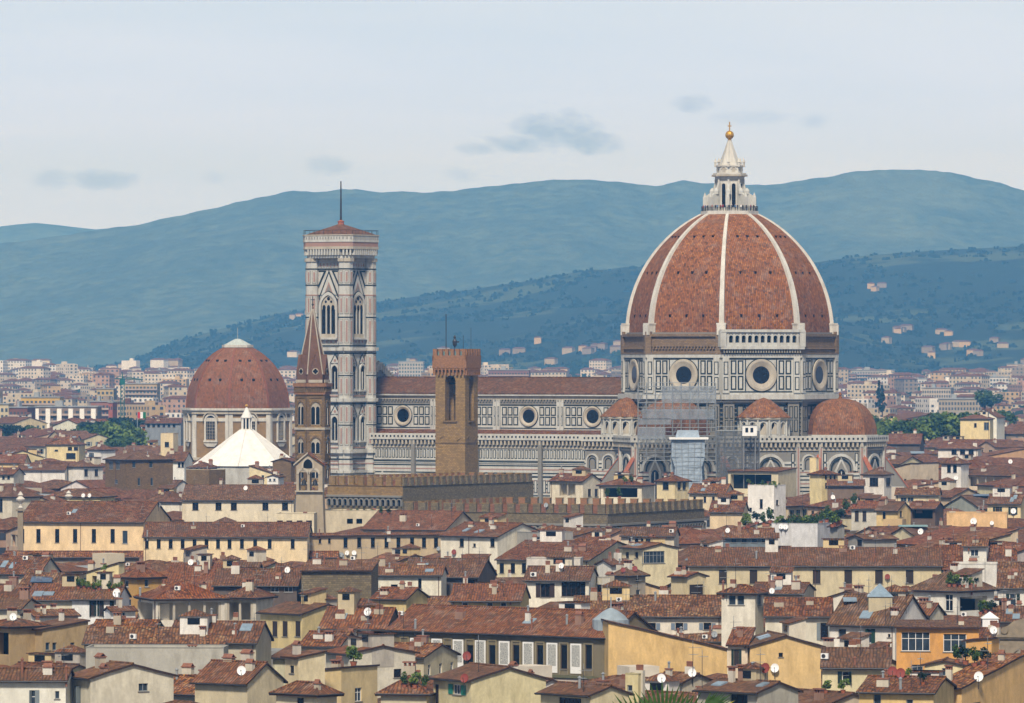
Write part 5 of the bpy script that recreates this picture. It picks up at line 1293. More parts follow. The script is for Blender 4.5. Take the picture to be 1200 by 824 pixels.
# colours
CR_, PE, YE, MU, WH, GR, TA_, OC, PK = (222, 206, 170), (232, 200, 152), (226, 184, 112), (196, 152, 66), (230, 226, 218), (172, 168, 160), (190, 172, 138), (180, 150, 100), (226, 206, 190)

# --- the bottom row -------------------------------------------------------
H('bl1', 'cream house at the bottom left corner with grey shuttered window', -12, 77, 96, 797, he=18.5, r=4, yr=785, depth=7, col=(226, 222, 204), win=[('A', [41], 809, 832, 10, 'white:grey'), ('A', [67], 810, 819, 5, 'grey')], chim=1, seed=1)
H('bl2', 'pale gabled house with stained side wall at the bottom left', 78, 106, 200, 795, he=18.6, r=58, roof='A', pitch=.26, col=(214, 206, 180), win=[('A', [91], 804, 826, 7, 'white:grey'), ('B', [168], 801, 810, 11, 'grey')], chim=1, seed=2)
H('bl3', 'mottled ochre house with dark open loggia at the left edge', -25, 12, 52, 735, he=19, r=50, roof='hip', yr=727, col=(176, 146, 92), win=[('A', [-2], 741, 768, 24, ('deep', 2.5))], chim=1, seed=3, ybot=776)
H('bl4', 'low ochre house with three small windows beside the mottled one', 12, 50, 100, 738, he=18.6, r=48, roof='shedA', pitch=.12, col=(180, 152, 102), win=[('B', [56, 64, 85], 753, 762, 5, 'grey')], chim=1, seed=4, ybot=776)
H('bl5', 'long low roofed building above a stained parapet near the loggia', 98, 262, 300, 754, he=17.6, r=3, yr=737, depth=12, col=(190, 180, 150), win=(), chim=2, seed=5, ybot=760)
H('bl6', 'long grey streaked wall building with flat top left of centre', 100, 262, 270, 768, he=17.4, r=3, roof='flat', depth=6, col=(176, 172, 158), win=[('A', [190, 206], 791, 796, 11, 'grey')], chim=0, seed=6, ybot=790)
H('bl7', 'rust tiled house at the bottom beside the stained wall', 226, 290, 330, 800, he=17, r=35, roof='A', yr=772, col=(206, 190, 150), chim=3, seed=7)
H('bm1', 'small cream house with hipped tile roof at the bottom edge', 322, 372, 394, 813, he=18.5, r=40, roof='hip', yr=794, col=(214, 198, 160), win=[('A', [352], 818, 830, 8, 'dark')], chim=0, seed=8)
H('bm2', 'narrow cream tower house with tan side and one small window', 333, 350, 380, 771, he=19.5, r=55, roof='shedA', pitch=.15, col=(224, 206, 160), win=[('A', [342], 780, 789, 5, 'dark')], chim=0, seed=9, ybot=797)
H('bm3', 'pale yellow gabled block right of the narrow cream tower house', 352, 400, 441, 789, he=17.4, r=35, roof='shedC', pitch=.1, col=(214, 188, 128), win=[('B', [420], 806, 822, 8, 'white')], chim=1, seed=10)
H('bm4', 'grey cream house with gable and small dark window by the satellite dishes', 380, 410, 486, 767, he=18.4, r=62, roof='A', pitch=.2, col=(206, 198, 176), win=[('A', [397], 779, 787, 9, 'white'), ('B', [466], 784, 794, 9, 'dark')], chim=1, seed=11, ybot=802)
H('bm5', 'rust roofed low house behind the green shuttered window house', 446, 500, 512, 812, he=17, r=10, roof='hip', yr=790, col=(200, 186, 150), chim=1, seed=12)
H('bm6', 'house with bright green shutters and plain yellow gable side', 507, 552, 640, 798, he=18.6, r=60, roof='A', pitch=.27, col=(214, 200, 148), win=[('A', [536], 802, 814, 10, 'white:teal'), ('A', [512], 802, 826, 4, 'closed')], chim=1, seed=13)
H('bm7', 'brown roofed house with timber eaves at the bottom centre', 634, 692, 738, 815, he=18.8, r=50, roof='A', pitch=.3, col=(214, 198, 150), win=[('A', [668], 818, 830, 26, 'dark')], chim=0, seed=14)
H('bm8', 'long yellow house with blank side wall sloping down to the right', 700, 713, 853, 762, he=17.0, r=82, roof='shedD', depth=8, pitch=.235, col=(222, 182, 104), chim=1, seed=15, ybot=792)
H('bm9', 'pink cream slice of house with one tall green window', 853, 876, 880, 756, he=19, r=8, roof='shedA', depth=8, pitch=.2, col=(228, 206, 172), win=[('A', [863], 761, 780, 6, 'closed:dgreen')], chim=0, seed=16, ybot=790)
H('bm10', 'yellow gabled house with two chimneys and wall dishes', 872, 879, 963, 758, he=18.8, r=80, roof='A', depth=10, pitch=.28, col=(224, 186, 112), win=[('B', [915], 765, 770, 5, 'dark')], chim=1, seed=17, ybot=796)
H('bm11', 'bottom house with broad red roof beneath the yellow gabled house', 820, 888, 938, 812, he=18.8, r=44, roof='A', pitch=.28, col=(176, 170, 152), win=[('A', [866], 814, 830, 20, 'dark'), ], chim=2, seed=18)
H('bm12', 'small red roofed house below the blank yellow wall', 764, 800, 836, 800, he=18, r=42, roof='A', pitch=.3, col=(196, 184, 158), chim=1, seed=19)
H('bm13', 'tiny yellow attic block with roof window beside the palm', 733, 748, 755, 800, he=19.2, r=30, roof='flat', col=(216, 200, 140), win=[('A', [738], 803, 810, 6, 'grey')], chim=0, seed=20)
H('br1', 'yellow house with arched blue shutter at the bottom right', 1008, 1094, 1128, 812, he=18.6, r=14, roof='A', yr=795, col=(226, 190, 110), win=[('A', [1028], 814, 830, 9, 'pale'), ('A', [1066], 820, 834, 8, 'pale')], chim=1, seed=21)
H('br2', 'long yellow wall house at the bottom right corner', 1094, 1127, 1215, 806, he=18.4, r=28, roof='shedA', pitch=.16, col=(226, 180, 100), win=[('B', [1145], 823, 834, 9, 'pale')], chim=1, seed=22)
H('br3', 'cream gabled house with one blue shuttered window by the yellow house', 1084, 1128, 1136, 780, he=18.6, r=10, roof='B', yr=775, pitch=.2, col=(230, 212, 158), win=[('A', [1107], 783, 792, 6, 'pale')], chim=0, seed=23, ybot=796)
H('br4', 'bright orange house with two large white glazed bays', 1051, 1147, 1150, 736, he=20, r=5, roof='shedA', pitch=.05, depth=9, col=(222, 156, 52), win=[('A', [1073], 741, 763, 33, 'grid'), ('A', [1119], 743, 764, 27, 'grid'), ('A', [1075], 779, 789, 13, 'grey')], chim=0, seed=24, ybot=790)
H('br5', 'stepped orange house with low arched roof right of the glazed bays', 1133, 1162, 1178, 752, he=19.5, r=24, roof='shedC', pitch=.1, col=(222, 164, 66), chim=0, seed=25, ybot=764)
H('br6', 'cream house under a tiled roof with one green shuttered window', 964, 1042, 1055, 782, he=18.2, r=4, roof='A', yr=761, depth=8, col=(218, 204, 154), win=[('A', [992], 787, 801, 10, 'shut:dgreen')], chim=1, seed=26, ybot=808)
H('br7', 'white house with green shuttered flower window and grey gable', 974, 1049, 1094, 732, he=19.4, r=26, roof='A', yr=697, col=(228, 222, 210), win=[('A', [987], 737, 747, 9, 'pale'), ('A', [1021], 737, 754, 9, 'white:green'), ('A', [1042], 743, 747, 3, 'dark')], chim=2, seed=27, ybot=760)
H('br8', 'cream house with tall grey shutters left of the flower window house', 897, 973, 985, 722, he=19.2, r=4, roof='A', yr=702, depth=9, col=(220, 212, 188), win=[('A', [922], 729, 746, 8, 'dark:grey'), ('A', [966], 730, 750, 9, 'dark:grey')], chim=1, seed=28, ybot=752)
H('br9', 'white terrace house with striped awning and roof plants', 1069, 1121, 1170, 692, he=20.2, r=40, roof='hip', yr=664, col=(226, 220, 206), win=[('A', [1112], 697, 716, 9, 'shut'), ('B', [1141], 699, 716, 32, ('deep', 2.2))], chim=3, seed=29, ybot=722)
H('br10', 'white house with dark green shutters at the right edge', 1170, 1215, 1225, 689, he=20, r=6, roof='A', yr=660, depth=10, col=(224, 218, 206), win=[('A', [1187], 696, 714, 8, 'white:dgreen')], chim=2, seed=30, ybot=722)
H('br11', 'low tile roof between the orange house and the stone arch', 1110, 1172, 1200, 756, he=17, r=30, roof='A', yr=724, col=(206, 190, 160), chim=2, seed=31)
H('bc1', 'square white tower house with paired pale blue windows', 846, 885, 896, 695, he=22, r=20, roof='hip', yr=687, col=(226, 218, 198), win=[('A', [858, 868], 698, 709, 8, 'pale'), ('B', [890], 697, 709, 5, 'pale')], chim=0, seed=32, ybot=728)
H('bc2', 'long pale house with blue grey shutters below the white tower house', 742, 846, 850, 722, he=18.6, r=4, roof='A', yr=699, depth=11, col=(224, 214, 194), win=[('A', [764, 796, 829], 730, 738, 9, 'dark:blue')], chim=1, seed=33, ybot=740)
H('bc3', 'tan house end with tile roof beside the long pale house', 672, 740, 748, 717, he=18.2, r=4, roof='A', yr=700, depth=9, col=(208, 194, 156), chim=2, seed=34, ybot=724)
H('bc4', 'house with cascading red roofs behind the blank yellow wall', 770, 850, 862, 750, he=15.4, r=12, roof='A', yr=728, col=(206, 190, 160), chim=3, seed=35, ybot=754)
H('bc5', 'white attic room with brown window over the cascading roofs', 848, 876, 884, 741, he=16.4, r=18, roof='A', yr=733, depth=4, col=(220, 210, 190), win=[('A', [859], 743, 751, 20, 'dark')], chim=2, seed=36, ybot=752)

# --- painted frieze house ---------------------------------------------------
pal = H('frieze', 'long house with ornamental grey and white painted panels under its eaves', 452, 713, 716, 746, he=18.6, r=36, roof='A', yr=718, bfix=11, col=(122, 110, 78), win=[('A', [474, 499, 525, 551, 577, 605, 633, 661, 690], 756, 784, 8, 'dark')], chim=2, seed=40, ybot=790, rmat=ROOF_RED)
def frieze():
    i = HINFO['frieze']; rt = i['res'][0]; T, L = i['res'][2]['A']; Y = i['Y']; s = F/Y; pan = NB('painted_panel'); v = pan.obj()
    vo = pan.N('ShaderNodeTexVoronoi'); vo.inputs['Scale'].default_value = 2.6; vo.feature = 'DISTANCE_TO_EDGE'; pan.L(v, vo.inputs[0])
    w = pan.math('SINE', pan.math('MULTIPLY', vo.outputs[0], 46)); pan.set(pan.b.inputs['Base Color'], pan.mix(pan.rng(w, -.4, .5), lin((86, 88, 90)), lin((196, 196, 190))))
    he = i['he']; cx, cy, u_, a_ = i['cx'], i['cy'], i['u'], i['a']; P0 = (cx-u_[0]*a_, cy-u_[1]*a_)
    def U(px): k = (px-CX)/F; return (k*P0[1]-P0[0])/(u_[0]-k*u_[1])
    for k, px in enumerate((487, 512, 537, 563, 591, 619, 647, 675)):
        m = MB(); u = U(px); z1 = he-1.05; z0 = he-4.9
        m.fbox(T, u-.85, u+.85, 0, .07, z0, z1, 1); m.fbox(T, u-.64, u+.64, .03, .1, z0+.9, z1-.2, 0); m.build('painted_panel', [pan.m, WHITEP], rt)
    for px in (474, 499, 525, 551, 577, 605, 633, 661, 690):
        u = U(px); m = MB(); m.fbox(T, u-.75, u-.56, 0, .1, he-5.1, he-1.1, 0); m.fbox(T, u+.56, u+.75, 0, .1, he-5.1, he-1.1, 0); m.fbox(T, u-.75, u+.75, 0, .12, he-1.1, he-.9, 0); m.build('window_surround', [plaster((142, 128, 92), .3)], rt)
    m = MB(); m.fbox(T, 0, L, 0, .35, he-5.5, he-5.15, 0); m.fbox(T, 0, L, 0, .12, he-6.4, he-5.6, 1); m.fbox(T, 0, L, 0, .25, he-6.7, he-6.4, 0); m.build('string_course', [simple('green_stone_trim', (98, 98, 74), .8), plaster((206, 190, 178), .2)], rt)
frieze()
H('fr2', 'yellow ended annex at the right end of the painted house', 713, 722, 745, 724, he=19.8, r=35, roof='shedA', pitch=.1, col=(222, 184, 104), chim=2, seed=41, ybot=730)

# --- the middle bottom --------------------------------------------------------
H('m1', 'loggia house with grey inner wall and wide red roof', 157, 183, 262, 702, he=20.4, r=72, roof='hip', yr=684, col=(222, 212, 192), win=[('B', [222], 706, 727, 74, ('loggia', 2.6, 4)), ('A', [170], 706, 727, 18, ('loggia', 2.4, 1)), ('A', [163], 744, 750, 4, 'dark')], chim=2, seed=42, ybot=750, rmat=ROOF_RED)
H('m2', 'loggia house wing with deep brown opening', 262, 300, 318, 700, he=20.2, r=20, roof='hip', yr=686, col=(196, 188, 168), win=[('A', [281], 706, 727, 30, ('loggia', 2.6, 2))], chim=1, seed=43, ybot=735)
H('m3', 'mustard yellow house with two small white windows', 140, 161, 189, 676, he=20.6, r=50, roof='hip', yr=660, col=(198, 150, 56), win=[('A', [148], 680, 688, 5, 'white'), ('B', [172], 679, 688, 5, 'white'), ('A', [150], 702, 710, 7, 'white')], chim=2, seed=44, ybot=706)
H('m4', 'pale yellow house with arched loggia and flowering terrace', 100, 139, 145, 672, he=20.2, r=25, roof='shedC', pitch=.28, col=(228, 208, 146), win=[('A', [112], 675, 690, 8, ('deep', 1.2)), ('A', [122], 673, 692, 9, ('deep', 1.2)), ('A', [133], 676, 690, 7, ('deep', 1.2))], chim=1, seed=45, ybot=696)
H('m5', 'white house with dark green double shutters below the mustard house', 84, 138, 142, 702, he=18.8, r=6, roof='A', yr=687, depth=9, col=(228, 228, 226), win=[('A', [108, 119], 702, 722, 5, 'closed:dgreen'), ('A', [131], 703, 716, 5, 'closed:dgreen')], chim=1, seed=46, ybot=726)
H('m6', 'bright white gabled house left of the loggia tower', 122, 130, 158, 716, he=18.4, r=66, roof='B', pitch=.3, col=(238, 238, 238), win=[('B', [138, 145], 718, 724, 3, 'dark')], chim=0, seed=47, ybot=738)
H('m7', 'tile roofed house with dark solar panel strip', 20, 72, 90, 690, he=17.8, r=20, roof='A', yr=668, col=(210, 198, 164), win=[('B', [76], 696, 706, 5, 'dark')], chim=2, seed=48)
H('m8', 'low broad tiled house below the long dark eaves, far left', -10, 46, 66, 672, he=17.4, r=20, roof='A', yr=654, col=(204, 192, 166), chim=1, seed=49)
H('m9', 'red brown roofed house in the left cluster with cream walls', 30, 96, 110, 703, he=18, r=8, roof='A', yr=686, depth=10, col=(216, 206, 176), chim=2, seed=50)
H('m10', 'low cream house at the far left with patched tiles', -14, 22, 40, 700, he=18, r=25, roof='A', yr=684, col=(200, 186, 154), win=[('A', [4], 706, 714, 6, 'dark')], chim=1, seed=51)
H('m11', 'white gabled house before the ochre buildings', 24, 40, 90, 722, he=18, r=65, roof='B', pitch=.25, col=(226, 220, 206), chim=2, seed=52)
H('m12', 'low cream eaved house at the far left above the ochre house', -12, 24, 40, 714, he=18.4, r=10, roof='A', yr=702, col=(212, 202, 176), chim=1, seed=53)
H('m13', 'broad red roof slope below the loggia base', 104, 176, 200, 746, he=17.5, r=8, roof='A', yr=728, depth=14, col=(190, 176, 146), chim=3, seed=54)
H('m14', 'wide patched roof right of the loggia house', 196, 300, 315, 752, he=17.8, r=12, roof='A', yr=730, col=(190, 180, 154), chim=3, seed=55)
H('m15', 'grey stone blank walled block with cut off tiled top', 353, 435, 441, 669, he=21.2, r=5, roof='shedA', pitch=.12, depth=10, col=PE, wallm=PALAZZO, chim=1, seed=56, ybot=706)
H('m16', 'yellow gabled house with three grey shuttered arches', 303, 354, 412, 720, he=19.4, r=46, roof='A', pitch=.24, col=(206, 184, 120), win=[('A', [322, 334, 349], 728, 746, 6, 'closed')], chim=1, seed=57, ybot=750)
H('m17', 'bright tiled house right of the yellow gabled one with white windows', 375, 452, 470, 736, he=18.6, r=15, roof='A', yr=710, col=(128, 106, 84), win=[('A', [430, 447], 741, 750, 7, 'white')], chim=2, seed=58, rmat=ROOF_RED)
H('m18', 'small low house with teal sheet roof in the centre left', 352, 398, 420, 757, he=18.4, r=20, roof='A', yr=742, col=(214, 200, 170), chim=2, seed=59)
H('m19', 'big dark tile roof house with shaded attic behind loggia', 250, 348, 356, 686, he=18.8, r=4, roof='A', yr=668, depth=12, col=(98, 84, 74), win=[('A', [322, 338], 688, 694, 10, 'white')], chim=1, seed=60)
H('m20', 'broad tiled roof below the long dark eaves, left of centre', 188, 292, 306, 692, he=17.4, r=6, roof='A', yr=661, depth=14, col=(190, 176, 150), chim=3, seed=61)
H('m21', 'white L shaped house beside the blank stone block', 436, 517, 530, 674, he=19.2, r=6, roof='A', yr=664, depth=8, col=(226, 220, 198), win=[('A', [462], 685, 692, 8, 'dark'), ('A', [492], 678, 690, 4, 'dark')], chim=2, seed=62, ybot=698)
H('m22', 'plain cream block at the end of the white L shaped house', 508, 538, 545, 663, he=20, r=8, roof='flat', depth=8, col=(216, 206, 184), chim=0, seed=63, ybot=690)
H('m23', 'low yellow house with a row of air conditioners', 436, 476, 500, 702, he=17.6, r=20, roof='A', yr=690, col=(210, 186, 116), chim=2, seed=64)
H('m24', 'brown roofed house with chimney pots above the painted house', 528, 610, 618, 704, he=18, r=6, roof='A', yr=686, depth=10, col=(196, 168, 92), win=[('A', [545, 574, 590], 706, 711, 7, 'white')], chim=3, seed=65)
H('m25', 'weathered grey tiled barn like house with dark wooden gable', 470, 560, 580, 676, he=18.6, r=12, roof='A', yr=656, col=(96, 82, 70), win=[('A', [552], 680, 688, 8, 'dark')], chim=1, seed=66)
H('m26', 'white house with dark shuttered window and wide dark glazing', 615, 690, 701, 680, he=20.4, r=8, roof='A', yr=665, depth=9, col=(232, 224, 204), win=[('A', [639], 684, 700, 11, 'dark:brown'), ('A', [672], 681, 699, 28, 'dark')], chim=1, seed=67, ybot=712)
H('m27', 'narrow white gable with dark doorway right of the wide glazed house', 698, 706, 720, 684, he=19.6, r=55, roof='flat', col=(218, 210, 190), win=[('A', [702], 685, 700, 6, 'dark')], chim=0, seed=68, ybot=700)
H('m28', 'grey narrow house with small reddish dish and skylight', 718, 736, 757, 674, he=19.8, r=40, roof='hip', yr=662, col=(168, 156, 136), win=[('B', [747], 678, 682, 4, 'dark'), ('B', [748], 691, 699, 5, 'white')], chim=1, seed=69, ybot=700)
H('m29', 'yellow cream house with wide grey framed window facing right', 730, 754, 795, 643, he=21.4, r=62, roof='A', pitch=.22, col=(222, 208, 164), win=[('A', [735, 746], 647, 654, 4, 'dark'), ('B', [766], 646, 660, 26, 'grey')], chim=2, seed=70, ybot=668)
H('m30', 'cream house with big dark shutter below the wide grey window', 787, 806, 828, 676, he=19.4, r=48, roof='A', pitch=.25, col=(214, 196, 148), win=[('B', [816], 685, 698, 16, 'closed')], chim=1, seed=71, ybot=700)
H('m31', 'long ridged tile roof over cream wall in the centre right', 808, 1103, 1110, 663, he=20.2, r=2, roof='A', yr=643, depth=16, col=(208, 192, 148), win=[('A', [847, 883, 921, 957, 994, 1030, 1066], 668, 684, 9, 'closed')], chim=5, seed=72, ybot=694, label2=None)
H('m32', 'cream house with white attic rooms on a balustraded roof terrace', 1095, 1190, 1215, 668, he=19.4, r=5, roof='A', yr=640, depth=18, col=(200, 184, 148), chim=4, seed=73)
H('m33', 'white attic room with paired window and dark balustrade', 1129, 1156, 1161, 640, he=23.2, r=8, roof='A', yr=632, depth=5, col=(232, 230, 216), win=[('A', [1142], 644, 652, 9, 'white')], chim=0, seed=74, ybot=662)
H('m34', 'white corner house with open roof terrace and dark hatch', 1114, 1168, 1174, 668, he=19.8, r=8, roof='flat', depth=9, col=(214, 210, 200), win=[('A', [1135], 672, 678, 18, ('deep', 1.5))], chim=0, seed=75, ybot=678)
H('m35', 'tile roofed house at the right with broad chimneys, behind the orange house', 1048, 1090, 1108, 720, he=18.6, r=30, roof='A', yr=700, col=(214, 204, 176), chim=3, seed=76)
H('m36', 'low dark tiled roof near the right edge behind the stone arch', 1150, 1215, 1230, 728, he=17.6, r=6, roof='A', yr=712, depth=10, col=(190, 170, 140), chim=2, seed=77)
H('m37', 'small white gabled dormer house in front of the long cream wall', 975, 1010, 1024, 700, he=19, r=30, roof='B', pitch=.3, col=(226, 218, 200), chim=2, seed=78)
H('m38', 'low red roofs before the long cream wall', 880, 940, 960, 696, he=18.2, r=10, roof='A', yr=684, col=(202, 188, 156), chim=4, seed=79)
H('m39', 'white house with two dark windows beside the grey ruined gable', 516, 583, 640, 629, he=20.6, r=32, roof='A', yr=614, col=(228, 220, 198), win=[('A', [541, 577], 631, 641, 5, 'dark'), ('A', [556], 637, 641, 3, 'dark')], chim=2, seed=80, ybot=658)
H('m40', 'grey rendered house with uneven gable and one window', 583, 625, 672, 630, he=20.4, r=56, roof='flat', col=(160, 158, 152), win=[('B', [631], 629, 638, 5, 'white')], chim=2, seed=81, ybot=640)
H('m41', 'wide tiled house with four dark windows in the centre', 582, 690, 760, 657, he=19, r=14, roof='A', yr=638, col=(216, 204, 164), win=[('A', [588, 601, 614], 660, 672, 5, 'dark')], chim=3, seed=82, ybot=676)
H('m42', 'broad brown hipped roof behind the blind arcade', 650, 722, 740, 643, he=18.4, r=15, roof='hip', yr=627, col=(190, 176, 140), chim=2, seed=83)
H('m43', 'long grey pink parapet with white dish in the centre', 617, 680, 690, 661, he=20, r=6, roof='flat', depth=5, col=(208, 200, 188), chim=0, seed=84, ybot=667)
H('m44', 'white gabled house below the grey skylight roof', 700, 716, 740, 662, he=20.2, r=60, roof='B', pitch=.3, col=(226, 222, 210), chim=1, seed=85)
H('m45', 'cream house with three dark openings right of the battlements', 728, 790, 800, 628, he=20, r=8, roof='A', yr=619, depth=10, col=(212, 200, 176), win=[('A', [739, 746, 753], 631, 637, 4, 'dark')], chim=2, seed=86, ybot=640)
H('m46', 'brown roofed courtyard house with a bright red apron of tiles', 424, 522, 560, 621, he=18.4, r=22, roof='A', yr=600, col=(204, 186, 150), chim=2, seed=87, ybot=624, rmat=ROOF_RED)

# --- the long peach buildings ---------------------------------------------------
H('p1', 'long peach building with seven tall dark windows', 19, 168, 192, 612, he=20, r=11, roof='A', yr=589, depth=16, col=(240, 206, 150), win=[('A', [26, 45, 67, 88, 110, 132], 620, 636, 5, 'dark'), ('A', [146.5], 622, 637, 6, 'pale')], chim=1, seed=90, ybot=646)
H('p2', 'long low peach wing with a row of ten small windows', 168, 360, 366, 629, he=18.4, r=1.5, roof='A', yr=613, depth=13, col=(236, 210, 160), win=[('A', [172, 186, 200, 214, 228, 242, 255.5, 269, 283.5, 299, 316, 343], 632, 643, 4.5, 'dark')], chim=0, seed=91, ybot=650)
H('p3', 'shaded tan wing continuing the peach building with eight small windows', 360, 362, 534, 627.5, he=18.4, r=74, roof='B', depth=13, pitch=.33, col=(196, 172, 130), win=[('B', [375, 386], 631, 637, 3, 'dark'), ('B', [405, 421, 437, 453, 467, 483, 497, 511], 630, 642, 4.8, 'dark')], chim=0, seed=92, ybot=648)  # peach wall colour darkened to paint the shade on this turned wing
H('p4', 'long low eaved strip under the peach building', 5, 395, 400, 653, he=14.2, r=1, roof='A', yr=647, depth=6, col=(150, 132, 108), chim=0, seed=93, ybot=656)
H('p5', 'cream building with large dark windows behind the peach wing', 213, 344, 350, 586, he=21, r=3, roof='A', yr=569, depth=15, col=(226, 212, 180), win=[('A', [229, 256, 274, 311, 334], 589, 598, 7, 'dark')], chim=0, seed=94, ybot=616)
H('p6', 'cream ground storey wall with arches under the small bell gable', 324, 368, 374, 607, he=19.6, r=3, roof='flat', depth=8, col=(220, 206, 172), win=[('A', [328, 339, 351, 362], 610, 617, 7, ('deep', .8))], chim=0, seed=95, ybot=618)
H('p7', 'plant covered terrace house below the battlements', 368, 462, 470, 604, he=19.6, r=4, roof='terrace', depth=9, col=(206, 192, 160), win=[('A', [410, 421], 608, 614, 7, ('deep', .8))], chim=2, seed=96, ybot=614)
H('p8', 'white house with a dark roof gap at the far left edge', -20, 14, 44, 582, he=21, r=40, roof='hip', yr=566, col=(214, 204, 180), win=[('A', [-4], 584, 600, 14, 'dark')], chim=1, seed=97, ybot=604)
H('p9', 'small brown gabled roof beside the stone urn', 36, 60, 76, 588, he=19.4, r=35, roof='B', pitch=.3, col=(176, 160, 130), chim=1, seed=98)
H('p10', 'grey gabled shed in front of the red hipped roof', 132, 150, 170, 590, he=19, r=40, roof='B', pitch=.34, col=(150, 148, 144), chim=0, seed=99)
H('p11', 'house with red hipped roof and white lower wall left of the cream building', 168, 213, 226, 588, he=19, r=20, roof='hip', yr=577, col=(224, 218, 200), win=[('A', [184], 590, 596, 5, 'dark')], chim=2, seed=100)

# --- upper left cluster --------------------------------------------------------
H('q1', 'big brown stone house with hipped red roof', 120, 148, 201, 539, he=25, r=60, roof='hip', yr=528, col=PE, wallm=BROWNST2, win=[('A', [130, 138], 541, 550, 5, 'pale'), ('A', [136], 562, 567, 4, 'pale'), ('B', [157, 177], 541, 548, 4, 'grey'), ('B', [163, 178], 560, 569, 3, 'pale')], chim=2, seed=101, ybot=572)
H('q2', 'white house with one grey window under red hipped roof', 101, 118, 134, 527, he=23, r=42, roof='hip', yr=521, col=(232, 230, 226), win=[('A', [107], 531, 537, 6, 'grey')], chim=1, seed=102, ybot=541)
H('q3', 'white gabled house with two shuttered side windows', 76, 98, 119, 547, he=21, r=40, roof='hip', yr=539, col=(226, 222, 214), win=[('B', [101, 113], 550, 558, 4, 'closed')], chim=2, seed=103, ybot=562)
H('q4', 'yellow cream villa with balcony and dark windows', 54, 92, 98, 521, he=22.5, r=14, roof='hip', yr=515, col=(226, 206, 146), win=[('A', [82, 89], 524, 528, 5, 'dark'), ('A', [66], 527, 529, 4, 'dark'), ('A', [83], 531, 538, 11, 'dark')], chim=1, seed=104, ybot=538)
H('q5', 'tiny yellow attic on top of the yellow cream villa', 63, 90, 94, 514, he=24.4, r=8, roof='A', yr=511, depth=6, col=(230, 206, 138), chim=1, seed=105)
H('q6', 'low house with bright orange roof at the far left', -12, 28, 33, 542, he=20, r=10, roof='A', yr=527, depth=12, col=(222, 190, 126), chim=1, seed=106, rmat=ROOF_RED)
H('q7', 'red roofed long low house in the left cluster', 20, 76, 80, 551, he=20, r=5, roof='A', yr=544, depth=12, col=(226, 222, 216), chim=2, seed=107)
H('q8', 'long pale house at the left edge beneath the orange roof', -10, 16, 26, 556, he=20, r=20, roof='A', yr=549, col=(204, 200, 184), win=[('A', [4, 10], 558, 562, 3, 'dark')], chim=1, seed=108)
H('q9', 'cream tower like house with one dark window left of the small chapel dome', 188, 203, 208, 511, he=26, r=18, roof='flat', depth=7, col=(228, 206, 156), win=[('A', [195.5], 518, 524, 5, 'dark')], chim=0, seed=109, ybot=531)
H('q10', 'long low red roofed hall left of the small chapel dome', 148, 212, 216, 512, he=20, r=4, roof='A', yr=503, depth=16, col=(120, 100, 86), chim=0, seed=110)
H('q11', 'blue grey clerestory hall behind the low red hall', 170, 212, 216, 496, he=26, r=4, roof='A', yr=492, depth=14, col=(132, 140, 148), win=[('A', [174, 180, 186, 192, 198, 204], 497, 501, 3.2, 'dark')], chim=0, seed=111)
H('q12', 'rough stone block in front of the white pyramid roof', 217, 245, 263, 555, he=23.5, r=35, roof='flat', wallm=BROWNST2, chim=0, seed=112, ybot=576)
H('q13', 'house with a white pillared loggia left of the white pyramid roof', 221, 246, 253, 548, he=23.4, r=12, roof='hip', yr=541, col=(236, 234, 228), win=[('A', [231, 236, 241], 548, 552, 3.2, 'dark')], chim=1, seed=113, ybot=552)
H('q14', 'brown stone gabled house right of the white pyramid roof', 319, 341, 352, 541, he=24.4, r=28, roof='B', pitch=.25, wallm=BROWNST2, chim=1, seed=114, ybot=564)
H('q15', 'pale yellow shed roof house below the white pyramid roof', 292, 322, 328, 556, he=22.4, r=10, roof='shedB', pitch=.32, col=(228, 210, 160), win=[('A', [308], 557, 563, 3, 'pale')], chim=1, seed=115)
H('q16', 'small white twin windowed dormer under tiles near the brown gable', 313, 326, 332, 559, he=22.6, r=18, roof='B', pitch=.3, col=(240, 240, 238), win=[('A', [316.5, 321.5], 561, 564, 2.6, 'pale')], chim=1, seed=116)
H('q17', 'red roofed house with white wall and green awning by the stone block', 192, 216, 224, 540, he=24, r=15, roof='A', yr=529, col=(232, 232, 226), win=[('A', [210, 214], 542, 548, 3, 'dark')], chim=1, seed=117)
H('q18', 'small red roof with grey side wall left of the stone block', 200, 208, 219, 568, he=21, r=50, roof='A', yr=552, col=(188, 186, 182), chim=0, seed=118)

# --- below the cathedral ---------------------------------------------------------
H('c1', 'pale yellow house with flat roofed wing below the long nave', 620, 668, 684, 551, he=23.4, r=20, roof='A', yr=546, col=(226, 210, 162), chim=2, seed=120, ybot=560)
H('c2', 'cream house with open arched loggia below the long nave', 645, 683, 704, 564, he=23, r=30, roof='A', yr=556, col=(222, 210, 182), win=[('A', [665], 567, 581, 20, ('loggia', 2.2, 2)), ('B', [691, 699], 573, 582, 4, 'dark')], chim=1, seed=121, ybot=586)
H('c3', 'house with green glass veranda under a hipped brown roof', 702, 752, 768, 569, he=23, r=18, roof='hip', yr=560, col=(224, 214, 188), win=[('A', [727], 572, 583, 40, ('deep', 2.0))], chim=2, seed=122, ybot=588)
H('c4', 'yellow cream tower house with two pairs of dark windows', 770, 791, 808, 564, he=24.4, r=35, roof='hip', yr=557, col=(232, 212, 156), win=[('A', [780], 564, 574, 7, 'dark'), ('B', [796, 802], 564, 574, 4, 'dark')], chim=1, seed=123, ybot=588)
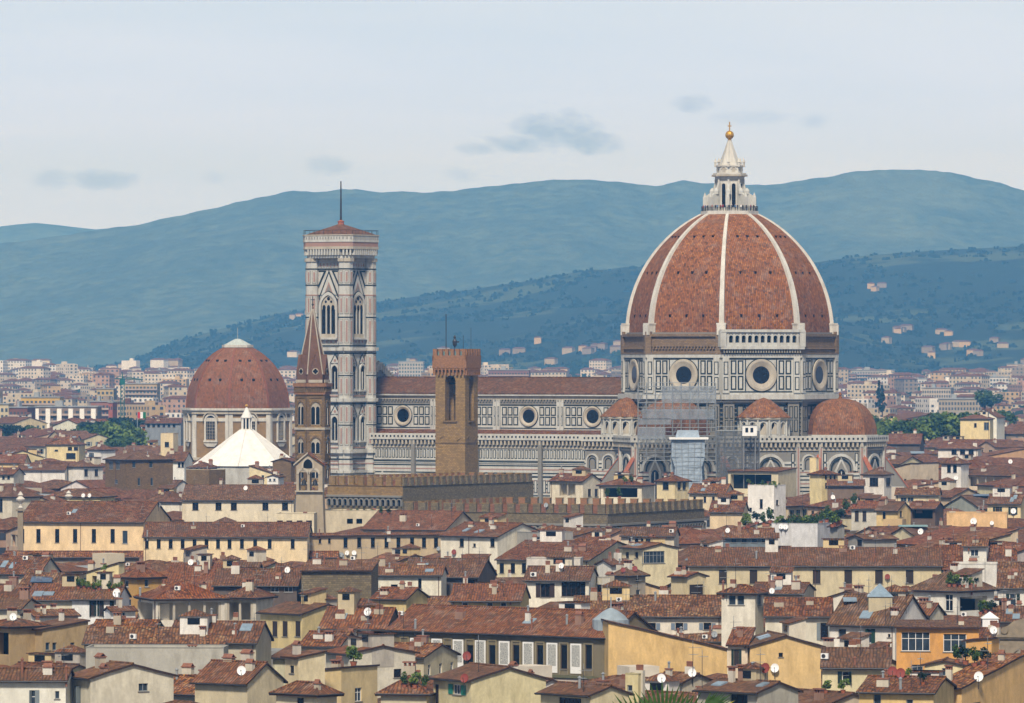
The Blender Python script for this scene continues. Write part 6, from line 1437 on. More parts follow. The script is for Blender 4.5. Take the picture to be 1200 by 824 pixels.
H('c5', 'long cream house with pink roof and small windows under the scaffolding', 808, 850, 862, 578, he=22.4, r=12, roof='A', yr=568, col=(220, 200, 160), win=[('A', [814, 826, 836, 844], 582, 589, 3, 'dark')], chim=1, seed=124, ybot=592)
H('c6', 'modern cream house with deep dark veranda and hanging plants', 854, 912, 936, 553, he=24.6, r=22, roof='shedA', pitch=.05, col=(220, 206, 166), win=[('A', [880], 556, 573, 48, ('deep', 2.4))], chim=0, seed=125, ybot=582)
H('c7', 'bright white house block with narrow arched window', 877, 907, 922, 574, he=22.5, r=30, roof='terrace', col=(240, 236, 230), win=[('A', [892], 585, 596, 3.6, 'dark'), ('B', [911], 586, 592, 3, 'dark'), ('A', [879.5], 595, 600, 3, 'dark'), ('A', [905], 597, 601, 4, 'dark')], chim=0, seed=126, ybot=610)
H('c8', 'tall narrow pale yellow house with small dark side windows', 950, 963, 982, 556, he=25, r=50, roof='hip', yr=551, col=(234, 214, 148), win=[('B', [968, 973.5, 978], 557, 562, 2.6, 'dark'), ('B', [968.5], 566, 572, 3, 'dark')], chim=0, seed=127, ybot=584)
H('c9', 'pale yellow stair turret beside the tall narrow house', 949, 956, 960, 541, he=27.6, r=35, roof='flat', col=(236, 212, 150), chim=0, seed=128, ybot=555)
H('c10', 'pale grey corner house with dark square window below the right tribune', 1012, 1036, 1046, 556, he=24, r=25, roof='hip', yr=550, col=(220, 214, 204), win=[('A', [1024], 560, 570, 10, 'dark'), ('B', [1041], 560, 570, 5, 'dark')], chim=0, seed=129, ybot=582)
H('c11', 'low brown roofed house between the yellow and grey houses', 970, 1012, 1018, 569, he=22.4, r=5, roof='A', yr=563, depth=9, col=(126, 104, 84), chim=0, seed=130)
H('c12', 'white and brown stone tower house with arched double window', 1104, 1126, 1137, 543, he=25.4, r=28, roof='hip', yr=536, col=(232, 230, 226), win=[('A', [1112, 1119], 545, 554, 4.5, 'dark')], chim=0, seed=131, ybot=571)
H('c13', 'red roofed house with white gable and grey loggia right of cathedral', 1100, 1146, 1154, 526, he=24, r=10, roof='hip', yr=517, col=(222, 214, 204), win=[('A', [1118, 1128, 1138], 527, 533, 6, 'dark')], chim=1, seed=132, ybot=535)
H('c14', 'yellow cream villa with tall dark window right of the trees', 1126, 1160, 1166, 491, he=31, r=14, roof='hip', yr=487, col=(232, 208, 142), win=[('A', [1156], 495, 504, 6, 'grey'), ('A', [1143], 496, 501, 3, 'dark')], chim=0, seed=133, ybot=509)
H('c15', 'white gabled building with small dark windows right of the trees', 1138, 1168, 1180, 489, he=30, r=20, roof='B', yr=480, pitch=.3, col=(236, 232, 214), win=[('A', [1150, 1156, 1162], 489, 491, 1.5, 'dark')], chim=0, seed=134)
H('c16', 'long house with eight dark windows in its top storey right of the cathedral', 1022, 1070, 1074, 498, he=27, r=6, roof='A', yr=492, depth=14, col=(186, 186, 170), win=[('A', [1033, 1040, 1046, 1051.5, 1057, 1062, 1067], 499, 504, 2.6, 'dark')], chim=0, seed=135, ybot=508)
H('c17', 'cream long house beside the row of eight windows', 1072, 1114, 1118, 502, he=26, r=5, roof='A', yr=497, depth=14, col=(222, 208, 166), win=[('A', [1076, 1083, 1091, 1099, 1107], 504, 508, 2.6, 'dark')], chim=0, seed=136, ybot=511)
H('c18', 'cream house with wide bracketed eaves and dark open attic right of the right tribune', 1040, 1078, 1086, 520, he=24, r=10, roof='A', yr=509, col=(96, 84, 74), chim=1, seed=137, ybot=530)
H('c19', 'cream house with green shuttered windows and roof dish at the right', 1158, 1196, 1206, 590, he=21, r=16, roof='A', yr=580, col=(230, 206, 150), win=[('A', [1169, 1187], 594, 603, 5, 'closed:dgreen')], chim=1, seed=138, ybot=605)
H('c20', 'long low orange wall house at the right with chimney stacks', 1110, 1180, 1192, 607, he=20, r=6, roof='terrace', depth=8, col=(230, 184, 118), chim=2, seed=139, ybot=616)
H('c21', 'yellow house with narrow windows right of the roof garden', 1028, 1052, 1069, 598, he=21.5, r=32, roof='A', yr=589, col=(224, 192, 120), win=[('A', [1036], 599, 609, 3.5, 'dark'), ('B', [1056], 599, 606, 3, 'dark')], chim=1, seed=140, ybot=614)
H('c22', 'grey cream house with three dark shuttered windows near the roof garden', 998, 1028, 1034, 596, he=21, r=5, roof='A', yr=588, depth=8, col=(200, 194, 178), win=[('A', [1004, 1013], 599, 611, 4.5, 'closed')], chim=1, seed=141, ybot=615)
H('c23', 'grey stained gabled house with dark window below the yellow house', 996, 1012, 1052, 632, he=20, r=66, roof='B', pitch=.2, col=(158, 154, 146), win=[('A', [1007], 630, 640, 6, 'dark')], chim=2, seed=142, ybot=642)
H('c24', 'white walled house under the roof garden terrace', 905, 958, 975, 620, he=20.4, r=20, roof='terrace', col=(208, 208, 210), chim=0, seed=143, ybot=640)
H('c25', 'narrow grey chimney like house by the roof garden', 973, 982, 990, 617, he=22, r=45, roof='A', pitch=.3, col=(150, 148, 142), chim=1, seed=144, ybot=640)
H('c26', 'dark roofed house with blue glazed attic left of the roof garden', 848, 905, 912, 630, he=20, r=5, roof='A', yr=620, depth=10, col=(110, 124, 132), win=[('A', [860, 872, 884, 896], 631, 636, 7, 'grey')], chim=2, seed=145)
H('c27', 'low pink cream house with red roof left of the bright white block', 832, 870, 878, 600, he=21, r=8, roof='A', yr=588, depth=12, col=(222, 196, 152), chim=1, seed=146)
H('c28', 'house with brown roof and lean dark porch at the right', 1050, 1100, 1110, 580, he=22, r=8, roof='A', yr=573, depth=9, col=(214, 196, 154), win=[('A', [1059, 1067], 583, 588, 7, 'grey')], chim=2, seed=147)
H('c29', 'dark veranda house beside the yellow narrow windowed house', 1066, 1096, 1108, 596, he=21.6, r=20, roof='A', yr=589, col=(104, 84, 70), win=[('A', [1081], 598, 608, 24, ('deep', 2))], chim=1, seed=148, ybot=611)
# ================================================================ the rest of the old town
PROTECT += [(382, 626, 556, 590, 1310), (470, 720, 588, 600, 1235), (600, 833, 588, 618, 1235), (344, 386, 528, 604, 1290), (345, 388, 440, 560, 1428), (436, 620, 440, 556, 1560), (508, 562, 410, 558, 1405),
            (620, 850, 440, 552, 1530), (850, 1032, 440, 556, 1510), (357, 440, 270, 558, 1588), (246, 335, 470, 549, 1668), (213, 345, 400, 522, 1860), (868, 1000, 600, 632, 1150)]
BLOCKS = []      # circles kept free of houses
for (lx, ly, rad) in ((0, 0, 34), (30, 0, 20), (0, -30, 20), (-45, 0, 24), (-62, 0, 24), (-80, 0, 24), (-98, 0, 24), (-50, -12, 14), (-75, -12, 14), (-98, -12, 14)):
    ca, sa = math.cos(CR), math.sin(CR); BLOCKS.append((cath.location.x+lx*ca-ly*sa, cath.location.y+lx*sa+ly*ca, rad))
for px, Y, rad in ((399, 1588, 12), (289, 1668, 19), (278, 1860, 22), (366, 1428, 6), (536, 1410, 9), (870, 1506, 10), (806, 1500, 10)): BLOCKS.append((PX(px, Y), Y, rad))
for o in bpy.data.objects:
    if o.name.startswith('crenellated_palace') and o.parent is None:
        bb = [c for c in o.children if c.name.startswith('wall')][0].bound_box; w = max(p[0] for p in bb); h = max(p[1] for p in bb); r = -o.rotation_euler[2]
        ALL.append(dict(cs=[(o.location.x+x*math.cos(r)+y*math.sin(r), o.location.y-x*math.sin(r)+y*math.cos(r)) for x, y in ((-w, -h), (w, -h), (w, h), (-w, h))], y=o.location.y-h, z=30, root=o))
def sat(A, B):
    for P in (A, B):
        for i in range(4):
            ex, ey = P[(i+1) % 4][0]-P[i][0], P[(i+1) % 4][1]-P[i][1]; nx, ny = ey, -ex
            a = [p[0]*nx+p[1]*ny for p in A]; b = [p[0]*nx+p[1]*ny for p in B]
            if max(a) <= min(b) or max(b) <= min(a): return False
    return True
def fill_town():
    r_ = random.Random(21); taken = [(h['cs'], min(p[0] for p in h['cs']), max(p[0] for p in h['cs']), min(p[1] for p in h['cs']), max(p[1] for p in h['cs'])) for h in ALL]
    cand = []
    Y = 612.0
    while Y < 2750:
        w = 1290*Y/F; step = 13+Y*.0022; x = -w/2+r_.uniform(-6, 6)
        while x < w/2:
            for att in range(3):
                a, b = r_.uniform(8, 17)*(1+Y/6000), r_.uniform(8, 14)*(1+Y/6000); r = (24 if fbm(x/90, Y/120, .5) > 0 else 58)+r_.uniform(-14, 14)
                cx, cy = x+r_.uniform(-4, 4), Y+r_.uniform(-4, 4); u, v, c = house_geo(cx, cy, r, a, b)
                cs = [(c[0]+su*u[0]*a/2+sv*v[0]*b/2, c[1]+su*u[1]*a/2+sv*v[1]*b/2) for su, sv in ((-1, -1), (1, -1), (1, 1), (-1, 1))]
                xa, xb, ya, yb = min(p[0] for p in cs), max(p[0] for p in cs), min(p[1] for p in cs), max(p[1] for p in cs)
                if any(math.hypot(c[0]-q[0], c[1]-q[1]) < q[2]+max(a, b)*.5 for q in BLOCKS): continue
                if any(not (xa > t[2] or xb < t[1] or ya > t[4] or yb < t[3]) and sat(cs, t[0]) for t in taken): continue
                if Y > 2150 and any(abs(CX+c[0]*F/c[1]-q) < 6 for q in ()): continue
                roof = r_.choices(('A', 'B', 'hip', 'shedA', 'shedC', 'terrace'), (40, 14, 22, 9, 5, 8))[0]; pitch = r_.uniform(.26, .36)
                rise = {'A': pitch*b/2, 'B': pitch*a/2, 'hip': pitch*min(a, b)/2, 'shedA': pitch*.6*b, 'shedC': pitch*.6*a, 'terrace': 1.0}[roof]
                if roof.startswith('shed'): pitch *= .6
                he = r_.triangular(13.5, 23.5, 17) if Y < 1400 else r_.triangular(14, 25, 18)
                pxs = [CX+p[0]*F/p[1] for p in cs]; p0, p1 = min(pxs), max(pxs); zlim = 99
                for q in PROTECT:
                    if q[4] > c[1]+2 and min(p1, q[1])-max(p0, q[0]) > 1.5: zlim = min(zlim, PZ(q[3], c[1]))
                he = min(he, zlim-rise-.3)
                if he < 8.5: continue
                taken.append((cs, xa, xb, ya, yb)); cand.append(dict(cx=cx, cy=cy, r=r, a=a, b=b, he=he, roof=roof, pitch=pitch, y=c[1], z=he+rise, cs=cs, c=c)); break
            x += step*r_.uniform(.75, 1.15)
        Y += 11.5+Y*.0018
    # skyline from near to far: keep what shows
    sky = np.full(1400, 824.0); order = sorted([(h['y'], 1, h) for h in ALL]+[(h['y'], 0, h) for h in cand], key=lambda t: t[0]); shown = []
    for y, placed, h in order:
        pxs = [CX+p[0]*F/p[1] for p in h['cs']]; i0, i1 = int(max(0, min(pxs)+100)), int(min(1399, max(pxs)+100))
        if i1 <= i0: continue
        top = HY+(CZ-h['z'])*F/(sum(p[1] for p in h['cs'])/4); seg = sky[i0:i1]; in_ = slice(max(i0, 100), min(i1, 1300))
        vis = float(np.clip(sky[in_]-top, 0, None).sum()); sky[i0:i1] = np.minimum(seg, top+1.5)
        if not placed: h['vis'] = vis; shown.append(h)
    shown = [h for h in shown if h['vis'] > 14]; shown.sort(key=lambda h: -h['vis'])
    return shown
SHOWN = fill_town()
N_IND = 300-sum(1 for h in ALL if h['root'].get('category') == 'house')-22
PALF = [('cream', (220, 206, 172), 22), ('pale yellow', (224, 202, 148), 13), ('white', (228, 224, 214), 16), ('grey', (172, 166, 154), 8), ('tan', (194, 176, 142), 14), ('ochre', (196, 160, 100), 6), ('peach', (226, 196, 160), 8), ('brown', (134, 114, 92), 6), ('sand coloured', (208, 192, 156), 10)]
def auto_ops(a, b, he, r, r_):
    ops = []; st = r_.choice(('dark', 'dark', 'grey', 'white', 'white:green', 'dark:brown', 'dark:grey', 'closed', 'closed:dgreen', 'white:grey', 'pale'))
    for face, L in (('A', a), ('B', b)):
        if face == 'B' and r < 8: continue
        n = int(L/r_.uniform(2.6, 4.2)); w, h = r_.uniform(.8, 1.1), r_.uniform(1.2, 1.8)
        if r_.random() < .12: n = 0
        for lv in range(2):
            zb = he-1.0-h-3.4*lv
            for i in range(n):
                if r_.random() < .85: ops.append((face, (i+.5)*L/n, zb, w, h, st))
    if r_.random() < .16 and a > 7: ops = [o for o in ops if o[0] != 'A' or o[2] < he-4.5]; ops.append(('A', a/2, he-2.9, a*.72, 2.5, ('loggia', 2.0, max(2, int(a*.72/2.6)), r_.choice(('wood', 'x')))))
    return ops
def zone(px, Y):
    if Y < 760: d = 0
    elif Y < 930: d = 1
    elif Y < 1120: d = 2
    elif Y < 1420: d = 3
    elif Y < 1800: d = 4
    else: d = 5
    names = [
        [(260, 'at the bottom left'), (520, 'at the bottom, left of centre'), (760, 'at the bottom centre'), (980, 'at the bottom, right of centre'), (2000, 'at the bottom right')],
        [(160, 'left of the loggia house'), (340, 'around the loggia house'), (560, 'around the painted panel house'), (860, 'behind the blank yellow wall'), (1050, 'left of the orange house'), (2000, 'right of the orange house')],
        [(170, 'below the tall peach building'), (420, 'below the long peach wing'), (600, 'below the battlements'), (810, 'left of the long cream wall'), (1100, 'near the long cream wall'), (2000, 'right of the long cream wall')],
        [(200, 'behind the tall peach building'), (370, 'left of the bell gable'), (640, 'by the battlements'), (860, 'right of the battlements'), (1010, 'around the roof garden'), (2000, 'right of the roof garden')],
        [(210, 'left of the baptistery'), (360, 'around the baptistery'), (640, 'below the nave'), (860, 'below the scaffolding'), (1030, 'below the right tribune'), (2000, 'right of the cathedral')],
        [(100, 'far off at the left edge'), (220, 'far off left of the chapel'), (500, 'beyond the chapel'), (1100, 'beyond the cathedral'), (2000, 'far off at the right edge')]][d]
    for lim, nm in names:
        if px < lim: return nm
def build_fill():
    r_ = random.Random(5); named = []
    for h in SHOWN[:N_IND]:
        k = r_.choices(range(len(PALF)), [p[2] for p in PALF])[0]; near = h['y'] < 1250
        nm, col, _ = PALF[k]; col = tuple(min(255, int(c+r_.uniform(-7, 7)))//6*6 for c in col)
        rt, ro, fr, zr = add_house('x', h['cx'], h['cy'], h['r'], h['a'], h['b'], h['he'], h['roof'], h['pitch'], col, auto_ops(h['a'], h['b'], h['he'], h['r'], r_), near=near, chim=r_.choice((0, 1, 1, 2, 3)), seed=r_.randrange(9999))
        kind = {'A': 'gabled', 'B': 'front gabled', 'hip': 'hip roofed', 'shedA': 'lean-to', 'shedC': 'slant roofed', 'terrace': 'flat topped'}[h['roof']]
        named.append(('%s %s house %s' % (nm, kind, zone(CX+h['c'][0]*F/h['c'][1], h['y'])), h['c'][0]/h['c'][1], rt))
    by = {}
    for l, x, rt in named: by.setdefault(l, []).append((x, rt))
    for l, L in by.items():
        L.sort(key=lambda t: t[0])
        for i, (x, rt) in enumerate(L): rt['label'] = l if len(L) == 1 else '%s, %s' % (l, ORD[i] if i < len(L)-1 or i == 0 else 'rightmost')
build_fill()

# ================================================================ far suburbs
FARP = [simple('far_plaster', c, .9, .2, .3) for c in ((186, 174, 152), (200, 190, 174), (166, 152, 128), (180, 156, 118), (138, 126, 112), (212, 208, 202), (168, 138, 118))]
FARW = simple('far_window', (64, 70, 80), .5, .2)
def far_mass():
    r_ = random.Random(77); mb = MB(); MM = FARP+[ROOF, FARW, GREYBOX, WHITEP]
    def block(x, Y, a, b, h, r, m, roof, win, z0):
        rr = R(r); u = (math.cos(rr), -math.sin(rr)); v = (math.sin(rr), math.cos(rr)); P = lambda s, t, z: (x+u[0]*s+v[0]*t, Y+u[1]*s+v[1]*t, z)
        zb, zt = z0-8, z0+h; c = [(-a/2, -b/2), (a/2, -b/2), (a/2, b/2), (-a/2, b/2)]
        for i in range(4): p, q = c[i], c[(i+1) % 4]; mb.poly([P(*p, zb), P(*q, zb), P(*q, zt), P(*p, zt)], m)
        if roof:
            e = .5; ph = .3*b/2
            mb.poly([P(-a/2-e, -b/2-e, zt-.1), P(a/2+e, -b/2-e, zt-.1), P(a/2-b*.3, 0, zt+ph), P(-a/2+b*.3, 0, zt+ph)], 7); mb.poly([P(a/2+e, b/2+e, zt-.1), P(-a/2-e, b/2+e, zt-.1), P(-a/2+b*.3, 0, zt+ph), P(a/2-b*.3, 0, zt+ph)], 7)
            mb.poly([P(a/2+e, -b/2-e, zt-.1), P(a/2+e, b/2+e, zt-.1), P(a/2-b*.3, 0, zt+ph)], 7); mb.poly([P(-a/2-e, b/2+e, zt-.1), P(-a/2-e, -b/2-e, zt-.1), P(-a/2+b*.3, 0, zt+ph)], 7)
        else:
            mb.poly([P(*p, zt) for p in c], 9 if r_.random() < .6 else m)
            if r_.random() < .5: q = r_.uniform(-.25, .25)*a; c2 = [(q-2, -2), (q+2, -2), (q+2, 2), (q-2, 2)]; [mb.poly([P(*c2[i], zt), P(*c2[(i+1) % 4], zt), P(*c2[(i+1) % 4], zt+2.5), P(*c2[i], zt+2.5)], m) for i in range(4)]; mb.poly([P(*p, zt+2.5) for p in c2], m)
        if win:
            for lv in range(int(h/3.1)):
                z = zt-2.3-3.1*lv
                if lv > 5: break
                for face in (0, 1):
                    L = a if face == 0 else b; n = int(L/3.2)
                    if face == 1 and r < 12: continue
                    for i in range(n):
                        if r_.random() < .12: continue
                        s0 = -L/2+(i+.3)*L/n; s1 = s0+L/n*.42
                        if face == 0: mb.poly([P(s0, -b/2-.08, z), P(s1, -b/2-.08, z), P(s1, -b/2-.08, z+1.5), P(s0, -b/2-.08, z+1.5)], 8)
                        else: mb.poly([P(a/2+.08, s0, z), P(a/2+.08, s1, z), P(a/2+.08, s1, z+1.5), P(a/2+.08, s0, z+1.5)], 8)
    for h in SHOWN[N_IND:]:
        block(h['c'][0], h['c'][1], h['a'], h['b'], h['he'], h['r'], r_.randrange(7), h['roof'] != 'terrace', True, 0)
    Y = 2300.0
    while Y < 9000:
        w = 1260*Y/F; n = int(w/(13+Y*.006))
        for i in range(n):
            x = r_.uniform(-w/2, w/2); y = Y+r_.uniform(-25, 25); px = CX+x*F/y; z0 = gz(x, y); y0, y1 = mid_span(px)
            if y > y0+200:
                t = (y-y0)/(y1-y0); dens = .05*(1-t*1.6) if px > 400 else .35*(1-t)
                
                if r_.random() > dens: continue
            if Y < 2700 and (80 < px < 200 or 1015 < px < 1145) and Y < 2500: continue
            flats = r_.random() < (.16 if Y > 2500 else .08); a = r_.uniform(9, 19)*(1.6 if flats else 1); b = r_.uniform(9, 13)
            h = r_.uniform(14, 24) if flats else r_.uniform(9, 16)
            if z0 > 25: h = r_.uniform(5, 8); a = r_.uniform(8, 14)
            m = r_.choices(range(7), (5, 5, 3, 3, 2, 4, 2))[0]
            block(x, y, a, b, h, r_.choice((8, 20, 30, 55, 70))+r_.uniform(-5, 5), m, not flats or r_.random() < .4, Y < 6200, z0)
        Y += 30+Y*.006
    # pale warehouse roofs on the plain
    for px0, px1, py, Y in ((28, 115, 450, 6600), (30, 66, 447, 6700), (85, 150, 446, 7200), (160, 215, 451, 6500), (120, 205, 454, 6200), (455, 480, 440, 7400)):
        x0, x1 = PX(px0, Y), PX(px1, Y); z = PZ(py, Y); block((x0+x1)/2, Y, x1-x0, 60, z-gz((x0+x1)/2, Y), 2, 5, False, False, gz((x0+x1)/2, Y))
    # villas on the slopes where the photo shows them
    for px, py, Y, n in ((345, 369, 7800, 5), (357, 366, 7900, 3), (632, 402, 6200, 2), (610, 411, 6100, 3), (592, 411, 6100, 2), (640, 424, 5900, 3), (700, 409, 6300, 8), (690, 408, 6350, 4), (720, 406, 6400, 4), (672, 410, 6200, 3), (480, 420, 6500, 3), (1020, 333, 5600, 4), (1033, 330, 5650, 3), (1062, 386, 4700, 6), (1056, 388, 4680, 4), (1042, 399, 4500, 3), (1110, 389, 4700, 4), (1129, 403, 4400, 4), (1140, 411, 4300, 5), (1104, 409, 4350, 6), (1178, 402, 4500, 3), (1090, 414, 4250, 5), (1170, 395, 4600, 2), ):
        for k in range((n+2)//3):
            x = PX(px+r_.uniform(-7, 7), Y); yy = Y+r_.uniform(-60, 60)
            if Y > 9000: z0 = PZ(py+3, yy)
            else:
                # slide along the slope until it shows at the right height
                best = min((abs(PZ(py+4, q)-mid_height(px, q)), q) for q in np.linspace(3800, 8600, 120)); yy = best[1]+r_.uniform(-40, 40); x = PX(px+r_.uniform(-7, 7), yy); z0 = mid_height(CX+x*F/yy, yy)
            block(x, yy, r_.uniform(8, 16), 9, r_.uniform(5, 7.5), r_.uniform(5, 30), r_.choice((2, 4, 3, 4)), True, False, z0)
    tag(mb.build('distant_houses', MM), 'dense mass of far suburban houses and flats on the plain', 'houses', None, 'stuff')
far_mass()

def flats(label, x0, x1, ytop, ybase_y, Y, col, floors, bays, style, r=6, cat='apartment building'):
    """a block of flats far off, with balconies or window bands"""
    col = tuple(int(q*.84) for q in col); s = F/Y; a = (x1-x0)/s; zt = PZ(ytop, Y); fh = 3.1; b = 13; rr = R(r); u = (math.cos(rr), -math.sin(rr)); v = (math.sin(rr), math.cos(rr)); cx, cy = PX(x1, Y), Y
    c = (cx-u[0]*a/2+v[0]*b/2, cy-u[1]*a/2+v[1]*b/2); rt = root('apartment_building', label, cat, (*c, 0), -rr, 'far blocks of flats'); ring = [(-a/2, -b/2), (a/2, -b/2), (a/2, b/2), (-a/2, b/2)]
    mb = MB(); mb.prism(ring, 0, zt, 0); mb.build('wall', [simple('render_coat', col, .9, .15, .3), DARK], rt); fr = list(poly_frames(ring)); T, L = fr[0]; TB, LB = fr[1]
    w = L/bays; wm1 = MB(); wm1.box(-w*.28, w*.28, -.08, 0, 0, 1.7); wm1 = wm1.mesh('window', [FARW]); wm2 = MB(); wm2.box(-.64, .64, -.08, 0, 0, 1.5); wm2 = wm2.mesh('window', [FARW]); cnt = 0
    for k in range(floors):
        z = zt-1.0-fh*(k+1)+.6
        for i in range(bays):
            if style == 'piers' and i % 2 == 0: continue
            cnt += 1; link('window', wm1, rt, T((i+.5)*w, 0, z), math.atan2(T.d[1], T.d[0]))
        for i in range(int(LB/3.2)):
            if k < 4 and cnt < 96: cnt += 1; link('window', wm2, rt, TB((i+.5)*3.2, 0, z), math.atan2(TB.d[1], TB.d[0]))
    if style in ('balcony', 'piers'):
        q = MB()
        for k in range(floors):
            z = zt-1.0-fh*(k+1); q.fbox(T, 0, L, 0, 1.2, z, z+.2, 0); q.fbox(T, 0, L, 1.1, 1.2, z+.2, z+1.0, 1)
        q.build('balcony', [simple('balcony_rail', (150, 130, 120), .8, .2, .5), simple('balcony_panel', (166, 150, 138), .8, .2, .5)], rt)
    if style == 'piers':
        q = MB(); 
        for i in range(0, bays+1, 2): q.fbox(T, min(i*w, L-w*.8), min(i*w, L-w*.8)+w*.8, 0, 1.6, zt-fh*floors-4, zt-.8, 0)
        q.build('pier', [simple('white_pier', (226, 224, 218), .8, .1, .3)], rt)
    q = MB(); q.fbox(T, -.4, L+.4, -b-.4, .5, zt, zt+.5, 0)
    if cat != 'x': q.fbox(T, L*.3, L*.42, -8, -4, zt+.5, zt+3, 0)
    q.build('roof', [GREYBOX if style != 'tile' else ROOF], rt)
flats('long grey block of flats with white vertical piers at the left', 40, 114, 477, 505, 2750, (150, 134, 122), 8, 11, 'piers', 5)
flats('yellow block of flats behind the white pier block', 24, 70, 466, 480, 3300, (226, 188, 96), 4, 9, 'balcony')
flats('brown brick flats at the left with dark balconies', 10, 32, 478, 505, 2700, (136, 92, 76), 8, 5, 'balcony', 12)
flats('cream block at the far left edge beside the brown flats', -10, 10, 474, 495, 2750, (222, 208, 170), 6, 4, 'plain')
flats('cream flats with brown balconies left of the green crane', 113, 133, 456, 470, 3900, (206, 184, 132), 5, 4, 'plain')
flats('broad tan flats with a tile roof right of the green crane', 146, 184, 450, 468, 3900, (198, 176, 138), 6, 9, 'balcony')
flats('red roofed barrack like building below the tan flats', 130, 182, 473, 485, 3300, (190, 168, 140), 3, 14, 'tile', 2)
flats('narrow reddish tower of flats beside the green crane', 127, 132, 472, 495, 2900, (176, 104, 84), 1, 2, 'plain')
flats('brown flats with pink walls behind the pier block', 106, 128, 471, 490, 3000, (168, 118, 100), 5, 5, 'balcony')
flats('pale slab of flats in front of the mountain at the left', 98, 109, 431, 440, 6300, (214, 208, 190), 6, 4, 'plain')
flats('twin pale tower blocks behind the chapel dome, left tower', 180, 196, 434, 445, 5900, (206, 198, 180), 7, 5, 'plain')
flats('pale flats beside the chapel dome, right of the twin towers', 203, 217, 433, 445, 5900, (212, 204, 190), 6, 5, 'plain')
flats('long grey flats with many balconies right of the drum', 998, 1048, 434, 450, 5400, (186, 184, 178), 6, 16, 'balcony')
flats('brown brick flats just right of the drum', 983, 1003, 438, 455, 5200, (158, 126, 106), 6, 4, 'balcony')
flats('grey office block with dark central glazing at the right', 1108, 1151, 441, 460, 5000, (190, 188, 180), 6, 7, 'piers', 3)
flats('white block with square dark windows at the far right', 1156, 1182, 442, 458, 5000, (230, 228, 222), 6, 7, 'plain')
flats('white block with red roof left of the grey office block', 1058, 1086, 444, 454, 5000, (226, 226, 222), 4, 9, 'balcony')
flats('pale brick school building with long window rows and blank tower end', 1080, 1114, 455, 466, 4200, (206, 196, 180), 3, 12, 'plain', 14)
flats('low grey building with two rows of dark windows below the school', 1100, 1150, 468, 474, 3600, (184, 172, 152), 2, 14, 'plain', 4)
flats('brown slab with balconies seen behind the stone tower', 572, 620, 434, 442, 4300, (150, 112, 100), 4, 14, 'balcony', 4)
flats('pale stepped building with a square tower left of the stone tower', 467, 496, 424, 436, 5200, (204, 200, 190), 4, 9, 'plain', 4)
flats('cream flats at the right edge before the hill', 1180, 1210, 427, 435, 5900, (206, 192, 170), 4, 8, 'balcony', 4)

def crane():
    Y = 3000; s = F/Y; x = PX(143.5, Y); z1 = PZ(437, Y); ro = root('tower_crane', 'green tower crane rising among the far flats on the left', 'crane', (x, Y, 0)); g = simple('green_crane_paint', (28, 96, 88), .6, .2); mb = MB(); w = .9
    for sx in (-w, w):
        for sy in (-w, w): mb.tube((sx, sy, 0), (sx, sy, z1-3), .14, 4)
    z = 2.0; k = 0
    while z < z1-5: mb.tube((-w, -w, z), (w, -w, z+2), .1, 4); mb.tube((w, -w, z), (-w, -w, z+2), .1, 4); mb.tube((w, -w, z), (w, w, z+2), .08, 4); z += 2
    mb.build('mast', [g], ro); j = MB(); j.tube((-4, 3, z1-3), (14, -60, z1-3), .3, 4); j.tube((-4, 3, z1-1.6), (14, -60, z1-3), .15, 4); j.build('jib', [g], ro); c = MB(); c.box(-1.3, 1.3, -1.3, 1.3, z1-6, z1-3.2); c.build('cab', [g], ro); t = MB(); t.tube((0, 0, z1-3), (0, 0, z1+.5), .3, 4, r2=.1); t.build('tower_top', [g], ro)
crane()
# ================================================================ details standing on the roofs
bpy.context.view_layer.update()
DG = bpy.context.evaluated_depsgraph_get()
hz = bpy.data.objects['haze']
def hit(px, py, start=300.0):
    """what stands at this place of the town: point, normal, object"""
    d = Vector(((px-CX)/F, 1.0, (HY-py)/F)); o = Vector((0, 0, CZ))+d*start
    ok, p, n, i, ob, m = sc.ray_cast(DG, o, d.normalized(), distance=9000)
    while ok and ob.name == 'haze': ok, p, n, i, ob, m = sc.ray_cast(DG, p+d*.01, d.normalized(), distance=9000)
    return (p, n, ob) if ok else None
def top_of(o):
    while o.parent is not None: o = o.parent
    return o
def what(ob):
    t = top_of(ob); l = t.get('label', t.name); return t, l
# satellite dishes
DISHC = {'white': simple('white_dish', (228, 228, 228), .5, .1), 'red': simple('rust_red_dish', (132, 62, 54), .6, .2), 'grey': simple('grey_dish', (150, 156, 160), .5, .2)}
DM = {}
def dish_mesh(c):
    if c not in DM:
        b = MB(); pr = [(1e-6, 0), (.2, .012), (.36, .045), (.5, .1)]
        for (r0, z0), (r1, z1) in zip(pr, pr[1:]):
            for k in range(14):
                p, q = 2*math.pi*k/14, 2*math.pi*(k+1)/14; A = lambda r, t, z: (r*math.cos(t), -z, r*math.sin(t)*1.08); b.poly([A(r0, p, z0), A(r1, p, z1), A(r1, q, z1), A(r0, q, z0)] if r0 > 1e-5 else [A(r0, p, z0), A(r1, p, z1), A(r1, q, z1)])
        m = MB(); m.tube((0, .02, 0), (0, .14, -.1), .04, 5); m.tube((0, .14, -.1), (0, .14, -1.3), .04, 5)
        a = MB(); a.tube((0, -.09, -.5), (0, -.55, -.12), .02, 4); a.box(-.05, .05, -.62, -.5, -.16, -.04)
        DM[c] = (b.mesh('reflector', [DISHC[c]]), m.mesh('mount', [DARKMET]), a.mesh('feed_arm', [DARKMET]))
    return DM[c]
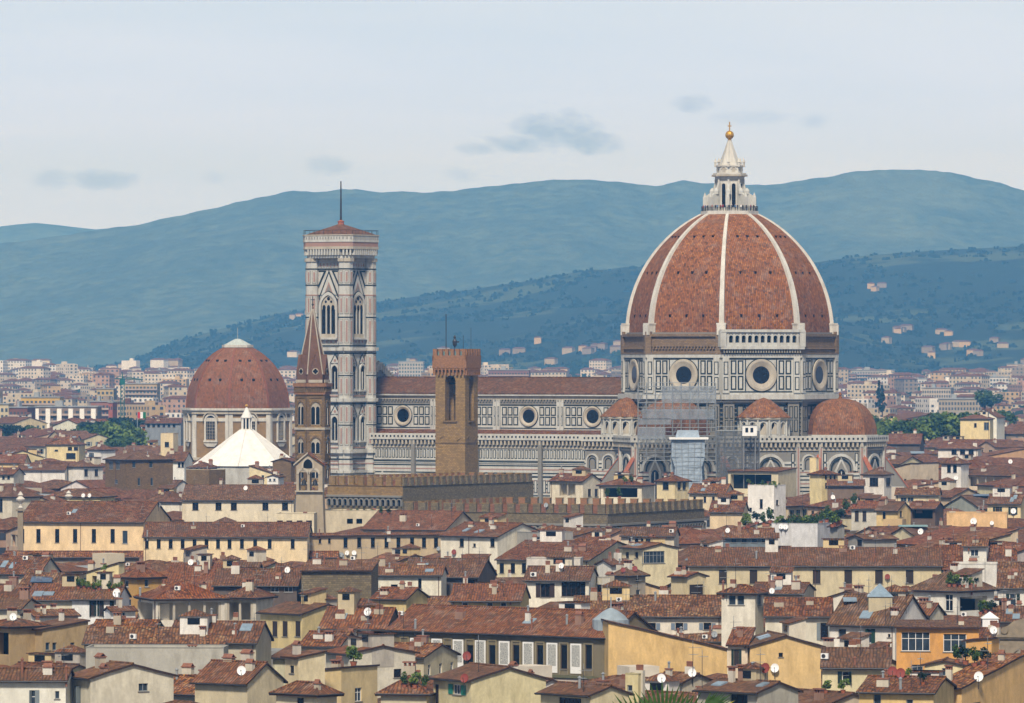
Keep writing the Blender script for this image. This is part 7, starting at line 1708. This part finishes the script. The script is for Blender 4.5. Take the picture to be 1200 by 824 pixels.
DISH = [(337, 668, 'white', 1), (407, 648, 'white', 1), (415, 648, 'white', 1), (400, 650, 'grey', 1), (431, 717, 'white', 1.1), (283, 786, 'white', 1.1), (547, 769, 'red', 1.2), (658, 663, 'white', .9), (544.5, 795, 'red', 1), (811, 788.5, 'white', 1), (775, 795, 'white', 1),
        (897, 783, 'red', 1.1), (908, 783, 'white', 1.1), (904.6, 692.5, 'white', .9), (837, 743.5, 'grey', .9), (744, 666.5, 'red', .9), (1164, 738.5, 'white', 1), (1147, 793, 'white', 1.1), (1046, 787, 'red', 1.1), (1055.5, 789, 'red', 1.1), (1040, 676, 'red', .9), (976, 582.6, 'white', 1.1),
        (1079, 623, 'white', 1.2), (1141, 611, 'white', 1.5), (1162.4, 613, 'white', .9), (1187.6, 599, 'white', 1.3), (915.7, 617, 'white', 1.1), (920.5, 617.5, 'white', 1.1), (853, 621.7, 'white', 1), (97.7, 580.7, 'white', 1), (105, 580.7, 'white', 1), (137, 695, 'white', 1.3), (223.7, 659, 'white', 1),
        (15.5, 723, 'white', 1), (1184, 541, 'white', 1.3), (730, 668, 'red', .8), (514, 643, 'grey', .9), (532, 647, 'red', 1.0), (288, 572, 'white', 1.1), (1120, 560, 'white', 1.1), (186, 592, 'grey', 1), (640, 592, 'grey', 1)]
def place_dishes():
    pos = []
    for px, py, c, s in DISH:
        h = hit(px, py+3)
        if not h: continue
        p, n, ob = h; k = 0
        y = p.y-.35; rt = root('satellite_dish', 'x', 'satellite dish', (PX(px, y), y, PZ(py, y)), 0, 'satellite dishes on the roofs'); rt.scale = (s*.95,)*3; rt.rotation_euler = (R(-14), 0, R(-8+16*math.sin(px)))
        for nm, me in zip(('reflector', 'mount', 'feed_arm'), dish_mesh(c)): link(nm, me, rt)
        t, l = what(ob); pos.append((c, px, py, rt, l))
    CN = {'white': 'white', 'red': 'rust red', 'grey': 'grey'}; by = {}
    for q in pos:
        z = zone(q[1], q[3].location.y); by.setdefault('%s satellite dish %s' % (CN[q[0]], z), []).append(q)
    for l, L in by.items():
        L.sort(key=lambda t: t[1])
        for i, q in enumerate(L): q[3]['label'] = l if len(L) == 1 else '%s, %s' % (l, ORD[i])
place_dishes()
# television aerials, poles, air conditioners
def aerial_mesh(seed):
    r_ = random.Random(seed); h = r_.uniform(2.0, 3.6); a = MB(); a.tube((0, 0, -1.2), (0, 0, h), .035, 5); b = MB()
    for k in range(r_.choice((1, 2, 2))):
        z = h-.15-.8*k; b.tube((0, 0, z-.1), (0, 0, z+.75), .03, 4); an = r_.uniform(0, 3.14); ca, sa = math.cos(an), math.sin(an); L = r_.uniform(.6, 1.1); b.tube((-ca*L*.4, -sa*L*.4, z), (ca*L, sa*L, z), .025, 4)
        for i in range(6): t = -L*.35+i*L*.25; w = .38-.04*i; b.tube((ca*t-sa*w, sa*t+ca*w, z), (ca*t+sa*w, sa*t-ca*w, z), .018, 3)
    return a.mesh('pole', [DARKMET]), b.mesh('antenna', [GREYBOX])
def place_on_roofs(n, name, cat, label, group, meshes, seed, ymin=575, ymax=812, scl=(1, 1)):
    r_ = random.Random(seed); out = []
    tries = 0
    while len(out) < n and tries < n*14:
        tries += 1; px, py = r_.uniform(6, 1194), r_.uniform(ymin, ymax); h = hit(px, py)
        if not h: continue
        p, nn, ob = h
        if nn.z < .6 or not ob.name.startswith('roof') or p.y > 1500: continue
        k = r_.randrange(len(meshes)); rt = root(name, 'x', cat, tuple(p), r_.uniform(-.6, .6), group); s = r_.uniform(*scl); rt.scale = (s,)*3
        for nm, me in meshes[k]: link(nm, me, rt)
        out.append((px, rt))
    by = {}
    for px, rt in out: by.setdefault('%s %s' % (label, zone(px, rt.location.y)), []).append((px, rt))
    for l, L in by.items():
        L.sort(key=lambda t: t[0])
        for i, q in enumerate(L): q[1]['label'] = l if len(L) == 1 else '%s, %s' % (l, ORD[i] if i < len(ORD) else 'rightmost')
place_on_roofs(80, 'tv_aerial', 'aerial', 'thin metal television aerial', 'television aerials', [[('pole', a), ('antenna', b)] for a, b in (aerial_mesh(i) for i in range(6))], 31)
def ac_mesh():
    b = MB(); b.box(-.45, .45, -.18, .18, .1, .75); b.box(-.35, -.25, -.2, .2, -.4, .1, 1); b.box(.25, .35, -.2, .2, -.4, .1, 1); f = MB(); f.poly([(-.1+.26*math.cos(t), -.19, .42+.26*math.sin(t)) for t in (2*math.pi*i/14 for i in range(14))]); return b.mesh('case', [WHITEP, DARKMET]), f.mesh('fan', [DARKMET])
am = ac_mesh()
place_on_roofs(16, 'air_conditioner', 'air conditioner', 'white air conditioning unit', 'air conditioners on the roofs', [[('case', am[0]), ('fan', am[1])]], 8, 600, 812, (.75, 1.0))
def pots(seed):
    r_ = random.Random(seed); b = MB(); k = r_.choice((0, 1, 2)); w = r_.uniform(.22, .34); h = r_.uniform(.9, 1.9)
    b.lathe([(w*.5, -.8), (w*.5, h*.8), (w*.7, h*.8), (w*.7, h*.86), (.02, h)], 8); return [('flue', b.mesh('flue', [GREYBOX if k else CAPT]))]
place_on_roofs(46, 'flue_pipe', 'flue pipe', 'short round flue pipe on the tiles', 'flue pipes on the roofs', [pots(i) for i in range(5)], 15, 590, 815)

# roof gardens and terrace plants
SM = {}
def shrub(px, py, h, key='a', label='x', flower=None):
    q = hit(px, py)
    if not q: return None
    p, n, ob = q
    if n.z < .3:                                   # the ray met a wall: step back onto whatever lies on top of it
        ok, p2, n2, _, ob2, _ = sc.ray_cast(DG, Vector((p.x, p.y+.7, p.z+5)), Vector((0, 0, -1)), distance=9)
        if not ok or n2.z < .3: return None
        p, n, ob = p2, n2, ob2
    if key not in SM:
        r_ = random.Random(len(SM)+50); c = MB(); leaf_cloud(c, (0, 0, .62), .42, .42, .42, 260, .075, r_, 8); s = MB(); s.tube((0, 0, .1), (0, 0, .55), .03, 5)
        t = MB(); t.lathe([(.12, 0), (.17, .2), (.19, .22), (.17, .22)], 9); mats = {'a': LEAF, 'b': LEAF_L, 'c': LEAF_F, 'f': LEAF_L}
        SM[key] = (c.mesh('foliage', [mats[key]]), s.mesh('stem', [TRUNK]), t.mesh('pot', [TERRA]))
    rt = root('potted_shrub', label, 'potted plant', (p.x, p.y, p.z-.05), px, 'potted shrubs on roof terraces'); rt.scale = (h*.8,)*3
    for nm, me in zip(('foliage', 'stem', 'pot'), SM[key]): link(nm, me, rt)
    return rt
r_ = random.Random(2)
gardens = [('on the roof garden below the bright white block', [(870+i*8.2+r_.uniform(-2, 2), 617+r_.uniform(-5, 3), r_.uniform(2.6, 4.2), 'abca'[i % 4]) for i in range(17)]),
           ('on the white wall terrace right of the roof garden', [(930+i*6.5, 619+r_.uniform(-2, 2), r_.uniform(2.4, 3.8), 'aab'[i % 3]) for i in range(8)]),
           ('on the terrace of the awning house', [(1113+i*6, 719+r_.uniform(-1, 1), r_.uniform(1.6, 2.6), 'abc'[i % 3]) for i in range(9)]),
           ('on the flowering terrace by the mustard house', [(92+i*6, 691+r_.uniform(-2, 2), r_.uniform(1.4, 2.2), 'abb'[i % 3]) for i in range(9)]),
           ('on the veranda of the modern cream house', [(878+i*5, 574+r_.uniform(-1, 0), r_.uniform(1.8, 2.8), 'ba'[i % 2]) for i in range(8)]),
           ('in the green veranda below the nave', [(712+i*7, 584, r_.uniform(2.2, 3.0), 'ab'[i % 2]) for i in range(5)]),
           ('on the terrace beside the bell gable', [(392+i*9, 603, r_.uniform(1.2, 2.0), 'acb'[i % 3]) for i in range(8)]),
           ('on the bottom right terrace near the stone arch', [(1122, 778, 2.4, 'a'), (1132, 780, 3.0, 'c'), (1142, 781, 2.6, 'a'), (1152, 779, 2.6, 'c'), (1082, 802, 1.8, 'c'), (1064, 794, 1.4, 'b')]),
           ('at the bottom below the stained grey cream house', [(474, 818, 2.0, 'a'), (486, 820, 2.4, 'b'), (498, 820, 2.0, 'a'), (414, 800, 3.2, 'b'), (968, 812, 2.0, 'b'), (988, 812, 2.2, 'b')])]
for where, L in gardens:
    L = sorted(L, key=lambda t: t[0])
    made = [q for q in (shrub(px, py, h, k) for px, py, h, k in L) if q]
    for i, q in enumerate(made): q['label'] = 'leafy potted shrub %s, %s' % (where, ORD[i])

# attachments that belong to the roofs under them
def attach(o, ob):
    o.parent = ob; o.matrix_parent_inverse = ob.matrix_world.inverted()
def roof_piece(px, py, fn, name, mats):
    q = hit(px, py)
    if not q: return
    p, n, ob = q
    if n.z < .5: return
    if ob.parent is None or ob.parent.parent is not None: ob = ob if ob.parent is None else (ob.parent if ob.parent.parent is not None else ob)
    mb = MB(); fn(mb); o = mb.build(name, mats, None, loc=tuple(p)); attach(o, ob)
TEALS = simple('teal_sheet_metal', (128, 158, 160), .5, .3, .8); SOLAR = simple('solar_panel', (72, 92, 118), .15, .3, .6, spec=.6)
roof_piece(716, 727, lambda m: (m.lathe([(2.4, -1.5), (2.4, .1), (1.9, .5), (1.0, 1.2), (.15, 1.6)], 16), m.tube((0, 0, 1.4), (0, 0, 3.0), .08, 5)), 'round_lead_roof', [LEAD])
def pyr(w, h, b):
    def f(m): m.box(-w, w, -w, w, -2, b, 1); m.prism([(-w-.15, -w-.15), (w+.15, -w-.15), (w+.15, w+.15), (-w-.15, w+.15)], b, b+h, 0, scale=.02)
    return f
roof_piece(1031, 707, pyr(1.55, 1.7, .9), 'glass_pyramid', [SKYL, plaster((196, 180, 140))]); roof_piece(1160, 727, pyr(1.1, .9, .3), 'glass_pyramid', [WHITEP, WHITEP]); roof_piece(1192, 732, pyr(.7, .5, .2), 'glass_pyramid', [SKYL, WHITEP])
def sheet(w, d, sl, z=.25): return lambda m: m.slab([(-w, -d, z), (w, -d, z), (w, d, z+sl), (-w, d, z+sl)], .12)
for px, py, w, d, sl, mt, nm in ((49, 683, 1.7, 1.6, .7, SOLAR, 'solar_panel'), (411, 750, 2.0, 1.6, .5, TEALS, 'sheet_roof'), (578, 779, 2.6, 1.8, .4, TEALS, 'sheet_roof'), (915, 703, .0, .0, 0, TEALS, ''), (731, 660, 1.7, 1.4, .5, SKYL, 'skylight'), (996, 706, .9, .8, .4, SKYL, 'skylight'), (378, 567, 2.2, 1.6, .5, SKYL, 'skylight'), (1070, 618, 2.8, 1.0, .2, TEALS, 'sheet_roof'), (1150, 582, 2.0, 1.2, .3, SOLAR, 'solar_panel'), (1075, 532, 2.2, 1.8, .6, SKYL, 'skylight')):
    if nm: roof_piece(px, py, sheet(w, d, sl), nm, [mt])

# ================================================================ single things
def bell_gable():
    Y = 1280; s = F/Y; z = lambda py: PZ(py, Y); u = lambda px: (px-364)/s; rt = root('bell_gable', 'tall weathered bell gable with traceried head and two open arches', 'bell gable', (PX(364, Y), Y, 0), R(-6)); MM = [plaster((172, 156, 128)), DARK, BUFF, ROOF_RED]
    T = Fr((0, 0), (1, 0)); mb = MB(); pts = [(346, 604), (382, 604), (379, 566), (349, 566)]
    w0, w1 = u(345), u(379); D = 3.2
    mb.hexa([(u(343), 0, 0), (u(383), 0, 0), (u(383), D+1, 0), (u(343), D+1, 0), (u(347), 0, z(575)), (u(378), 0, z(575)), (u(378), D, z(575)), (u(347), D, z(575))], 0)
    L, Rr = u(348), u(377)
    # two arched openings, with piers between
    for a, b in ((u(347), u(350)), (u(360), u(363)), (u(373), u(378))): mb.box(a, b, 0, D, z(575), z(553), 0)
    mb.box(u(347), u(378), 0, D, z(552), z(546), 0)
    for c in (u(355), u(368)): arch_ring(mb, T, c, z(556), z(556), (u(360)-u(350))/2, .5, -D, .1, 2)
    mb.box(u(347), u(378), 0, D, z(553.5), z(552), 0)
    mb.poly([(u(347), 0, z(546)), (u(378), 0, z(546)), (u(378), 0, z(541)), (u(361), 0, z(530)), (u(347), 0, z(541))], 0); mb.poly([(u(347), D, z(541)), (u(361), D, z(530)), (u(378), D, z(541)), (u(378), D, z(546)), (u(347), D, z(546))], 0)
    for x in (u(347), u(378)): q = [(x, 0, z(546)), (x, D, z(546)), (x, D, z(541)), (x, 0, z(541))]; mb.poly(q if x > 0 else q[::-1], 0)
    arch_ring(mb, T, u(361), z(549), z(545), 1.0, .35, 0, .35, 2, True); arch_fill(mb, T, u(361), z(549), z(545), 1.0, .06, 1, True)
    mb.build('wall', MM, rt)
    g = MB(); g.slab([(u(344), -.5, z(544)), (u(361), -.5, z(530)), (u(361), D+.5, z(530)), (u(344), D+.5, z(544))][::-1], .3, 2); g.slab([(u(361), -.5, z(530)), (u(381), -.5, z(544)), (u(381), D+.5, z(544)), (u(361), D+.5, z(530))], .3, 3); g.build('roof', MM, rt)
    for c in (u(355), u(368)): b = MB(); b.lathe([(.6, z(569)), (.5, z(566)), (.4, z(563.5)), (.05, z(562))], 10, (c, D*.5)); b.build('bell', [DARKMET], rt)
    q = MB(); q.box(u(346), u(379), -.6, 0, z(576.5), z(575)); q.build('ledge', [BUFF], rt)
bell_gable()
def stone_arch():
    Y = 705; s = F/Y; z = lambda py: PZ(py, Y); rt = root('stone_arch', 'grey stone belfry arch with scrolled top at the right edge', 'belfry arch', (PX(1197, Y), Y, 0), R(-14)); sm = simple('grey_sandstone', (138, 126, 108), .9, .35, 1.2)
    w = 2.6; T = Fr((-w, 0), (1, 0)); mb = MB(); zb, zt = z(795), z(747)
    mb.box(-w, w, 0, 1.6, 0, zb, 0)
    for a, b in ((-w, -1.15), (1.15, w)): mb.box(a, b, 0, 1.6, zb, zt-1.2, 0)
    n = 10
    for k in range(n):
        t0, t1 = math.pi*k/n, math.pi*(k+1)/n; A, B = (1.15*math.cos(t0), zt-2.6+1.15*math.sin(t0)), (1.15*math.cos(t1), zt-2.6+1.15*math.sin(t1))
        for y in (0, 1.6): q = [(A[0], y, A[1]), (A[0], y, zt-1.2), (B[0], y, zt-1.2), (B[0], y, B[1])]; mb.poly(q if y == 0 else q[::-1], 0)
        mb.poly([(A[0], 0, A[1]), (B[0], 0, B[1]), (B[0], 1.6, B[1]), (A[0], 1.6, A[1])], 0)
    mb.box(-w, w, 0, 1.6, zt-1.2, zt, 0)
    arch_ring(mb, T, w, zt-3.2, zt-2.6, 1.15, .25, 0, .15, 0)
    for a in (-w+.15, w-.65): mb.box(a, a+.5, -.2, 0, zb, zt-.9, 0)
    mb.build('arch_wall', [sm], rt)
    c = MB(); c.box(-w-.3, w+.3, -.4, 1.8, zt, zt+.28); c.box(-w-.15, w+.15, -.25, 1.7, zt-.2, zt); c.build('cornice', [sm], rt)
    q = MB(); pts = [(-w, zt+.28), (-w+.2, zt+1.0), (-w+.9, zt+1.35), (-w+1.6, zt+1.9), (0, zt+2.2), (w-1.6, zt+1.9), (w-.9, zt+1.35), (w-.2, zt+1.0), (w, zt+.28)]
    q.poly([(x, .2, y) for x, y in pts][::-1]); q.poly([(x, 1.2, y) for x, y in pts])
    for a, b in zip(pts, pts[1:]): q.poly([(a[0], .2, a[1]), (a[0], 1.2, a[1]), (b[0], 1.2, b[1]), (b[0], .2, b[1])][::-1])
    for sx in (-1, 1): q.lathe([(1e-6, 0), (.42, 0), (.42, 0)], 12) if False else None; q.tube((sx*(w-.55), .0, zt+.8), (sx*(w-.55), 1.3, zt+.8), .42, 12)
    q.build('scrolled_pediment', [sm], rt)
stone_arch()
def urn(px, ytop, ybot, Y, label):
    zt, zb = PZ(ytop, Y), PZ(ybot, Y); h = zt-zb; rt = root('stone_urn', label, 'urn', (PX(px, Y), Y, 0), 0, 'stone urns on the parapet'); m = MB()
    m.lathe([(.3, zb), (.55, zb+.1*h), (.2, zb+.2*h), (.25, zb+.3*h), (.85, zb+.5*h), (.95, zb+.58*h), (.55, zb+.68*h), (.35, zb+.74*h), (.6, zb+.8*h), (.35, zb+.9*h), (.1, zt)], 12); m.build('urn_body', [plaster((206, 200, 188))], rt); q = MB(); q.box(-.55, .55, -.55, .55, 0, zb-.3); q.box(-.9, .9, -.9, .9, zb-.3, zb); q.build('pedestal', [plaster((150, 134, 108))], rt)
urn(24, 576, 597, 1205, 'pale carved stone urn near the left edge on a tall pier'); urn(80.5, 575, 590, 1330, 'smaller pale stone urn behind the peach building roof')
def flag():
    Y = 2300; rt = root('flag', 'green white and red flag on a pole before the dark pines', 'flag', (PX(161, Y), Y, 0)); z = PZ(483, Y); m = MB(); m.tube((0, 0, 0), (0, 0, z+.5), .12, 5); m.build('pole', [GREYBOX], rt); cs = [simple('flag_red', (190, 50, 50), .8), simple('flag_white', (226, 226, 226), .8), simple('flag_green', (30, 110, 70), .8)]
    f = MB()
    for i in range(9):
        x0, x1 = i*.36, (i+1)*.36; y0, y1 = .3*math.sin(i*.9), .3*math.sin((i+1)*.9); f.poly([(x0, y0, z-2.4), (x1, y1, z-2.4), (x1, y1, z), (x0, y0, z)], i//3)
    f.build('cloth', cs, rt)
flag()
def palm():
    Y = 200.0; z0 = gz(0, Y); hub = Vector((PX(790, Y), Y, PZ(868, Y))); rt = root('fan_palm', 'fan palm at the bottom edge, one leaf tipped yellow', 'palm tree', (hub.x, Y, z0)); H_ = hub.z-z0; t = MB()
    for k in range(14): t.tube((0, 0, H_*k/14), (0, 0, H_*(k+1)/14), .24, 9, r2=.2)
    t.build('trunk', [TRUNK], rt)
    g1 = leaf('palm_blades', (62, 92, 40), (38, 66, 30), 3.0); g2 = leaf('yellow_palm_tips', (198, 184, 60), (150, 150, 44), 3.0)
    def frond(dx, dz, dy, size, rot, spread, n, ytip=0.0):
        f = MB(); c = Vector((dx, dy, H_+dz)); f.tube((0, 0, H_-.3), tuple(c), .03, 5)
        ex, ez = Vector((math.cos(rot), 0, math.sin(rot))), Vector((-math.sin(rot), .25, math.cos(rot)))
        for i in range(n):
            a = (i/(n-1)-.5)*spread; d = (ex*math.cos(a)+ez*math.sin(a)).normalized(); sd = d.cross(Vector((0, -1, .2))).normalized()
            L = size*(1-.22*abs(i/(n-1)-.5)*2)*(1+.05*math.sin(i*2.3)); w = size*.028; m0, m1, tip = c+d*L*.3, c+d*L*.72+Vector((0, .04*math.sin(i), 0)), c+d*L+Vector((0, -.05, -.04*L))
            f.poly([tuple(c-sd*w*.3), tuple(c+sd*w*.3), tuple(m0+sd*w), tuple(m0-sd*w)], 0, [(0, 0)]*4); f.poly([tuple(m0-sd*w), tuple(m0+sd*w), tuple(m1+sd*w*.8), tuple(m1-sd*w*.8)], 0, [(0, 0)]*4)
            f.poly([tuple(m1-sd*w*.8), tuple(m1+sd*w*.8), tuple(tip)], 1 if i < ytip*n else 0, [(0, 0)]*3)
        f.build('frond', [g1, g2], rt)
    frond(-.35, .15, -.2, 2.0, R(95), R(150), 26); frond(.75, .55, -.3, 1.6, R(42), R(50), 18, .35); frond(-1.0, 0, .2, 1.9, R(125), R(120), 20); frond(.2, 0, .4, 1.8, R(70), R(120), 20); frond(.9, -.5, .2, 1.5, R(-10), R(120), 20); frond(-1.2, -.6, 0, 1.5, R(190), R(120), 20); frond(0, -.6, -.7, 1.5, R(-80), R(120), 20)
palm()
